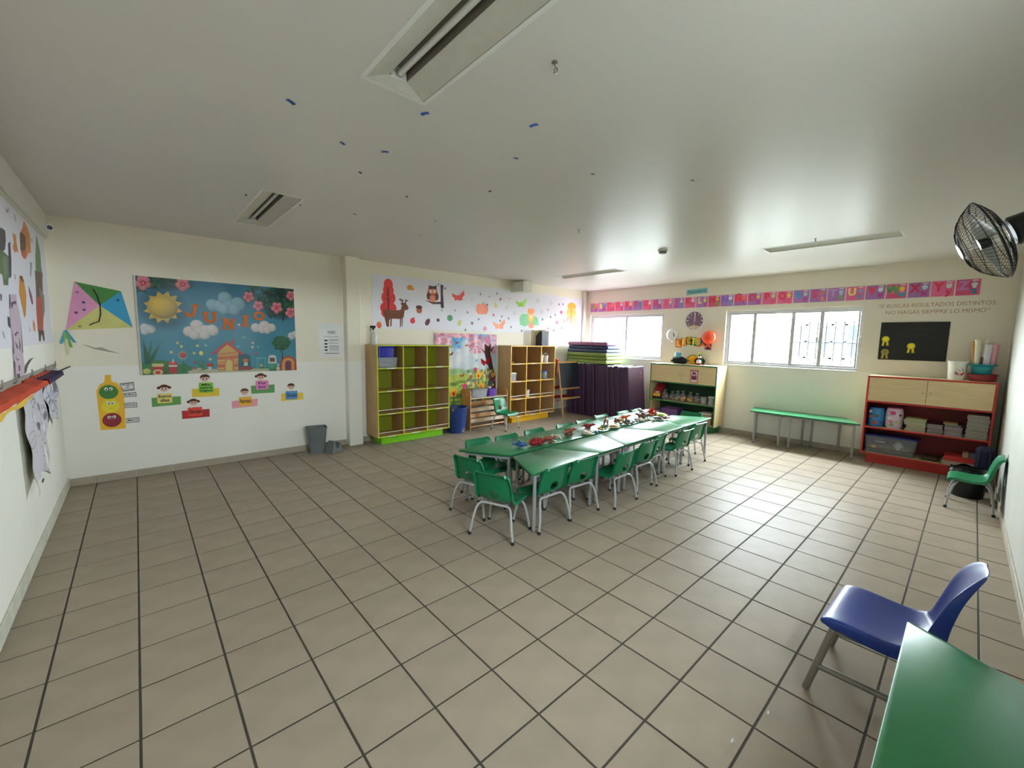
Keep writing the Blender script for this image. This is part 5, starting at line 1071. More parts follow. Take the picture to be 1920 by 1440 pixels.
# low wooden book rack
WD = mat('rack_pine', (186, 138, 84), 0.5, var=0.10, scale=6, stretch=(1, 6, 6)); WDL = mat('rack_pale_board', (206, 180, 148), 0.55, var=0.12, scale=6, stretch=(1, 8, 8))
t = thing('book_rack', 'low wooden rack with rounded ends and stepped boards under the cloth', 'rack', (4.96, 3.86, 0))
for s, hh in ((-0.45, 0.74), (0.43, 0.70)):
    P = [(0, 0), (0.27, 0), (0.27, hh)]+[(0.06+0.06*math.cos(a), hh-0.06+0.06*math.sin(a)) for a in [PI/2+PI/2*i/4 for i in range(5)]]
    m = MB(); m.prism(P, s-0.009, s+0.009, lambda u, v, w: (w, u, v)); m.build('end_panel', WD, t)
m = MB(); m.box((-0.441, 0.0, 0.565), (0.421, 0.26, 0.583), 0.002); m.build('shelf', WDL, t)
for i, (y, z0_, hh) in enumerate(((0.20, 0.40, 0.085), (0.15, 0.30, 0.075), (0.10, 0.20, 0.075), (0.05, 0.12, 0.07), (0.01, 0.045, 0.03))):
    m = MB(); m.box((-0.441, y, z0_), (0.421, y+0.012, z0_+hh), 0.002, rot=rx(-0.35)); m.build('slat', WDL if i % 2 else WD, t)
m = MB(); m.box((-0.441, 0.255, 0.03), (0.421, 0.265, 0.40)); m.build('back_board', mat('rack_back', (150, 128, 104), 0.6), t)
m = MB(); m.lathe([(0.012, 0), (0.012, 0.004), (0, 0.005)], 10, (-0.46, 0.10, 0.64), Matrix.Rotation(-PI/2, 3, 'Y')); m.build('screw_cap', matte((226, 196, 140), 0.5), t)
tub('storage_box', 'large frosted clear box with grey lid on the low rack', 'box', (4.74, 3.99, 0.583), 0.36, 0.22, 0.14, CLEAR, mat('grey_clear_lid', (160, 160, 152), 0.3, trans=0.3), 0.93)
tub('storage_bin', 'purple plastic bin on the low rack beside the clear box', 'bin', (5.045, 3.99, 0.583), 0.20, 0.20, 0.145, mat('purple_plastic', (92, 54, 150), 0.4), None, 0.85)
m = MB(); m.ball((0, 0, 0), (0.05, 0.05, 0.025), 10, 6); o = m.build('cloth_scrap', matte((196, 176, 160), 0.8), loc=(0, 0, -0.025)); o.location = (5.02, 3.98, 0.72); tag(o, 'crumpled pale cloth peeping out of the purple bin on the rack', 'cloth')

# easel
ET = mat('easel_beech', (196, 148, 92), 0.5, var=0.08, scale=5, stretch=(6, 6, 1)); ER = mat('easel_red', (150, 36, 30), 0.45)
t = thing('easel', "child's wooden easel with dark chalkboard standing beside the purple mats", 'easel', (7.16, 3.86, 0))
zt = 1.225
def leg(p, q, mt):
    m = MB(); a = Vector(p); b = Vector(q); d = (b-a); L = d.length; R_ = d.to_track_quat('Z', 'X').to_matrix(); m.box((-0.019, -0.011, 0), (0.019, 0.011, L), 0.003); m.v = [tuple(R_ @ Vector(v)+a) for v in m.v]; return m.build('leg', mt, t)
for s in (-1, 1): leg((s*0.345, -0.21, 0.002), (s*0.335, 0.0, zt), ET); leg((s*0.335, 0.24, 0.002), (s*0.325, 0.03, zt-0.02), ER)
yz = lambda z: -0.21+0.21*z/zt
for z, h in ((1.185, 0.045), (0.61, 0.035), (0.40, 0.04)):
    m = MB(); m.box((-0.32, yz(z)-0.012, z-h/2), (0.32, yz(z)+0.012, z+h/2), 0.003); m.build('cross_bar', ET, t)
for z in (0.62, 0.40):
    y = 0.24-0.21*z/zt; m = MB(); m.box((-0.32, y-0.01, z-0.03), (0.32, y+0.01, z+0.03), 0.003); m.build('cross_bar', ER, t)
m = MB(); a = MB(); z0_, z1_ = 0.63, 1.162
vs = []
for (x, z, o_) in ((-0.318, z0_, 0), (0.318, z0_, 0), (0.318, z1_, 0), (-0.318, z1_, 0), (-0.318, z0_, 0.01), (0.318, z0_, 0.01), (0.318, z1_, 0.01), (-0.318, z1_, 0.01)): vs.append((x, yz(z)-0.004+o_, z))
m.add(vs, [(0, 1, 2, 3), (7, 6, 5, 4), (0, 4, 5, 1), (1, 5, 6, 2), (2, 6, 7, 3), (3, 7, 4, 0)]); m.build('chalkboard', mat('blue_black_slate', (30, 38, 46), 0.6, var=0.1), t, smooth=0)
for s in (-1, 1): m = MB(); m.tube([(s*0.335-0.03, 0.012, zt+0.005), (s*0.335+0.03, 0.012, zt+0.005)], 0.03, 10); m.build('hinge_cap', mat('red_hinge', (178, 40, 32), 0.4), t)

# grey waste bin and its lid
GB = mat('grey_bin_plastic', (104, 110, 110), 0.5, var=0.05)
t = thing('waste_bin', 'open grey rectangular waste bin against the back wall near the pillar', 'bin', (1.93, 4.06, 0), -0.18)
def bring(sx, sy, z, i=0): return [(x*sx, y*sy, z) for x, y in rrect(-0.13+i, -0.105+i, 0.13-i, 0.105-i, 0.03-i*0.5, 3)]
m = MB(); A = bring(0.74, 0.78, 0.0); B = bring(0.76, 0.8, 0.15); B2 = bring(0.84, 0.86, 0.17); C_ = bring(1, 1, 0.37); Ci = bring(0.97, 0.97, 0.37); Ai = bring(0.72, 0.75, 0.01); n = len(A)
m.add(A+B+B2+C_+Ci+Ai, [list(range(n))[::-1], list(range(5*n, 6*n))]+[(k*n+i, k*n+(i+1) % n, (k+1)*n+(i+1) % n, (k+1)*n+i) for k in range(5) for i in range(n)]); m.build('body', GB, t)
m = MB(); m.tube([(x*1.01, y*1.01, 0.365) for x, y, _ in bring(1, 1, 0)], 0.006, 6, closed=True); m.build('rim', GB, t)
t = thing('bin_lid', 'grey swing lid of the bin lying tipped on the floor', 'lid', (2.11, 3.93, 0), 0.5)
m = MB(); P = [(-0.10, 0.0), (-0.085, 0.03), (-0.03, 0.17), (-0.012, 0.165), (0.0, 0.06), (0.03, 0.055), (0.07, 0.13), (0.085, 0.12), (0.10, 0.03), (0.115, 0.0)]
m.prism(P, -0.075, 0.075, lambda u, v, w: (u, w*(1-0.35*v/0.17), v)); m.build('shell', GB, t)
m = MB(); m.tube([(-0.11, -0.085, 0.008), (0.12, -0.085, 0.008), (0.12, 0.085, 0.008), (-0.11, 0.085, 0.008)], 0.008, 6, closed=True); m.build('rim', GB, t)

# gym mats
MATP = mat('purple_vinyl', (66, 42, 74), 0.42, var=0.05, scale=2, bump=0.25, bscale=8)
MP2 = mat('plum_vinyl', (140, 88, 128), 0.4, var=0.04, bump=0.2, bscale=8); MN = mat('navy_vinyl', (38, 56, 92), 0.4, var=0.05, bump=0.2, bscale=8); MG = mat('moss_vinyl', (122, 142, 74), 0.42, var=0.05, bump=0.2, bscale=8)
NM = 13; th = 0.124; proto = None
for i in range(NM):
    yy = 4.10-i*th; tilt = 0.02+0.075*min(1, max(0, (i-3)/6)); lab = 'upright purple gym mat, %s counting from the back wall' % ['first', 'second', 'third', 'fourth', 'fifth', 'sixth', 'seventh', 'eighth', 'ninth', 'tenth', 'eleventh', 'twelfth', 'thirteenth'][i]
    if i == NM-1: lab = 'upright purple gym mat with a printed crest, beside the green shelf unit'
    m = MB(); nx = 6
    jit = random.uniform(-0.015, 0.015)
    m.box((7.45+jit, -th+0.006, 0.0), (8.04+jit, -0.004, 1.13+random.uniform(-0.01, 0.012)), 0.009)
    me = m.build('gym_mat', MATP, loc=(7.74, 0, 0)); me.location = (7.74, yy-0.10*tilt/0.095*0.9, 0); me.rotation_euler = (-tilt, 0, 0)
    tag(me, lab, 'mat', 'upright purple gym mats')
    last = me
# crest and seam on the nearest mat
m = MB(); cx_, cz_ = 0.16, 0.98
m.prism([(cx_-0.02, cz_+0.02), (cx_, cz_+0.06), (cx_+0.02, cz_+0.035), (cx_+0.012, cz_), (cx_-0.012, cz_)], 0.0, 0.001, lambda u, v, w: (u, -th+0.0055-w, v)); m.prism(rect(cx_-0.05, cz_-0.05, cx_+0.05, cz_-0.042), 0, 0.001, lambda u, v, w: (u, -th+0.0055-w, v)); m.prism(rect(cx_-0.04, cz_-0.075, cx_+0.04, cz_-0.068), 0, 0.001, lambda u, v, w: (u, -th+0.0055-w, v))
m.build('printed_crest', matte((150, 110, 92), 0.6), last, smooth=0)
z = 1.165
for i, (mt, h, nm, wob) in enumerate(((MG, 0.082, 'moss green gym mat lying lowest in the horizontal pile', 0.0), (MG, 0.08, 'moss green gym mat lying second from bottom in the pile', 0.01), (MG, 0.08, 'moss green gym mat lying third in the horizontal pile', -0.008), (MN, 0.075, 'navy gym mat lying directly on the green mats', 0.0), (MN, 0.075, 'navy gym mat lying just under the plum one', 0.03), (MP2, 0.085, 'plum coloured gym mat on top of the horizontal pile', 0.005))):
    m = MB(); nseg = 8; sag = lambda a: -0.006*math.sin(PI*a)
    m.box((7.44+wob, 3.05, 0), (8.06, 4.13, h-0.003), 0.02); o = m.build('gym_mat', mt, loc=(7.75, 3.59, 0)); o.location = (7.75+wob*0.3, 3.59, z); tag(o, nm, 'mat', 'gym mats piled flat'); z += h
# ------------------------------------------------------------------ small chairs
CHG = mat('green_chair_plastic', (14, 112, 72), 0.32, spec=0.5, var=0.04, scale=3, bump=0.08, bscale=120)
LEGM = mat('grey_enamel_tube', (178, 178, 178), 0.35, metal=0.15, var=0.03)
RUB = mat('black_rubber', (26, 26, 28), 0.7)
def chair_shell():
    # profile along seat and back (y forward = front of seat), arc-length param b 0..1
    prof = [(0.205, 0.268), (0.200, 0.292), (0.180, 0.303), (0.13, 0.303), (0.07, 0.297), (0.0, 0.292), (-0.06, 0.294), (-0.10, 0.302), (-0.130, 0.318), (-0.150, 0.342), (-0.160, 0.368), (-0.167, 0.395), (-0.173, 0.420), (-0.179, 0.445), (-0.186, 0.470), (-0.193, 0.495), (-0.199, 0.518), (-0.205, 0.538), (-0.212, 0.553), (-0.222, 0.562), (-0.230, 0.560)]
    prof = [(y*0.86, z) for y, z in prof]
    wid = [0.150, 0.160, 0.168, 0.172, 0.174, 0.175, 0.174, 0.172, 0.171, 0.170, 0.169, 0.168, 0.167, 0.166, 0.164, 0.162, 0.159, 0.155, 0.148, 0.137, 0.130]
    cup = [0.0, 0.004, 0.008, 0.012, 0.014, 0.016, 0.018, 0.020, 0.024, 0.028, 0.030, 0.031, 0.031, 0.030, 0.029, 0.027, 0.024, 0.020, 0.014, 0.008, 0.004]
    nu = 14; nv = len(prof)-1; V = []
    for j in range(nv+1):
        y, z = prof[j]; a = prof[max(0, j-1)]; b = prof[min(nv, j+1)]; ty, tz = b[0]-a[0], b[1]-a[1]; L = math.hypot(ty, tz); ny, nz = -tz/L*-1, ty/L*-1
        ny, nz = tz/L, -ty/L                      # towards the sitter: up on the seat, forward on the back
        for i in range(nu+1):
            u = (i/nu)*2-1
            if i in (0, nu):                       # flange turned away from the sitter
                s = -1 if i == 0 else 1; c = cup[j]-0.020; x = s*(wid[j]+0.004)
            else:
                uu = ((i-1)/(nu-2))*2-1; x = uu*wid[j]; c = cup[j]*abs(uu)**2.4
            V.append([x, y+ny*c, z+nz*c])
    def idx(i, j): return j*(nu+1)+i
    hi = range(5, 9); hj = range(9, 12); fs = []
    for j in range(nv):
        for i in range(nu):
            if i in hi and j in hj: continue
            fs.append([idx(i, j), idx(i+1, j), idx(i+1, j+1), idx(i, j+1)])
    loop = [(i, 9) for i in range(5, 10)]+[(9, j) for j in (10, 11, 12)]+[(i, 12) for i in range(8, 4, -1)]+[(5, j) for j in (11, 10)]
    c = np.mean([V[idx(i, j)] for i, j in loop], axis=0); zc = c[2]
    for (i, j) in loop:
        p = V[idx(i, j)]; dx, dz = p[0], p[2]-zc; a = math.atan2(dz/0.045, dx/0.052); nx_, nz_ = 0.050*math.cos(a), zc+0.040*math.sin(a)
        k = (nz_-0.342)/(0.420-0.342); yy = (-0.150+(-0.023)*k)*0.86; V[idx(i, j)] = [nx_, yy+0.028*0*abs(nx_), nz_]
    m = MB(); m.add(V, fs); return m
def small_chair(label, group):
    t = thing('school_chair', label, 'chair', (0, 0, 0), 0, group)
    sh = chair_shell().build('seat_shell', CHG, t, solid=0.005, smooth=50)
    for s in (-1, 1):
        for q, (fy, ty) in (('r', (-0.165, -0.10)), ('f', (0.165, 0.10))):
            P = [(s*0.205, fy, 0.016), (s*0.185, fy*0.83+ty*0.17, 0.13), (s*0.168, fy*0.5+ty*0.5, 0.222), (s*0.155, fy*0.25+ty*0.75, 0.258), (s*0.132, ty, 0.277), (s*0.10, ty, 0.281)]
            m = MB(); m.tube(P, 0.0105, 8); lo = m.build('leg', LEGM, t)
            m = MB(); m.lathe([(0.0135, 0), (0.0135, 0.02), (0.011, 0.026)], 8, (s*0.206, fy*1.005, 0)); m.build('foot_cap', RUB, lo)
    m = MB()
    for ty in (-0.10, 0.10): m.tube([(-0.10, ty, 0.281), (0.10, ty, 0.281)], 0.0105, 8)
    for s in (-1, 1): m.tube([(s*0.09, -0.10, 0.281), (s*0.09, 0.10, 0.281)], 0.007, 6)
    m.build('seat_frame', LEGM, t)
    return t
GC = 'small green chairs around the long table'
pc = small_chair('proto', GC); us = [False]
NUMS = ['nearest', 'second', 'third', 'fourth', 'fifth', 'sixth', 'seventh', 'eighth']
def hd(a): return math.radians(a)-PI/2           # heading of the sitter, degrees from +x
place(pc, us, (2.335, 0.47, 0), hd(21), 'small green chair at the near end of the long table, back fully visible', GC)
place(pc, us, (2.47, 0.965, 0), hd(14), 'small green chair at the near end of the long table, behind another chair', GC)
for i, (x, y, a) in enumerate(((2.757, 0.375, 90), (3.176, 0.375, 86), (3.71, 0.268, 91), (4.26, 0.348, 89), (4.64, 0.425, 96), (5.19, 0.363, 88), (5.76, 0.45, 84))):
    place(pc, us, (x, y, 0), hd(a), 'small green chair pushed in along the open-floor side of the table, %s' % (NUMS[i]+' to the camera' if i == 0 else NUMS[i]+' from the camera'), GC)
for i, x in enumerate((2.80, 3.17, 3.65, 4.20, 4.61, 5.15, 5.71, 6.07)):
    y = (1.42, 1.36, 1.39, 1.37, 1.38, 1.48, 1.47, 1.45)[i]
    place(pc, us, (x, y-0.17, 0), hd(-90+(i*37 % 9-4)), 'small green chair along the shelf side of the table, %s' % (NUMS[i]+' to the camera' if i == 0 else NUMS[i]+' from the camera'), GC)
place(pc, us, (6.36, 0.74, 0), hd(185), 'small green chair at the far end of the long table', GC)
place(pc, us, (5.12, 3.60, 0), hd(-78), 'small green chair standing alone in front of the low wooden rack', 'small green chairs standing apart'); 
place(pc, us, (6.46, -2.248, 0), hd(90), 'small green chair against the right wall in front of black bin', 'small green chairs standing apart')

# ------------------------------------------------------------------ trapezoid tables
TOP = mat('green_table_laminate', (44, 124, 78), 0.34, spec=0.62, var=0.05, scale=3, bump=0.14, bscale=7)
TEDGE = mat('green_table_edge', (20, 92, 54), 0.4, var=0.04)
TLEG = mat('grey_table_tube', (158, 158, 160), 0.4, metal=0.25, var=0.03)
TZ = 0.54
def trap(name_label, L, S, D, group, legs=True):
    t = thing('trapezoid_table', name_label, 'table', (0, 0, 0), 0, group); P0 = [(-L/2, 0), (L/2, 0), (S/2, D), (-S/2, D)]
    # rounded corners
    P = []
    for k in range(4):
        p = Vector(P0[k]); a = (Vector(P0[k-1])-p).normalized(); b = (Vector(P0[(k+1) % 4])-p).normalized(); r = 0.022
        for q in range(4): u = q/3; P.append(tuple(p+a*r*(1-u)**2+b*r*u**2))
    n = len(P); c = Vector((0, D/2)); b = 0.004
    m = MB(); Pi = [tuple(c+(Vector(p)-c)*(1-b/0.3)) for p in P]
    vs = [(x, y, TZ-0.022) for x, y in Pi]+[(x, y, TZ-0.019) for x, y in P]+[(x, y, TZ-0.003) for x, y in P]+[(x, y, TZ) for x, y in Pi]
    fs = [list(range(n))[::-1], list(range(3*n, 4*n))]; mi = [1, 0]
    for k in range(3):
        for i in range(n): fs.append([k*n+i, k*n+(i+1) % n, (k+1)*n+(i+1) % n, (k+1)*n+i]); mi.append(0 if k == 2 else 1)
    m.v = vs; m.f = fs; m.m = mi; m.build('tabletop', [TOP, TEDGE], t, smooth=40)
    e = 0.055
    LP = [(-L/2+e*1.6, e*0.75), (L/2-e*1.6, e*0.75), (S/2-e*0.35, D-e*0.8), (-S/2+e*0.35, D-e*0.8)]
    m = MB()
    for k in range(4):
        p, q = LP[k], LP[(k+1) % 4]; d = Vector((q[0]-p[0], q[1]-p[1], 0)); R_ = math.atan2(d.y, d.x); mm = MB(); mm.box((0, -0.011, TZ-0.056), (d.length, 0.011, TZ-0.022), 0.002); M_ = rz3(R_)
        m.add([tuple(M_ @ Vector(v)+Vector((p[0], p[1], 0))) for v in mm.v], mm.f)
    m.build('apron_frame', TLEG, t)
    for (x, y) in LP:
        m = MB(); m.tube([(x, y, 0.012), (x, y, TZ-0.022)], 0.0165, 10); lo = m.build('leg', TLEG, t); m = MB(); m.lathe([(0.019, 0), (0.019, 0.016), (0.016, 0.02)], 10, (x, y, 0)); m.build('foot_cap', mat('grey_foot_cap', (110, 108, 106), 0.6), lo)
    return t
A_ROW = math.radians(2.62); ex = Vector((math.cos(A_ROW), math.sin(A_ROW), 0)); ey = Vector((-math.sin(A_ROW), math.cos(A_ROW), 0)); O_ = Vector((2.468, 0.235, 0))
Lg, Sh, Dp = 1.012, 0.475, 0.492; GT = 'green trapezoid tables of the long table'
NM_ = ['nearest the camera', 'second from the camera', 'third from the camera', 'fourth from the camera', 'farthest from the camera']
protoT = trap('p', Lg, Sh, Dp, GT); us = [False]
pit = [Lg/2, Lg+Sh/2+0.003, Lg*1.5+Sh+0.006, Lg*2+Sh*1.5+0.009, Lg*2.5+Sh*2+0.012]
for i, u in enumerate(pit):
    longfront = i % 2 == 0
    p = O_+ex*u+(ey*0 if longfront else ey*Dp)
    place(protoT, us, p, A_ROW+(0 if longfront else PI), 'green trapezoid table in the open-floor row of the long table, %s' % NM_[i], GT)
for i, u in enumerate(pit):
    longback = i % 2 == 0
    p = O_+ex*(u+0.015-0.008*i)+(ey*(2*Dp+0.045) if longback else ey*(Dp+0.045))
    place(protoT, us, p, A_ROW+(PI if longback else 0), 'green trapezoid table in the shelf-side row of the long table, %s' % NM_[i], GT)
# two more under the right-hand window and one beside the camera
LONELY = 'green trapezoid tables standing apart'
def wall_table(label, front, back, xf, xb, cy):
    t = thing('trapezoid_table', label, 'table', (xf, cy, 0), 0, LONELY); P = [(0, front[0]-cy), (0, front[1]-cy), (xb-xf, back[1]-cy), (xb-xf, back[0]-cy)]
    m = MB(); n = 4; Pi = [(x*0.985+0.003, y*0.99) for x, y in P]
    vs = [(x, y, TZ-0.022) for x, y in P]+[(x, y, TZ-0.003) for x, y in P]+[(x, y, TZ) for x, y in Pi]; m.v = vs; m.f = [[3, 2, 1, 0], [8, 9, 10, 11]]+[[k*4+i, k*4+(i+1) % 4, (k+1)*4+(i+1) % 4, (k+1)*4+i] for k in (0, 1) for i in range(4)]; m.m = [1, 0]+[1]*4+[0]*4
    m.build('tabletop', [TOP, TEDGE], t, smooth=0); D = xb-xf
    LP = [(0.035, front[0]-cy+(0.07 if front[0] < front[1] else -0.07)), (0.035, front[1]-cy-(0.07 if front[0] < front[1] else -0.07)), (D-0.03, back[1]-cy-0.06), (D-0.03, back[0]-cy+0.06)]
    m = MB()
    for k in range(4):
        p, q = LP[k], LP[(k+1) % 4]; m.tube([(p[0], p[1], TZ-0.038), (q[0], q[1], TZ-0.038)], 0.014, 6)
    m.build('apron_frame', TLEG, t)
    for (x, y) in LP:
        m = MB(); m.tube([(x, y, 0.012), (x, y, TZ-0.022)], 0.0165, 10); lo = m.build('leg', TLEG, t); m = MB(); m.lathe([(0.019, 0), (0.019, 0.016), (0.016, 0.02)], 10, (x, y, 0)); m.build('foot_cap', mat('grey_foot_cap', (110, 108, 106), 0.6), lo)
    return t
wall_table('green table under the right-hand window, beside the green shelf unit', (-0.205, 0.30), (-0.42, 0.40), 7.715, 8.205, 0.05)
wall_table('green table under the right-hand window, beside the red shelf unit', (-1.145, -0.21), (-0.90, -0.425), 7.715, 8.205, -0.66)
# table by the camera
t = trap('green trapezoid table in the lower right corner beside the blue chair', 1.10, 0.72, 0.375, LONELY); t.location = (2.375-0.55, -2.06, 0); t.rotation_euler = (0, 0, PI)
t.location = (2.375-0.55, -2.06, 0)

# ------------------------------------------------------------------ toys on the table
def on_table(px, py): x, y = Fl(px, py, TZ+0.005); return x, y
def shark(px, py, L, rz, c, label, cat='toy'):
    x, y = on_table(px, py); mt = mat('shark_blue', c, 0.4, var=0.1, scale=20); t = thing('toy_shark', label, cat, (x, y, TZ), rz)
    m = MB(); P = [(-L*0.40, 0, 0.036), (-L*0.30, 0, 0.036), (-L*0.10, 0, 0.038), (L*0.12, 0, 0.038), (L*0.32, 0, 0.034), (L*0.46, 0, 0.030), (L*0.5, 0, 0.028)]; m.tube(P, [0.004, 0.008, 0.019, 0.023, 0.019, 0.009, 0.003], 10); m.build('body', mt, t)
    def fin(nm, P, a, b): m = MB(); m.prism(P, a, b, lambda u, v, w: (u, w, v)); m.build(nm, mt, t, smooth=0)
    fin('dorsal_fin', [(-0.012, 0.054), (0.035, 0.056), (-0.016, 0.092)], -0.004, 0.004); fin('tail_fin', [(-L*0.36, 0.036), (-L*0.5, 0.085), (-L*0.44, 0.038), (-L*0.49, 0.005), (-L*0.40, 0.028)], -0.003, 0.003)
    for s in (-1, 1): m = MB(); m.prism([(0.02, 0), (0.065, 0), (0.0, 0.075)], 0.022, 0.028, lambda u, v, w, s=s: (u-0.01, s*(v*0.6+0.014), w-v*0.25)); m.build('side_fin', mt, t, smooth=0)
shark(974, 838.5, 0.17, -0.75, (24, 74, 128), 'blue toy shark on the green table, alone at the near end')
TOYC = {'red': (150, 28, 38), 'crimson': (150, 28, 40), 'brown': (110, 58, 40), 'lime': (150, 190, 50), 'cream': (206, 192, 170), 'grey': (96, 90, 98), 'orange': (206, 92, 44), 'teal': (40, 110, 140), 'ochre': (176, 142, 50), 'olive': (104, 108, 60), 'black': (44, 44, 52), 'white': (216, 214, 210), 'rust': (140, 62, 40), 'scarlet': (190, 42, 30), 'mauve': (140, 110, 130)}
def toy(px, py, kind, c, s, label, seed):
    x, y = on_table(px, py); R_ = random.Random(seed); mt = mat('toy_'+c, TOYC[c], 0.4, var=0.22, scale=30); nm = {'spiky': 'spiky_toy', 'beast': 'toy_animal', 'bug': 'toy_insect', 'disc': 'toy_shell', 'star': 'toy_starfish'}[kind]
    t = thing(nm, label, 'toy', (x, y, TZ), R_.uniform(0, 6.28), 'small toys scattered along the table')
    if kind == 'spiky':
        m = MB(); m.ball((0, 0, 0.045*s), (0.05*s, 0.05*s, 0.042*s), 10, 7); m.build('body', mt, t); m = MB()
        for k in range(26):
            a, e = R_.uniform(0, 6.28), R_.uniform(-0.2, 1.4); d = Vector((math.cos(a)*math.cos(e), math.sin(a)*math.cos(e), math.sin(e))); c0 = Vector((0, 0, 0.045*s)); q = c0+d*0.085*s; q.z = max(q.z, 0.004); m.tube([c0+d*0.03*s, c0+d*0.055*s, q], [0.010*s, 0.008*s, 0.002*s], 5)
        m.build('spines', mt, t)
    elif kind == 'beast':
        m = MB(); m.tube([(-0.10*s, 0, 0.05*s), (-0.06*s, 0, 0.056*s), (-0.02*s, 0, 0.062*s), (0.03*s, 0, 0.062*s), (0.06*s, 0, 0.075*s), (0.085*s, 0, 0.092*s), (0.12*s, 0, 0.088*s)], [0.004*s, 0.012*s, 0.026*s, 0.026*s, 0.017*s, 0.018*s, 0.009*s], 8); m.build('body', mt, t)
        for a in (-0.025, 0.035):
            for q in (-1, 1): m = MB(); m.tube([(a*s, q*0.016*s, 0.055*s), (a*s+0.006*s, q*0.024*s, 0.025*s), (a*s, q*0.026*s, 0.001)], [0.012*s, 0.008*s, 0.009*s], 6); m.build('leg', mt, t)
        m = MB()
        for k in range(5): z = 0.085*s; m.prism([(-0.05*s+k*0.022*s-0.009*s, z-0.008*s), (-0.05*s+k*0.022*s+0.009*s, z-0.008*s), (-0.05*s+k*0.022*s, z+0.022*s)], -0.002, 0.002, lambda u, v, w: (u, w, v))
        m.build('crest', mt, t, smooth=0)
    elif kind == 'bug':
        m = MB(); m.ball((0, 0, 0.022*s), (0.05*s, 0.022*s, 0.018*s), 10, 6); m.ball((0.055*s, 0, 0.024*s), (0.018*s, 0.016*s, 0.014*s), 8, 5); m.build('body', mt, t)
        for k in range(3):
            for q in (-1, 1): m = MB(); a = (k-1)*0.03*s; m.tube([(a, q*0.015*s, 0.022*s), (a*1.5, q*0.045*s, 0.045*s), (a*1.9, q*0.075*s, 0.001)], [0.004*s, 0.0035*s, 0.002*s], 5); m.build('leg', mt, t)
        for q in (-1, 1): m = MB(); m.tube([(0.066*s, q*0.008*s, 0.028*s), (0.10*s, q*0.03*s, 0.05*s)], [0.003*s, 0.0015*s], 5); m.build('feeler', mt, t)
    elif kind == 'disc':
        m = MB(); m.ball((0, 0, 0.022*s), (0.065*s, 0.05*s, 0.022*s), 14, 7); m.build('shell', mt, t); m = MB(); m.tube([(0.066*s*math.cos(a), 0.051*s*math.sin(a), 0.016*s) for a in [2*PI*i/16 for i in range(16)]], 0.006*s, 6, closed=True); m.build('rim', mat('toy_cream', TOYC['cream'], 0.4, var=0.22, scale=30), t)
    else:
        m = MB()
        P = [(math.cos(k*PI/5)*(0.075 if k % 2 == 0 else 0.03)*s, math.sin(k*PI/5)*(0.075 if k % 2 == 0 else 0.03)*s) for k in range(10)]; vs = [(0, 0, 0.03*s)]+[(x_, y_, 0.012) for x_, y_ in P]+[(x_, y_, 0) for x_, y_ in P]; fs = [[0, 1+i, 1+(i+1) % 10] for i in range(10)]+[[1+i, 11+i, 11+(i+1) % 10, 1+(i+1) % 10] for i in range(10)]+[list(range(11, 21))[::-1]]; m.add(vs, fs); m.build('body', mt, t, smooth=0)
        m = MB()
        for k in range(5): a = 2*k*PI/5; m.ball((math.cos(a)*0.035*s, math.sin(a)*0.035*s, 0.024*s), 0.007*s, 6, 4)
        m.build('bumps', mat('toy_cream', TOYC['cream'], 0.4, var=0.22, scale=30), t)
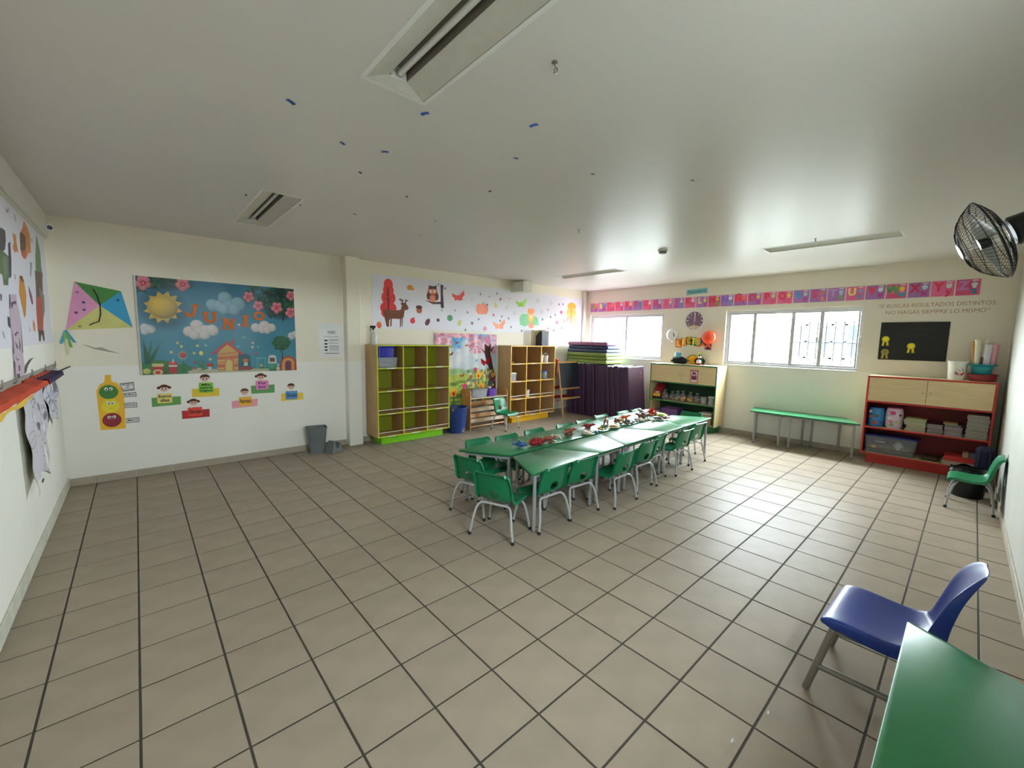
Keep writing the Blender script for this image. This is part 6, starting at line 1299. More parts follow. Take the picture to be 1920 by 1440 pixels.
TY = [(1000, 836, 'spiky', 'red', 1.0, 'red spiky toy nearest the blue shark'), (1011, 834, 'spiky', 'crimson', 0.95, 'dark red spiky toy, second from the blue shark'), (1006, 829, 'bug', 'cream', 0.9, 'cream toy insect behind the red spiky toys'), (1018, 831, 'disc', 'grey', 0.9, 'grey toy shell beside the red spiky toys'), (1022, 824, 'star', 'lime', 1.1, 'lime green toy starfish in the near heap'), (1028, 830, 'beast', 'rust', 0.9, 'rust coloured toy animal beside the lime starfish'), (1025, 827, 'spiky', 'orange', 0.62, 'small orange spiky toy under the lime starfish'), (1036, 829, 'disc', 'olive', 0.8, 'olive toy shell at the edge of the near heap'), (1042, 822, 'bug', 'white', 1.0, 'white toy insect ending the near heap'), (1046, 819, 'bug', 'cream', 0.8, 'cream toy insect at the far side of the near heap'),
      (1066, 816, 'beast', 'rust', 0.95, 'rust brown toy animal alone between two heaps'), (1064, 817, 'bug', 'brown', 0.9, 'brown toy insect beside the lone rust animal'), (1102, 808, 'spiky', 'brown', 0.8, 'brown spiky toy on top of a pale toy shell'), (1096, 813, 'bug', 'cream', 1.1, 'cream toy insect at the left of the brown spiky toy'), (1107, 812, 'bug', 'white', 1.1, 'white toy insect at the right of the brown spiky toy'), (1100, 814, 'disc', 'cream', 1.0, 'cream toy shell in front of the brown spiky toy'), (1101, 805, 'beast', 'crimson', 0.9, 'dark red toy animal behind the brown spiky toy'),
      (1118, 810, 'star', 'teal', 0.7, 'teal toy starfish by the centre table joint'), (1124, 806, 'bug', 'ochre', 0.9, 'ochre toy insect by the centre table joint'), (1131, 805, 'beast', 'olive', 0.7, 'olive toy animal by the centre table joint'), (1138, 802, 'bug', 'grey', 0.8, 'grey toy insect left of the yellow shell'), (1136, 795, 'beast', 'rust', 1.0, 'rust toy animal standing behind the yellow shell'), (1151, 802, 'disc', 'ochre', 1.2, 'mustard yellow toy shell on the middle tables'),
      (1155, 793, 'spiky', 'crimson', 0.8, 'crimson spiky toy at the left of the middle heap'), (1162, 789, 'disc', 'ochre', 1.0, 'ochre shell on top of the middle heap'), (1170, 788, 'beast', 'orange', 0.9, 'orange toy animal in the middle heap'), (1172, 795, 'spiky', 'brown', 0.75, 'brown spiky toy in the middle heap'), (1164, 796, 'bug', 'olive', 1.2, 'olive toy insect in front of the middle heap'), (1178, 793, 'spiky', 'olive', 0.6, 'small olive spiky toy ending the middle heap'), (1188, 792, 'bug', 'white', 1.1, 'white toy insect right of the middle heap'), (1183, 795, 'bug', 'grey', 1.0, 'grey toy insect right of the middle heap'),
      (1196, 788, 'disc', 'mauve', 0.9, 'mauve toy shell left of the far heap'), (1203, 786, 'beast', 'brown', 1.0, 'brown toy animal left of the far heap'), (1210, 783, 'beast', 'black', 1.0, 'black toy animal left of the far heap'), (1205, 790, 'bug', 'cream', 1.0, 'cream toy insect in front of the brown animal'), (1216, 778, 'star', 'scarlet', 1.1, 'scarlet toy starfish in the far heap'), (1222, 777, 'spiky', 'scarlet', 1.15, 'large scarlet spiky toy in the far heap'), (1229, 779, 'spiky', 'orange', 0.8, 'orange spiky toy in the far heap'), (1203, 778, 'beast', 'mauve', 0.9, 'mauve toy animal behind the far heap'), (1240, 781, 'disc', 'lime', 1.5, 'flat lime green toy shell in the far heap'), (1233, 787, 'disc', 'black', 1.3, 'black toy shell at the front of the far heap'), (1224, 789, 'bug', 'white', 1.0, 'white toy insect beside the black shell'), (1216, 786, 'bug', 'white', 0.9, 'white toy insect left of the scarlet spiky toy'), (1246, 786, 'bug', 'rust', 1.2, 'rust toy insect at the far heap, right edge')]
for i, (px, py, k, c, s, lab) in enumerate(TY): toy(px, py, k, c, s*(0.78 if k == 'spiky' else 0.92), lab, 100+i)
# ------------------------------------------------------------------ shelf units on the window side
def cabinet(label, y0, y1, edge, inner, sidem):
    xf, xb = 7.77, 8.205; cy = (y0+y1)/2; hw = abs(y1-y0)/2; D = xb-xf; z0, z1, zd, zs = 0.125, 1.24, 0.868, 0.500; th = 0.02
    t = thing('shelf_cabinet', label, 'cabinet', (xf, cy, 0))
    def panel(nm, ya, yb_, za, zb, body, xa=0.002, xe=D):
        m = MB(); m.box((xa, ya, za), (xe, yb_, zb), 0, 0); m.box((-0.002, ya-0.0008, za-0.0008), (0.002, yb_+0.0008, zb+0.0008), 0.001, 1); return m.build(nm, [body, edge], t)
    panel('side_panel', -hw, -hw+th, z0, z1, sidem); panel('side_panel', hw-th, hw, z0, z1, sidem)
    panel('top_panel', -hw+th, hw-th, z1-th, z1, PALE); panel('bottom_panel', -hw+th, hw-th, z0, z0+th, PALE); panel('shelf', -hw+th, hw-th, zs, zs+th, PALE, xe=D-0.012); panel('shelf', -hw+th, hw-th, zd, zd+th, edge, xe=D-0.012)
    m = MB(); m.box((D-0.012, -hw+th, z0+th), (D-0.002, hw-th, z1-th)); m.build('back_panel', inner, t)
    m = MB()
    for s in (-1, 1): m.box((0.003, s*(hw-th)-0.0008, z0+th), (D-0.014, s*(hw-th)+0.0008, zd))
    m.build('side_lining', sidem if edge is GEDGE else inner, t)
    m = MB(); m.box((0.05, -hw+0.06, 0), (D-0.02, hw-0.06, z0), 0.003); m.build('plinth', edge, t)
    for s in (-1, 1):
        m = MB(); a, b = (0.002, hw-th-0.002) if s > 0 else (-hw+th+0.002, -0.002); m.box((-0.004, a, zd+th+0.003), (0.013, b, z1-th-0.003), 0.0015); d = m.build('door', PALE, t)
        m = MB(); M_ = Matrix.Rotation(-PI/2, 3, 'Y'); m.lathe([(0.004, 0), (0.004, 0.008), (0.010, 0.014), (0.010, 0.020), (0.006, 0.024), (0, 0.024)], 12, (-0.004, s*0.035, (zd+z1)/2), M_); m.box((-0.03, s*0.035-0.014, (zd+z1)/2-0.004), (-0.022, s*0.035+0.014, (zd+z1)/2+0.004), 0.003); m.build('knob', M_CHROME, d)
    return t, zs+th, z0+th
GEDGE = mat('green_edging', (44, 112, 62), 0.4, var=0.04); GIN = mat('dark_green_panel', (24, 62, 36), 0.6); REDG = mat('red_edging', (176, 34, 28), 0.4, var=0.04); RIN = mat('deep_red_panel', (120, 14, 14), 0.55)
cg, s1, s0 = cabinet('maple shelf unit with green edges and two doors between the windows', 0.90, 2.20, GEDGE, GIN, PALE)
cr_, r1, r0 = cabinet('maple shelf unit with red edges and two doors in the right corner', -2.375, -1.165, REDG, RIN, PALE)
ZT = 1.24
# red-framed notice taped to the door
t = thing('door_notice', 'small red-framed notice taped to a door of the green shelf unit', 'notice', (7.765, 1.31, 0.915)); lf = lambda u, v, w: (-w-0.0005, -u, v)
m = MB(); m.prism(rect(-0.075, 0, 0.075, 0.235), 0.0, 0.0015, lf); m.build('frame', matte((166, 40, 62), 0.5), t, smooth=0); m = MB(); m.prism(rect(-0.062, 0.012, 0.062, 0.215), 0.0015, 0.0022, lf); m.build('sheet', matte((222, 206, 210), 0.6), t, smooth=0)
m = MB(); m.prism([(-0.05, 0.055), (0.05, 0.055), (0.052, 0.13), (0.03, 0.195), (-0.03, 0.2), (-0.05, 0.13)], 0.0022, 0.0028, lf, 0); m.prism(rect(-0.045, 0.13, 0.045, 0.142), 0.0028, 0.0033, lf, 1); m.prism(rect(-0.03, 0.155, 0.03, 0.163), 0.0028, 0.0033, lf, 1); m.build('print', [matte((120, 36, 66), 0.6), matte((226, 206, 214), 0.6)], t, smooth=0)

# soft toys and cup on the green unit
t = thing('blue_cup', 'light blue plastic cup on the green shelf unit', 'cup', (8.08, 1.80, ZT)); m = MB(); m.lathe([(0.045, 0), (0.058, 0.215), (0.052, 0.215), (0.041, 0.006), (0, 0.006)], 18); m.build('body', mat('sky_plastic', (84, 160, 186), 0.4), t); m = MB(); m.lathe([(0.0465, 0.01), (0.0525, 0.09)], 18); m.build('band', matte((96, 84, 140), 0.5), t)
PLB = mat('black_plush', (34, 38, 36), 0.95, spec=0.1, var=0.25, scale=60, bump=0.6, bscale=160)
t = thing('plush_animal', 'black plush animal lying on the green shelf unit', 'soft toy', (7.93, 1.69, ZT)); m = MB(); m.tube([(0, 0.17, 0.055), (0, 0.13, 0.065), (0, 0.07, 0.075), (0, -0.05, 0.078), (0, -0.12, 0.06), (0, -0.15, 0.05)], [0.018, 0.035, 0.058, 0.072, 0.05, 0.02], 12); m.build('body', PLB, t)
for y in (0.07, -0.07):
    for x in (-0.035, 0.035): m = MB(); m.tube([(x, y, 0.05), (x*1.3, y*1.15, 0.02), (x*1.4, y*1.2, 0.012)], [0.026, 0.022, 0.014], 8); m.build('leg', PLB, t)
for x in (-0.03, 0.03): m = MB(); m.tube([(x, 0.11, 0.105), (x*1.4, 0.105, 0.145)], [0.016, 0.004], 6); m.build('ear', PLB, t)
m = MB(); m.tube([(0, -0.14, 0.06), (0.01, -0.19, 0.08), (0, -0.21, 0.06)], [0.01, 0.007, 0.004], 6); m.build('tail', PLB, t)
t = thing('plush_flower', 'round yellow plush with green rim behind the black plush animal', 'soft toy', (8.12, 1.50, ZT)); m = MB(); m.ball((0, 0, 0.085), (0.035, 0.12, 0.085), 18, 10); m.build('body', mat('yellow_plush', (226, 160, 40), 0.9, spec=0.1, var=0.12, scale=30), t); m = MB(); m.tube([(0, 0.122*math.cos(a), 0.087+0.085*math.sin(a)) for a in [PI*i/14 for i in range(15)]], 0.014, 8); m.build('rim', mat('green_plush', (150, 170, 60), 0.9, spec=0.1), t)
t = thing('plush_bird', 'black and white plush bird with yellow-green tuft on the green shelf unit', 'soft toy', (8.0, 1.32, ZT)); m = MB(); m.lathe([(0.07, 0), (0.082, 0.03), (0.076, 0.08), (0.055, 0.12), (0.048, 0.14), (0.046, 0.165), (0.03, 0.19), (0, 0.195)], 18); m.build('body', PLB, t)
m = MB(); m.ball((-0.038, 0, 0.058), (0.05, 0.058, 0.055), 14, 8); m.build('belly', mat('white_plush', (214, 200, 196), 0.9, spec=0.1), t); m = MB()
for s in (-1, 1): m.ball((-0.036, s*0.018, 0.152), (0.02, 0.018, 0.022), 10, 6)
m.build('face', mat('white_plush', (214, 200, 196), 0.9), t); m = MB(); m.tube([(-0.05, 0, 0.142), (-0.085, 0, 0.134)], [0.014, 0.003], 8); m.build('beak', matte((226, 140, 40), 0.6), t)
for s in (-1, 1):
    m = MB(); m.tube([(0, s*0.05, 0.125), (-0.01, s*0.085, 0.08), (-0.012, s*0.09, 0.035)], [0.014, 0.022, 0.01], 8); m.build('wing', PLB, t); m = MB(); m.ball((-0.06, s*0.035, 0.012), (0.03, 0.022, 0.012), 8, 5); m.build('foot', mat('red_plush', (170, 60, 60), 0.9), t)
m = MB()
for k in range(5): m.tube([(0, 0, 0.19), (0.01, -0.02*(k-2), 0.225), (0.0, -0.036*(k-2)-0.01, 0.235)], [0.008, 0.006, 0.003], 6)
m.build('tuft', matte((190, 190, 70), 0.8), t)

# toys on the middle shelf of the green unit
t = thing('toy_truck', 'red, yellow and black toy truck on the green shelf unit', 'toy', (7.92, 2.07, s1)); m = MB(); m.box((-0.10, -0.085, 0.01), (0.11, 0.085, 0.085), 0.012); m.build('chassis', M_BLACK, t)
m = MB(); m.box((-0.112, -0.07, 0.055), (-0.07, 0.07, 0.115), 0.008); m.build('bumper', mat('toy_yellow', (230, 168, 36), 0.4), t); m = MB(); m.prism([(-0.08, 0.085), (0.11, 0.085), (0.11, 0.31), (0.06, 0.315), (-0.055, 0.17)], -0.07, 0.07, lambda u, v, w: (u, w, v)); m.build('cab', mat('toy_red', (128, 22, 36), 0.4), t)
m = MB(); m.box((-0.085, -0.04, 0.12), (-0.06, 0.04, 0.155), 0.004); m.build('grille', mat('toy_grille', (206, 196, 190), 0.4), t)
for s in (-1, 1):
    for x in (-0.06, 0.07): m = MB(); m.tube([(x, s*0.075, 0.03), (x, s*0.092, 0.03)], 0.03, 12); m.build('wheel', RUB, t)
BAG = mat('clear_film', (222, 224, 226), 0.12, var=0.0, trans=0.82)
def toy_bag(y, h, cols, lab, seed):
    R_ = random.Random(seed); t = thing('toy_bag', lab, 'bag', (7.90+R_.uniform(-0.02, 0.02), y, s1), R_.uniform(-0.4, 0.4), 'clear bags of toys on the green shelf unit')
    for k, c in enumerate(cols):
        m = MB(); a = k*2.4; q = 0.022 if k else 0.0; m.ball((q*math.cos(a), q*math.sin(a)*1.3, 0.032+0.024*k*0.9), (0.034, 0.036, 0.03), 10, 6); m.build('toy', matte(c, 0.5), t)
    m = MB(); m.lathe([(0.0, 0.001), (0.052, 0.004), (0.066, 0.035), (0.064, 0.09), (0.045, h*0.72), (0.014, h*0.80), (0.03, h*0.92), (0.042, h)], 14, sy=1.05); m.build('bag', BAG, t)
for a in ((1.92, 0.20, [(90, 80, 110), (120, 70, 70), (160, 120, 90)], 'clear bag of grey and brown toys beside the toy truck', 1), (1.785, 0.18, [(206, 150, 60), (170, 60, 50), (60, 60, 70)], 'clear bag of amber and red toys, second from the toy truck', 2), (1.66, 0.20, [(120, 130, 60), (190, 160, 90), (130, 110, 70)], 'clear bag of olive toys, third from the toy truck', 3), (1.555, 0.21, [(230, 120, 50), (236, 130, 60), (220, 150, 60)], 'clear bag of orange toys on the green shelf unit', 4), (1.42, 0.20, [(232, 190, 40), (226, 180, 40), (200, 120, 60)], 'clear bag of yellow toys on the green shelf unit', 5), (1.29, 0.19, [(206, 70, 50), (120, 140, 100), (90, 110, 80)], 'clear bag of red and green toys beside a toy jar', 6)): toy_bag(*a)
def jar(y, w, h, c, lidc, lab):
    t = thing('toy_jar', lab, 'jar', (7.91, y, s1)); m = MB(); m.lathe([(w*0.46, 0), (w*0.5, 0.01), (w*0.5, h*0.86), (w*0.44, h*0.9)], 18); m.build('body', mat('jar_clear', (216, 220, 222), 0.15, trans=0.55), t); m = MB(); m.lathe([(w*0.5, h*0.88), (w*0.5, h), (0, h)], 18); m.build('lid', lidc, t)
    m = MB(); m.lathe([(0, 0.004), (w*0.44, 0.006), (w*0.44, h*0.55), (0, h*0.62)], 14); m.build('contents', mat('jar_fill_%d' % c[0], c, 0.7, var=0.45, scale=60), t)
jar(1.165, 0.115, 0.135, (176, 130, 130), mat('clear_lid', (190, 196, 200), 0.3, trans=0.4), 'clear jar with pink contents on the green shelf unit'); jar(1.025, 0.12, 0.155, (120, 150, 130), mat('cream_lid', (222, 214, 190), 0.4), 'clear jar with cream lid at the right end of green shelf unit')
# lower shelf
tub('storage_bin', 'purple storage bin on the bottom shelf of green shelf unit', 'bin', (7.95, 1.80, s0), 0.28, 0.36, 0.215, mat('violet_bin', (120, 78, 142), 0.4), None, 0.82)
tub('storage_bin', 'clear bin of teal pieces at the left of the purple storage bin', 'bin', (7.98, 2.075, s0), 0.26, 0.15, 0.15, CLEAR, None, 0.9)
m = MB(); m.box((7.90, 2.03, s0+0.006), (8.06, 2.12, s0+0.09), 0.02); tag(m.build('toy_pile', mat('teal_toys', (40, 120, 130), 0.6, var=0.4, scale=40)), 'teal toy pieces in the clear bin left of purple bin', 'toys')
tub('storage_bin', 'light blue bin behind the far green chair in green shelf unit', 'bin', (7.93, 1.44, s0), 0.24, 0.24, 0.13, mat('pale_blue_bin', (104, 160, 190), 0.4), None, 0.86)
m = MB(); m.box((7.83, 0.98, s0), (8.10, 1.22, s0+0.20), 0.004); o = m.build('cardboard_box', mat('cardboard', (170, 140, 104), 0.8, var=0.06)); tag(o, 'brown cardboard box at the right of the bottom green shelf', 'box')
m = MB(); m.box((7.80, 0.97, s0+0.203), (8.04, 1.20, s0+0.225), 0.003); tag(m.build('book', matte((206, 206, 206), 0.6)), 'pale book lying on the brown cardboard box', 'book')

# ---- red unit
t = thing('blue_pack', 'blue pouch with cartoon vehicle print in the red shelf unit', 'pack', (7.90, -1.285, r1))
def pack(t, w, d, h, body, blobs, capm):
    m = MB(); m.lathe([(w*0.44, 0), (w*0.5, 0.03), (w*0.52, h*0.5), (w*0.5, h*0.85), (w*0.44, h)], 20, sx=d/w, sy=1.0); m.build('body', body, t); R_ = random.Random(int(h*999)+len(blobs))
    for (a, z, s, c) in blobs:
        m = MB(); P = []
        for k in range(9): q = 2*PI*k/9; P.append((a+s*math.cos(q)*R_.uniform(.7, 1.2)/w*1.6, z+s*0.7*math.sin(q)*R_.uniform(.7, 1.2)))
        m.prism(P, 0.0015, 0.003, lambda u, v, e: (-(w*0.525*d/w+e)*math.cos(u), (w*0.525+e)*math.sin(u), v)); m.build('printed_shape', matte(c, 0.5), t, smooth=0)
    m = MB(); m.lathe([(w*0.45, h), (w*0.40, h+0.012), (0, h+0.014)], 20, sx=d/w); m.build('top_seal', capm, t)
pack(t, 0.175, 0.19, 0.265, mat('pack_blue', (58, 130, 190), 0.3, var=0.15, scale=15), [(-0.1, 0.16, 0.035, (70, 90, 90)), (0.0, 0.06, 0.04, (170, 60, 50)), (0.6, 0.14, 0.03, (206, 90, 70)), (-0.7, 0.20, 0.03, (60, 150, 150)), (0.65, 0.21, 0.03, (226, 220, 206)), (-0.75, 0.07, 0.03, (40, 80, 140))], mat('pack_navy', (24, 30, 110), 0.4))
t = thing('pink_pack', 'white and pink printed pouch beside the blue pouch', 'pack', (7.90, -1.475, r1))
pack(t, 0.185, 0.19, 0.275, mat('pack_pearl', (210, 190, 206), 0.25, var=0.12, scale=15), [(0.1, 0.22, 0.04, (190, 60, 130)), (0.25, 0.10, 0.03, (206, 100, 150)), (-0.75, 0.19, 0.025, (60, 50, 70)), (-0.4, 0.09, 0.035, (170, 180, 130)), (0.1, 0.05, 0.03, (120, 140, 90)), (0.5, 0.15, 0.03, (236, 226, 230))], mat('pack_pink', (206, 110, 160), 0.4))
ORD = ['lowest', 'second', 'third', 'fourth', 'fifth', 'sixth', 'seventh', 'eighth', 'ninth', 'tenth', 'eleventh', 'twelfth', 'thirteenth', 'fourteenth', 'fifteenth', 'sixteenth', 'seventeenth', 'eighteenth', 'nineteenth', 'twentieth', 'twenty-first', 'twenty-second', 'twenty-third', 'twenty-fourth', 'twenty-fifth', 'twenty-sixth']
def stack(n, yc, w, d, z, thick, cols, label, group, nm='magazine', cat='magazine', jit=0.012, x0=7.785):
    p = {}; labs = None
    if n > 1: labs = [label+', '+('topmost' if i == n-1 else ORD[i] if i == 0 else ORD[i]+' from below') for i in range(n)]
    for i in range(n):
        c = cols[i % len(cols)]; tk = thick*random.uniform(0.85, 1.15); ww = w*random.uniform(0.93, 1.0)
        if c not in p:
            t = thing(nm, label, cat, (0, 0, 0), 0, group); m = MB(); m.box((0.001, -0.5, 0.18), (0.985, 0.497, 0.82)); m.build('pages', matte((140, 134, 122), 0.8), t, smooth=0)
            m = MB(); m.box((0, -0.5, 0), (1, 0.5, 0.18)); m.box((0, -0.5, 0.82), (1, 0.5, 1)); m.box((0, 0.497, 0.18), (1, 0.5, 0.82)); m.build('cover', matte(c, 0.5), t, smooth=0); p[c] = t; o = t
        else: o = dup(p[c])
        o.location = (x0+random.uniform(0, jit), yc+random.uniform(-jit, jit)*0.6, z); o.scale = (d*random.uniform(0.95, 1.0), ww, tk-0.0006); o.rotation_euler = (0, 0, random.uniform(-0.04, 0.04)); o['label'] = labs[i] if labs else label; z += tk
    return z
z = stack(6, -1.70, 0.195, 0.26, r1, 0.015, [(186, 170, 140), (170, 150, 120), (200, 190, 160)], 'tan book in the stack beside the pink pouch', 'tan books in the red shelf unit', 'book', 'book')
stack(4, -1.695, 0.215, 0.27, z, 0.021, [(186, 196, 130), (206, 210, 180), (170, 180, 110)], 'pale green book on the stack beside the pink pouch', 'pale green books in the red shelf unit', 'book', 'book')
stack(9, -1.885, 0.15, 0.26, r1, 0.0145, [(96, 60, 96), (40, 40, 56), (150, 150, 160), (110, 40, 70)], 'purplish magazine in the low second stack of red unit', 'purple magazines in the red shelf unit')
z = stack(8, -2.05, 0.165, 0.27, r1, 0.0155, [(150, 130, 160), (126, 96, 140), (176, 170, 180), (110, 80, 110)], 'mauve magazine in the third stack of red unit', 'mauve magazines in the red shelf unit')
stack(2, -2.04, 0.15, 0.25, z, 0.013, [(40, 52, 66), (60, 60, 74)], 'dark magazine capping the third stack of red unit', 'dark magazines in the red shelf unit'); stack(1, -2.02, 0.13, 0.22, z+0.027, 0.012, [(206, 180, 110)], 'yellowish book on top of the third stack of the red unit', None, 'book', 'book')
stack(26, -2.252, 0.19, 0.27, r1, 0.0112, [(196, 196, 186), (176, 180, 160), (206, 200, 190), (160, 150, 150), (186, 176, 170)], 'pale magazine in the tall right-end stack of red unit', 'pale magazines in the red shelf unit')
tub('storage_tub', 'large clear tub with dark blue lid on the bottom of the red unit', 'tub', (7.955, -1.465, r0), 0.34, 0.565, 0.24, mat('tub_clear', (212, 214, 220), 0.15, var=0.0, trans=0.86), mat('indigo_lid', (44, 36, 122), 0.35), 0.90)
m = MB(); m.ball((7.955, -1.48, r0+0.075), (0.125, 0.235, 0.07), 16, 8); tag(m.build('felt_bundle', mat('brown_felt', (132, 108, 88), 0.95, var=0.1)), 'brown felt bundle inside the large clear tub', 'cloth')
HP = [(-0.012, 0), (0.012, 0), (0.03, 0.035), (0.055, 0.055), (0.05, 0.065), (0.03, 0.055), (0.035, 0.085), (0.026, 0.09), (0.014, 0.06), (0.012, 0.1), (0.0, 0.1), (-0.004, 0.062), (-0.018, 0.092), (-0.028, 0.086), (-0.02, 0.05), (-0.045, 0.07), (-0.052, 0.06), (-0.03, 0.03)]
m = MB(); m.prism([(u*1.15, v*1.15) for u, v in HP], 0, 0.003, lambda u, v, w: (7.812-w, -1.555-u, r0+0.085+v)); tag(m.build('foam_hand', M_WHITE, smooth=0), 'white foam hand shape inside the large clear tub', 'craft shape')
m = MB(); m.ball((7.815, -1.30, r0+0.09), (0.012, 0.032, 0.024), 10, 6); tag(m.build('yellow_flower', matte((226, 176, 40), 0.6)), 'yellow craft flower inside the large clear tub', 'craft shape')
m = MB(); m.box((7.812, -1.42, r0+0.155), (7.822, -1.31, r0+0.175), 0.006); tag(m.build('white_strip', M_WHITE), 'white foam strip inside the large clear tub', 'craft shape')
m = MB(); m.box((7.84, -1.95, r0), (8.10, -1.79, r0+0.045), 0.012); tag(m.build('cloth_folder', mat('dark_olive_cloth', (70, 58, 46), 0.9)), 'dark folded cloth on the bottom shelf of the red unit', 'cloth')
z = stack(5, -2.16, 0.37, 0.29, r0, 0.011, [(206, 196, 176), (190, 176, 150), (214, 206, 190)], "large pale paper pad at the red unit's bottom right", 'large paper pads in the red shelf unit', 'paper_pad', 'pad', 0.006)
m = MB(); m.box((7.79, -2.35, z), (8.05, -2.0, z+0.065), 0.003); tag(m.build('red_box', mat('red_card', (190, 40, 36), 0.5)), 'flat red box on the paper pads in the red unit', 'box')
z += 0.066
for yc, w_, c, l in ((-2.185, 0.055, (176, 140, 120), 'small tan box on the flat red box'), (-2.265, 0.095, (92, 96, 108), 'small grey box on the flat red box'), (-2.335, 0.04, (190, 190, 110), 'small yellow-green box on the flat red box')):
    m = MB(); m.box((7.80, yc-w_/2, z), (7.95, yc+w_/2, z+0.062), 0.003); tag(m.build('small_box', matte(c, 0.6)), l, 'box')
# on top of the red unit
t = thing('white_bucket', 'white plastic bucket with round printed label on the red shelf unit', 'bucket', (8.0, -2.012, ZT)); m = MB(); m.lathe([(0.076, 0), (0.078, 0.005), (0.092, 0.225), (0.096, 0.228), (0.096, 0.242), (0.088, 0.242), (0.074, 0.008), (0, 0.006)], 24); m.build('body', mat('bucket_white', (226, 224, 212), 0.35), t)
def onb(a, z, e): r = 0.0785+0.0135*(z-0.005)/0.22+e; return (-r*math.cos(a), -r*math.sin(a), z)
m = MB(); m.prism([(0.35+0.58*math.cos(q), 0.11+0.055*math.sin(q)) for q in [2*PI*i/20 for i in range(20)]], 0.0004, 0.0012, lambda u, v, w: onb(u, v, w)); m.build('label_disc', matte((206, 204, 206), 0.5), t, smooth=0)
m = MB(); m.prism([(0.35+0.58*math.cos(q), 0.11+0.055*math.sin(q)) for q in [PI*1.08+PI*0.84*i/12 for i in range(13)]]+[(0.35+0.40*math.cos(q), 0.115+0.035*math.sin(q)) for q in [PI*1.92-PI*0.84*i/12 for i in range(13)]], 0.0012, 0.0018, lambda u, v, w: onb(u, v, w)); m.build('label_band', matte((176, 40, 62), 0.5), t, smooth=0)
m = MB()
for (a0, a1, z0_, z1_) in ((0.2, 0.75, 0.122, 0.132), (0.45, 0.6, 0.137, 0.145), (0.2, 0.5, 0.105, 0.109)): m.prism(rect(a0, z0_, a1, z1_), 0.0012, 0.0018, lambda u, v, w: onb(u, v, w))
m.build('label_print', matte((60, 56, 90), 0.5), t, smooth=0)
t = thing('wash_basin', 'dark red plastic basin on the red shelf unit under a teal one', 'basin', (7.99, -2.235, ZT)); m = MB(); m.lathe([(0.10, 0), (0.118, 0.012), (0.134, 0.082), (0.142, 0.086), (0.130, 0.088), (0.112, 0.014), (0, 0.008)], 28); m.build('body', mat('basin_red', (126, 36, 38), 0.35), t)
TEAL_ = mat('basin_teal', (22, 138, 146), 0.35)
t = thing('wash_basin', 'teal plastic basin with handles stacked on the dark red basin', 'basin', (7.98, -2.225, ZT+0.088)); m = MB(); m.lathe([(0.080, 0), (0.085, 0.008), (0.098, 0.095), (0.118, 0.112), (0.118, 0.126), (0.108, 0.126), (0.092, 0.10), (0.078, 0.01), (0, 0.008)], 28); m.build('body', TEAL_, t)
for s in (-1, 1): m = MB(); m.box((-0.035, s*0.112-0.02, 0.105), (0.035, s*0.112+0.02, 0.118), 0.006); m.build('handle', TEAL_, t)
def roll(y, x, r, h, lean, c, lab, nm='paper_roll', cat='paper roll'):
    t = thing(nm, lab, cat, (x, y, ZT+0.098)); m = MB(); d = Vector((lean[0], lean[1], 1)).normalized(); a = Vector((0, 0, 0)); b = d*h
    m.tube([a, a.lerp(b, .5), b], r, 14, caps=False); m.tube([a, b], r*0.55, 12, caps=True); m.build('roll', matte(c, 0.65), t)
roll(-2.165, 8.0, 0.020, 0.40, (0.02, 0.10), (176, 130, 56), 'golden brown paper roll, leftmost standing in the teal basin'); roll(-2.185, 7.97, 0.026, 0.42, (0.0, 0.06), (214, 208, 186), 'cream paper roll standing in the teal basin'); roll(-2.215, 7.99, 0.020, 0.43, (0.0, -0.05), (216, 212, 196), 'slim white paper roll in the middle of the teal basin'); roll(-2.245, 7.96, 0.036, 0.36, (0.0, -0.03), (208, 204, 212), 'thick white paper roll standing in the teal basin'); roll(-2.295, 7.99, 0.036, 0.37, (0.0, -0.04), (212, 152, 164), 'pink paper roll standing in the teal basin')
roll(-2.212, 7.95, 0.012, 0.20, (-0.05, 0.0), (66, 48, 40), 'short dark brush handle between the rolls in the teal basin', 'brush', 'brush')

# black bin with liner and the dark bag in the corner
t = thing('black_bin', 'black plastic bin with liner behind the small green chair', 'bin', (6.93, -2.225, 0)); m = MB(); m.lathe([(0.125, 0), (0.13, 0.006), (0.155, 0.30), (0.150, 0.30), (0.122, 0.01), (0, 0.008)], 24); m.build('body', mat('black_bin_plastic', (24, 24, 25), 0.5), t)
m = MB()
def lin(a, b): q = 2*PI*a; r = 0.150+0.012*math.sin(q*7)*0.5+0.012*(1-abs(2*b-1)); return (r*math.cos(q), r*math.sin(q), 0.318-0.07*b+0.012*math.sin(q*5)*(1-b))
m.grid(lin, 40, 4); m.build('liner', mat('black_liner', (16, 16, 18), 0.25, bump=0.5, bscale=30), t, weld=0.0005, solid=0.001)
t = thing('dark_bag', 'dark navy bag leaning in the corner beside the red shelf unit', 'bag', (7.42, -2.33, 0), 0.0); m = MB(); m.box((-0.11, -0.075, 0), (0.11, 0.07, 0.50), 0.035); m.build('body', mat('navy_canvas', (22, 26, 62), 0.85, var=0.15, scale=20), t); m = MB(); m.box((-0.128, -0.05, 0.06), (-0.10, 0.05, 0.25), 0.012); m.build('pocket', mat('navy_canvas', (22, 26, 62), 0.85), t)
for s in (-1, 1): m = MB(); m.tube([(-0.11, s*0.04, 0.44), (-0.14, s*0.042, 0.36), (-0.128, s*0.045, 0.27)], 0.009, 6); m.build('strap', M_BLACK, t)

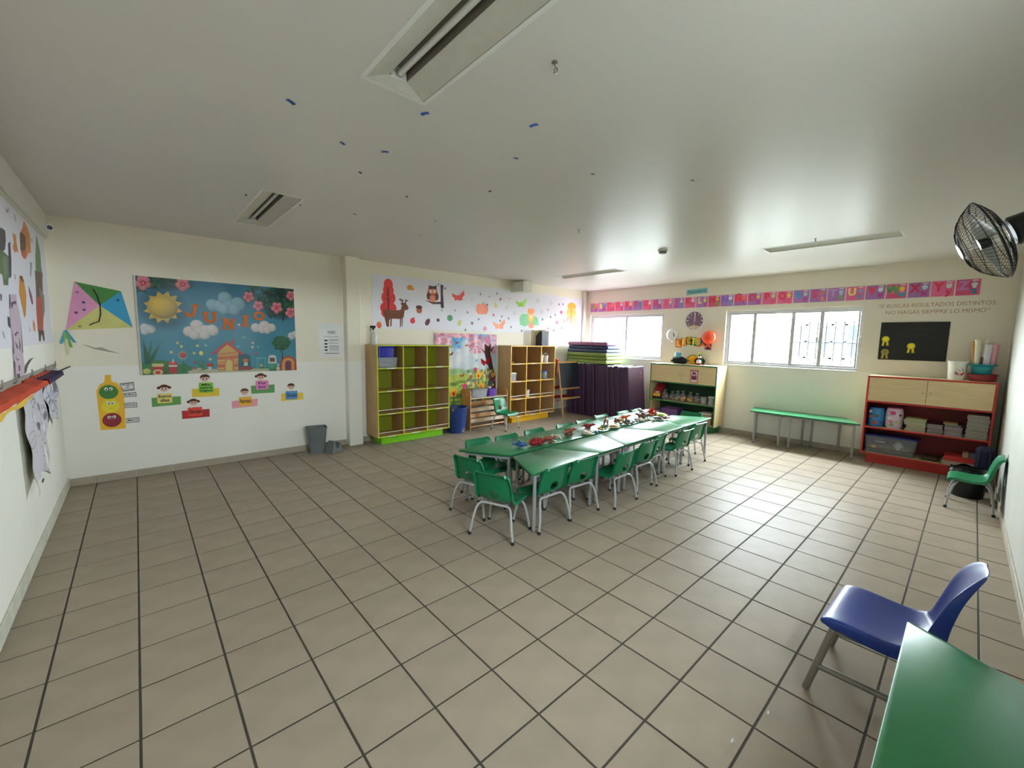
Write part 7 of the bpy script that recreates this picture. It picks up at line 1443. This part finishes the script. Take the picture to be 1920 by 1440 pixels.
# ------------------------------------------------------------------ wall fan
FC = Vector((3.65, -2.145, 2.255)); ax = Vector((-0.10, 0.90, -0.42)).normalized()
t = thing('wall_fan', 'black wall-mounted fan with wire cage high on the right wall', 'fan', FC); Q = ax.to_track_quat('Z', 'Y').to_matrix(); R = 0.228
def FQ(p): return tuple(Q @ Vector(p))
BW = mat('black_wire', (34, 34, 38), 0.3, metal=0.6, var=0.05)
def cage(sg, nm, dp):
    m = MB(); hz = lambda r: sg*dp*(1-(r/R)**3.0)+0.0
    for k in range(56):
        a = 2*PI*k/56; m.tube([FQ((r*math.cos(a), r*math.sin(a), hz(r)+sg*0.004)) for r in (0.05, 0.10, 0.15, 0.19, 0.215, R)], 0.0011, 4, caps=False)
    for r in (0.05, 0.11, 0.165, 0.205): m.tube([FQ((r*math.cos(a), r*math.sin(a), hz(r)+sg*0.004)) for a in [2*PI*i/40 for i in range(40)]], 0.0016, 5, closed=True)
    return m.build(nm, BW, t)
cage(1, 'front_grille', 0.115); cage(-1, 'rear_grille', 0.06)
m = MB(); m.tube([FQ((R*math.cos(a), R*math.sin(a), 0)) for a in [2*PI*i/48 for i in range(48)]], 0.006, 8, closed=True); m.build('cage_ring', M_BLACK, t)
m = MB(); m.lathe([(0.0, 0.125), (0.045, 0.123), (0.05, 0.115), (0.0, 0.114)], 20, M=Q); m.build('badge', M_BLACK, t)
BL = mat('fan_blade', (206, 210, 206), 0.25, spec=0.6, trans=0.3)
m = MB(); m.lathe([(0.0, 0.05), (0.035, 0.045), (0.035, 0.0), (0.0, 0.0)], 16, M=Q); m.build('hub', M_BLACK, t)
for k in range(3):
    a0 = 2*PI*k/3+0.5; m = MB()
    def bl(u, v): r = 0.034+u*0.165; a = a0+(v-0.5)*(0.75+0.5*u); return FQ((r*math.cos(a), r*math.sin(a), 0.02+(v-0.5)*0.055))
    m.grid(bl, 6, 6); m.build('blade', BL, t, solid=0.002)
m = MB(); m.lathe([(0.0, -0.205), (0.05, -0.20), (0.075, -0.17), (0.082, -0.09), (0.07, -0.08), (0.0, -0.08)], 20, M=Q); m.build('motor_housing', M_BLACK, t)
m = MB(); wl = YR(FC.x)-FC.y; mp = Vector(FQ((0, 0, -0.14))); m.tube([mp, mp+Vector((0.03, -0.02, -0.05)), Vector((mp.x+0.06, wl+0.06, mp.z-0.10)), Vector((mp.x+0.06, wl+0.02, mp.z-0.10))], [0.03, 0.026, 0.024, 0.024], 10); m.build('arm', M_BLACK, t)
m = MB(); m.box((mp.x-0.01, wl+0.001, mp.z-0.20), (mp.x+0.13, wl+0.03, mp.z-0.02), 0.006); m.build('wall_plate', M_BLACK, t)
m = MB(); m.tube([FQ((0.0, 0.05, -0.2)), FQ((0, 0.07, -0.2)), FQ((0, 0.09, -0.19))], [0.008, 0.008, 0.011], 8); m.build('knob', M_BLACK, t)
x_ = 5.6; p = hit(1915, 523, 0, 5.55); m = MB(); m.prism(circ(0, 0, 0.022, n=14), 0.001, 0.02, lambda u, v, w: (p[0]+u, YR(p[0])+w, p[2]+v)); tag(m.build('wall_plug', M_BLACK), 'small round black plug on the right wall below the fan', 'wall plug')

# ------------------------------------------------------------------ blue chair in front
BLU_ = mat('blue_chair_plastic', (28, 54, 134), 0.34, spec=0.5, var=0.04, bump=0.1, bscale=200)
t = thing('school_chair', 'larger blue plastic chair with grey legs in the lower right corner', 'chair', (2.615, -1.995, 0), math.radians(-2.0))
prof = [(0.215, 0.352), (0.212, 0.368), (0.195, 0.380), (0.15, 0.382), (0.09, 0.376), (0.02, 0.367), (-0.05, 0.364), (-0.10, 0.371), (-0.135, 0.388), (-0.158, 0.416), (-0.174, 0.46), (-0.186, 0.51), (-0.198, 0.56), (-0.211, 0.61), (-0.226, 0.655), (-0.244, 0.697), (-0.262, 0.728), (-0.276, 0.745)]
wid = [0.195, 0.203, 0.208, 0.211, 0.210, 0.206, 0.200, 0.188, 0.172, 0.158, 0.148, 0.148, 0.156, 0.163, 0.163, 0.152, 0.122, 0.070]
cup = [0.0, 0.003, 0.006, 0.010, 0.014, 0.018, 0.022, 0.028, 0.036, 0.042, 0.044, 0.042, 0.040, 0.038, 0.034, 0.028, 0.020, 0.010]
lip = [0.02, 0.03, 0.04, 0.045, 0.05, 0.055, 0.06, 0.066, 0.07, 0.068, 0.06, 0.05, 0.044, 0.038, 0.030, 0.022, 0.012, 0.004]
nu, nv = 16, len(prof)-1; V = []
for j in range(nv+1):
    y, z = prof[j]; a = prof[max(0, j-1)]; b = prof[min(nv, j+1)]; ty, tz = b[0]-a[0], b[1]-a[1]; L = math.hypot(ty, tz); ny, nz = tz/L, -ty/L
    for i in range(nu+1):
        if i in (0, nu): s = -1 if i == 0 else 1; c = cup[j]-lip[j]; x = s*(wid[j]+0.004)
        elif i in (1, nu-1): s = -1 if i == 1 else 1; c = cup[j]-0.004; x = s*(wid[j]+0.004)
        else: uu = ((i-2)/(nu-4))*2-1; x = uu*wid[j]; c = cup[j]*abs(uu)**2.2
        V.append((x, y+ny*c, z+nz*c))
m = MB(); m.add(V, [(j*(nu+1)+i, j*(nu+1)+i+1, (j+1)*(nu+1)+i+1, (j+1)*(nu+1)+i) for j in range(nv) for i in range(nu)]); so = m.build('seat_shell', BLU_, t, solid=0.006, smooth=50)
ss = so.modifiers.new('smooth', 'SUBSURF'); ss.levels = 1; ss.render_levels = 2
GL = mat('taupe_enamel_tube', (128, 122, 112), 0.38, metal=0.2, var=0.03)
def ftube(P, r1_, r2_, nm, par):
    m = MB(); m.tube(P, r1_, 12); return m.build(nm, par[1], par[0])
for s in (-1, 1):
    ftube([(s*0.225, 0.245, 0.004), (s*0.207, 0.165, 0.345)], 0.0155, 0, 'leg', (t, GL)); ftube([(s*0.215, -0.26, 0.004), (s*0.165, -0.12, 0.345)], 0.0155, 0, 'leg', (t, GL))
    ftube([(s*0.2175, 0.212, 0.140), (s*0.197, -0.204, 0.140)], 0.0145, 0, 'stretcher', (t, GL)); ftube([(s*0.205, 0.17, 0.335), (s*0.165, -0.13, 0.335)], 0.012, 0, 'seat_rail', (t, GL))
# scraps of paper on the floor
for (px, py, lab) in ((1440, 1338, 'tiny white paper scrap on a floor joint below the blue chair'), (1373, 1391, 'tiny white paper scrap on a floor tile at the bottom right')):
    x, y = Fl(px, py); m = MB(); m.grid(lambda a, b: (x+(a-0.5)*0.02+0.003*math.sin(b*9), y+(b-0.5)*0.008, 0.003+0.004*math.sin(a*5)*math.cos(b*4)+0.003), 4, 3); tag(m.build('paper_scrap', M_WHITE, solid=0.0006), lab, 'scrap')
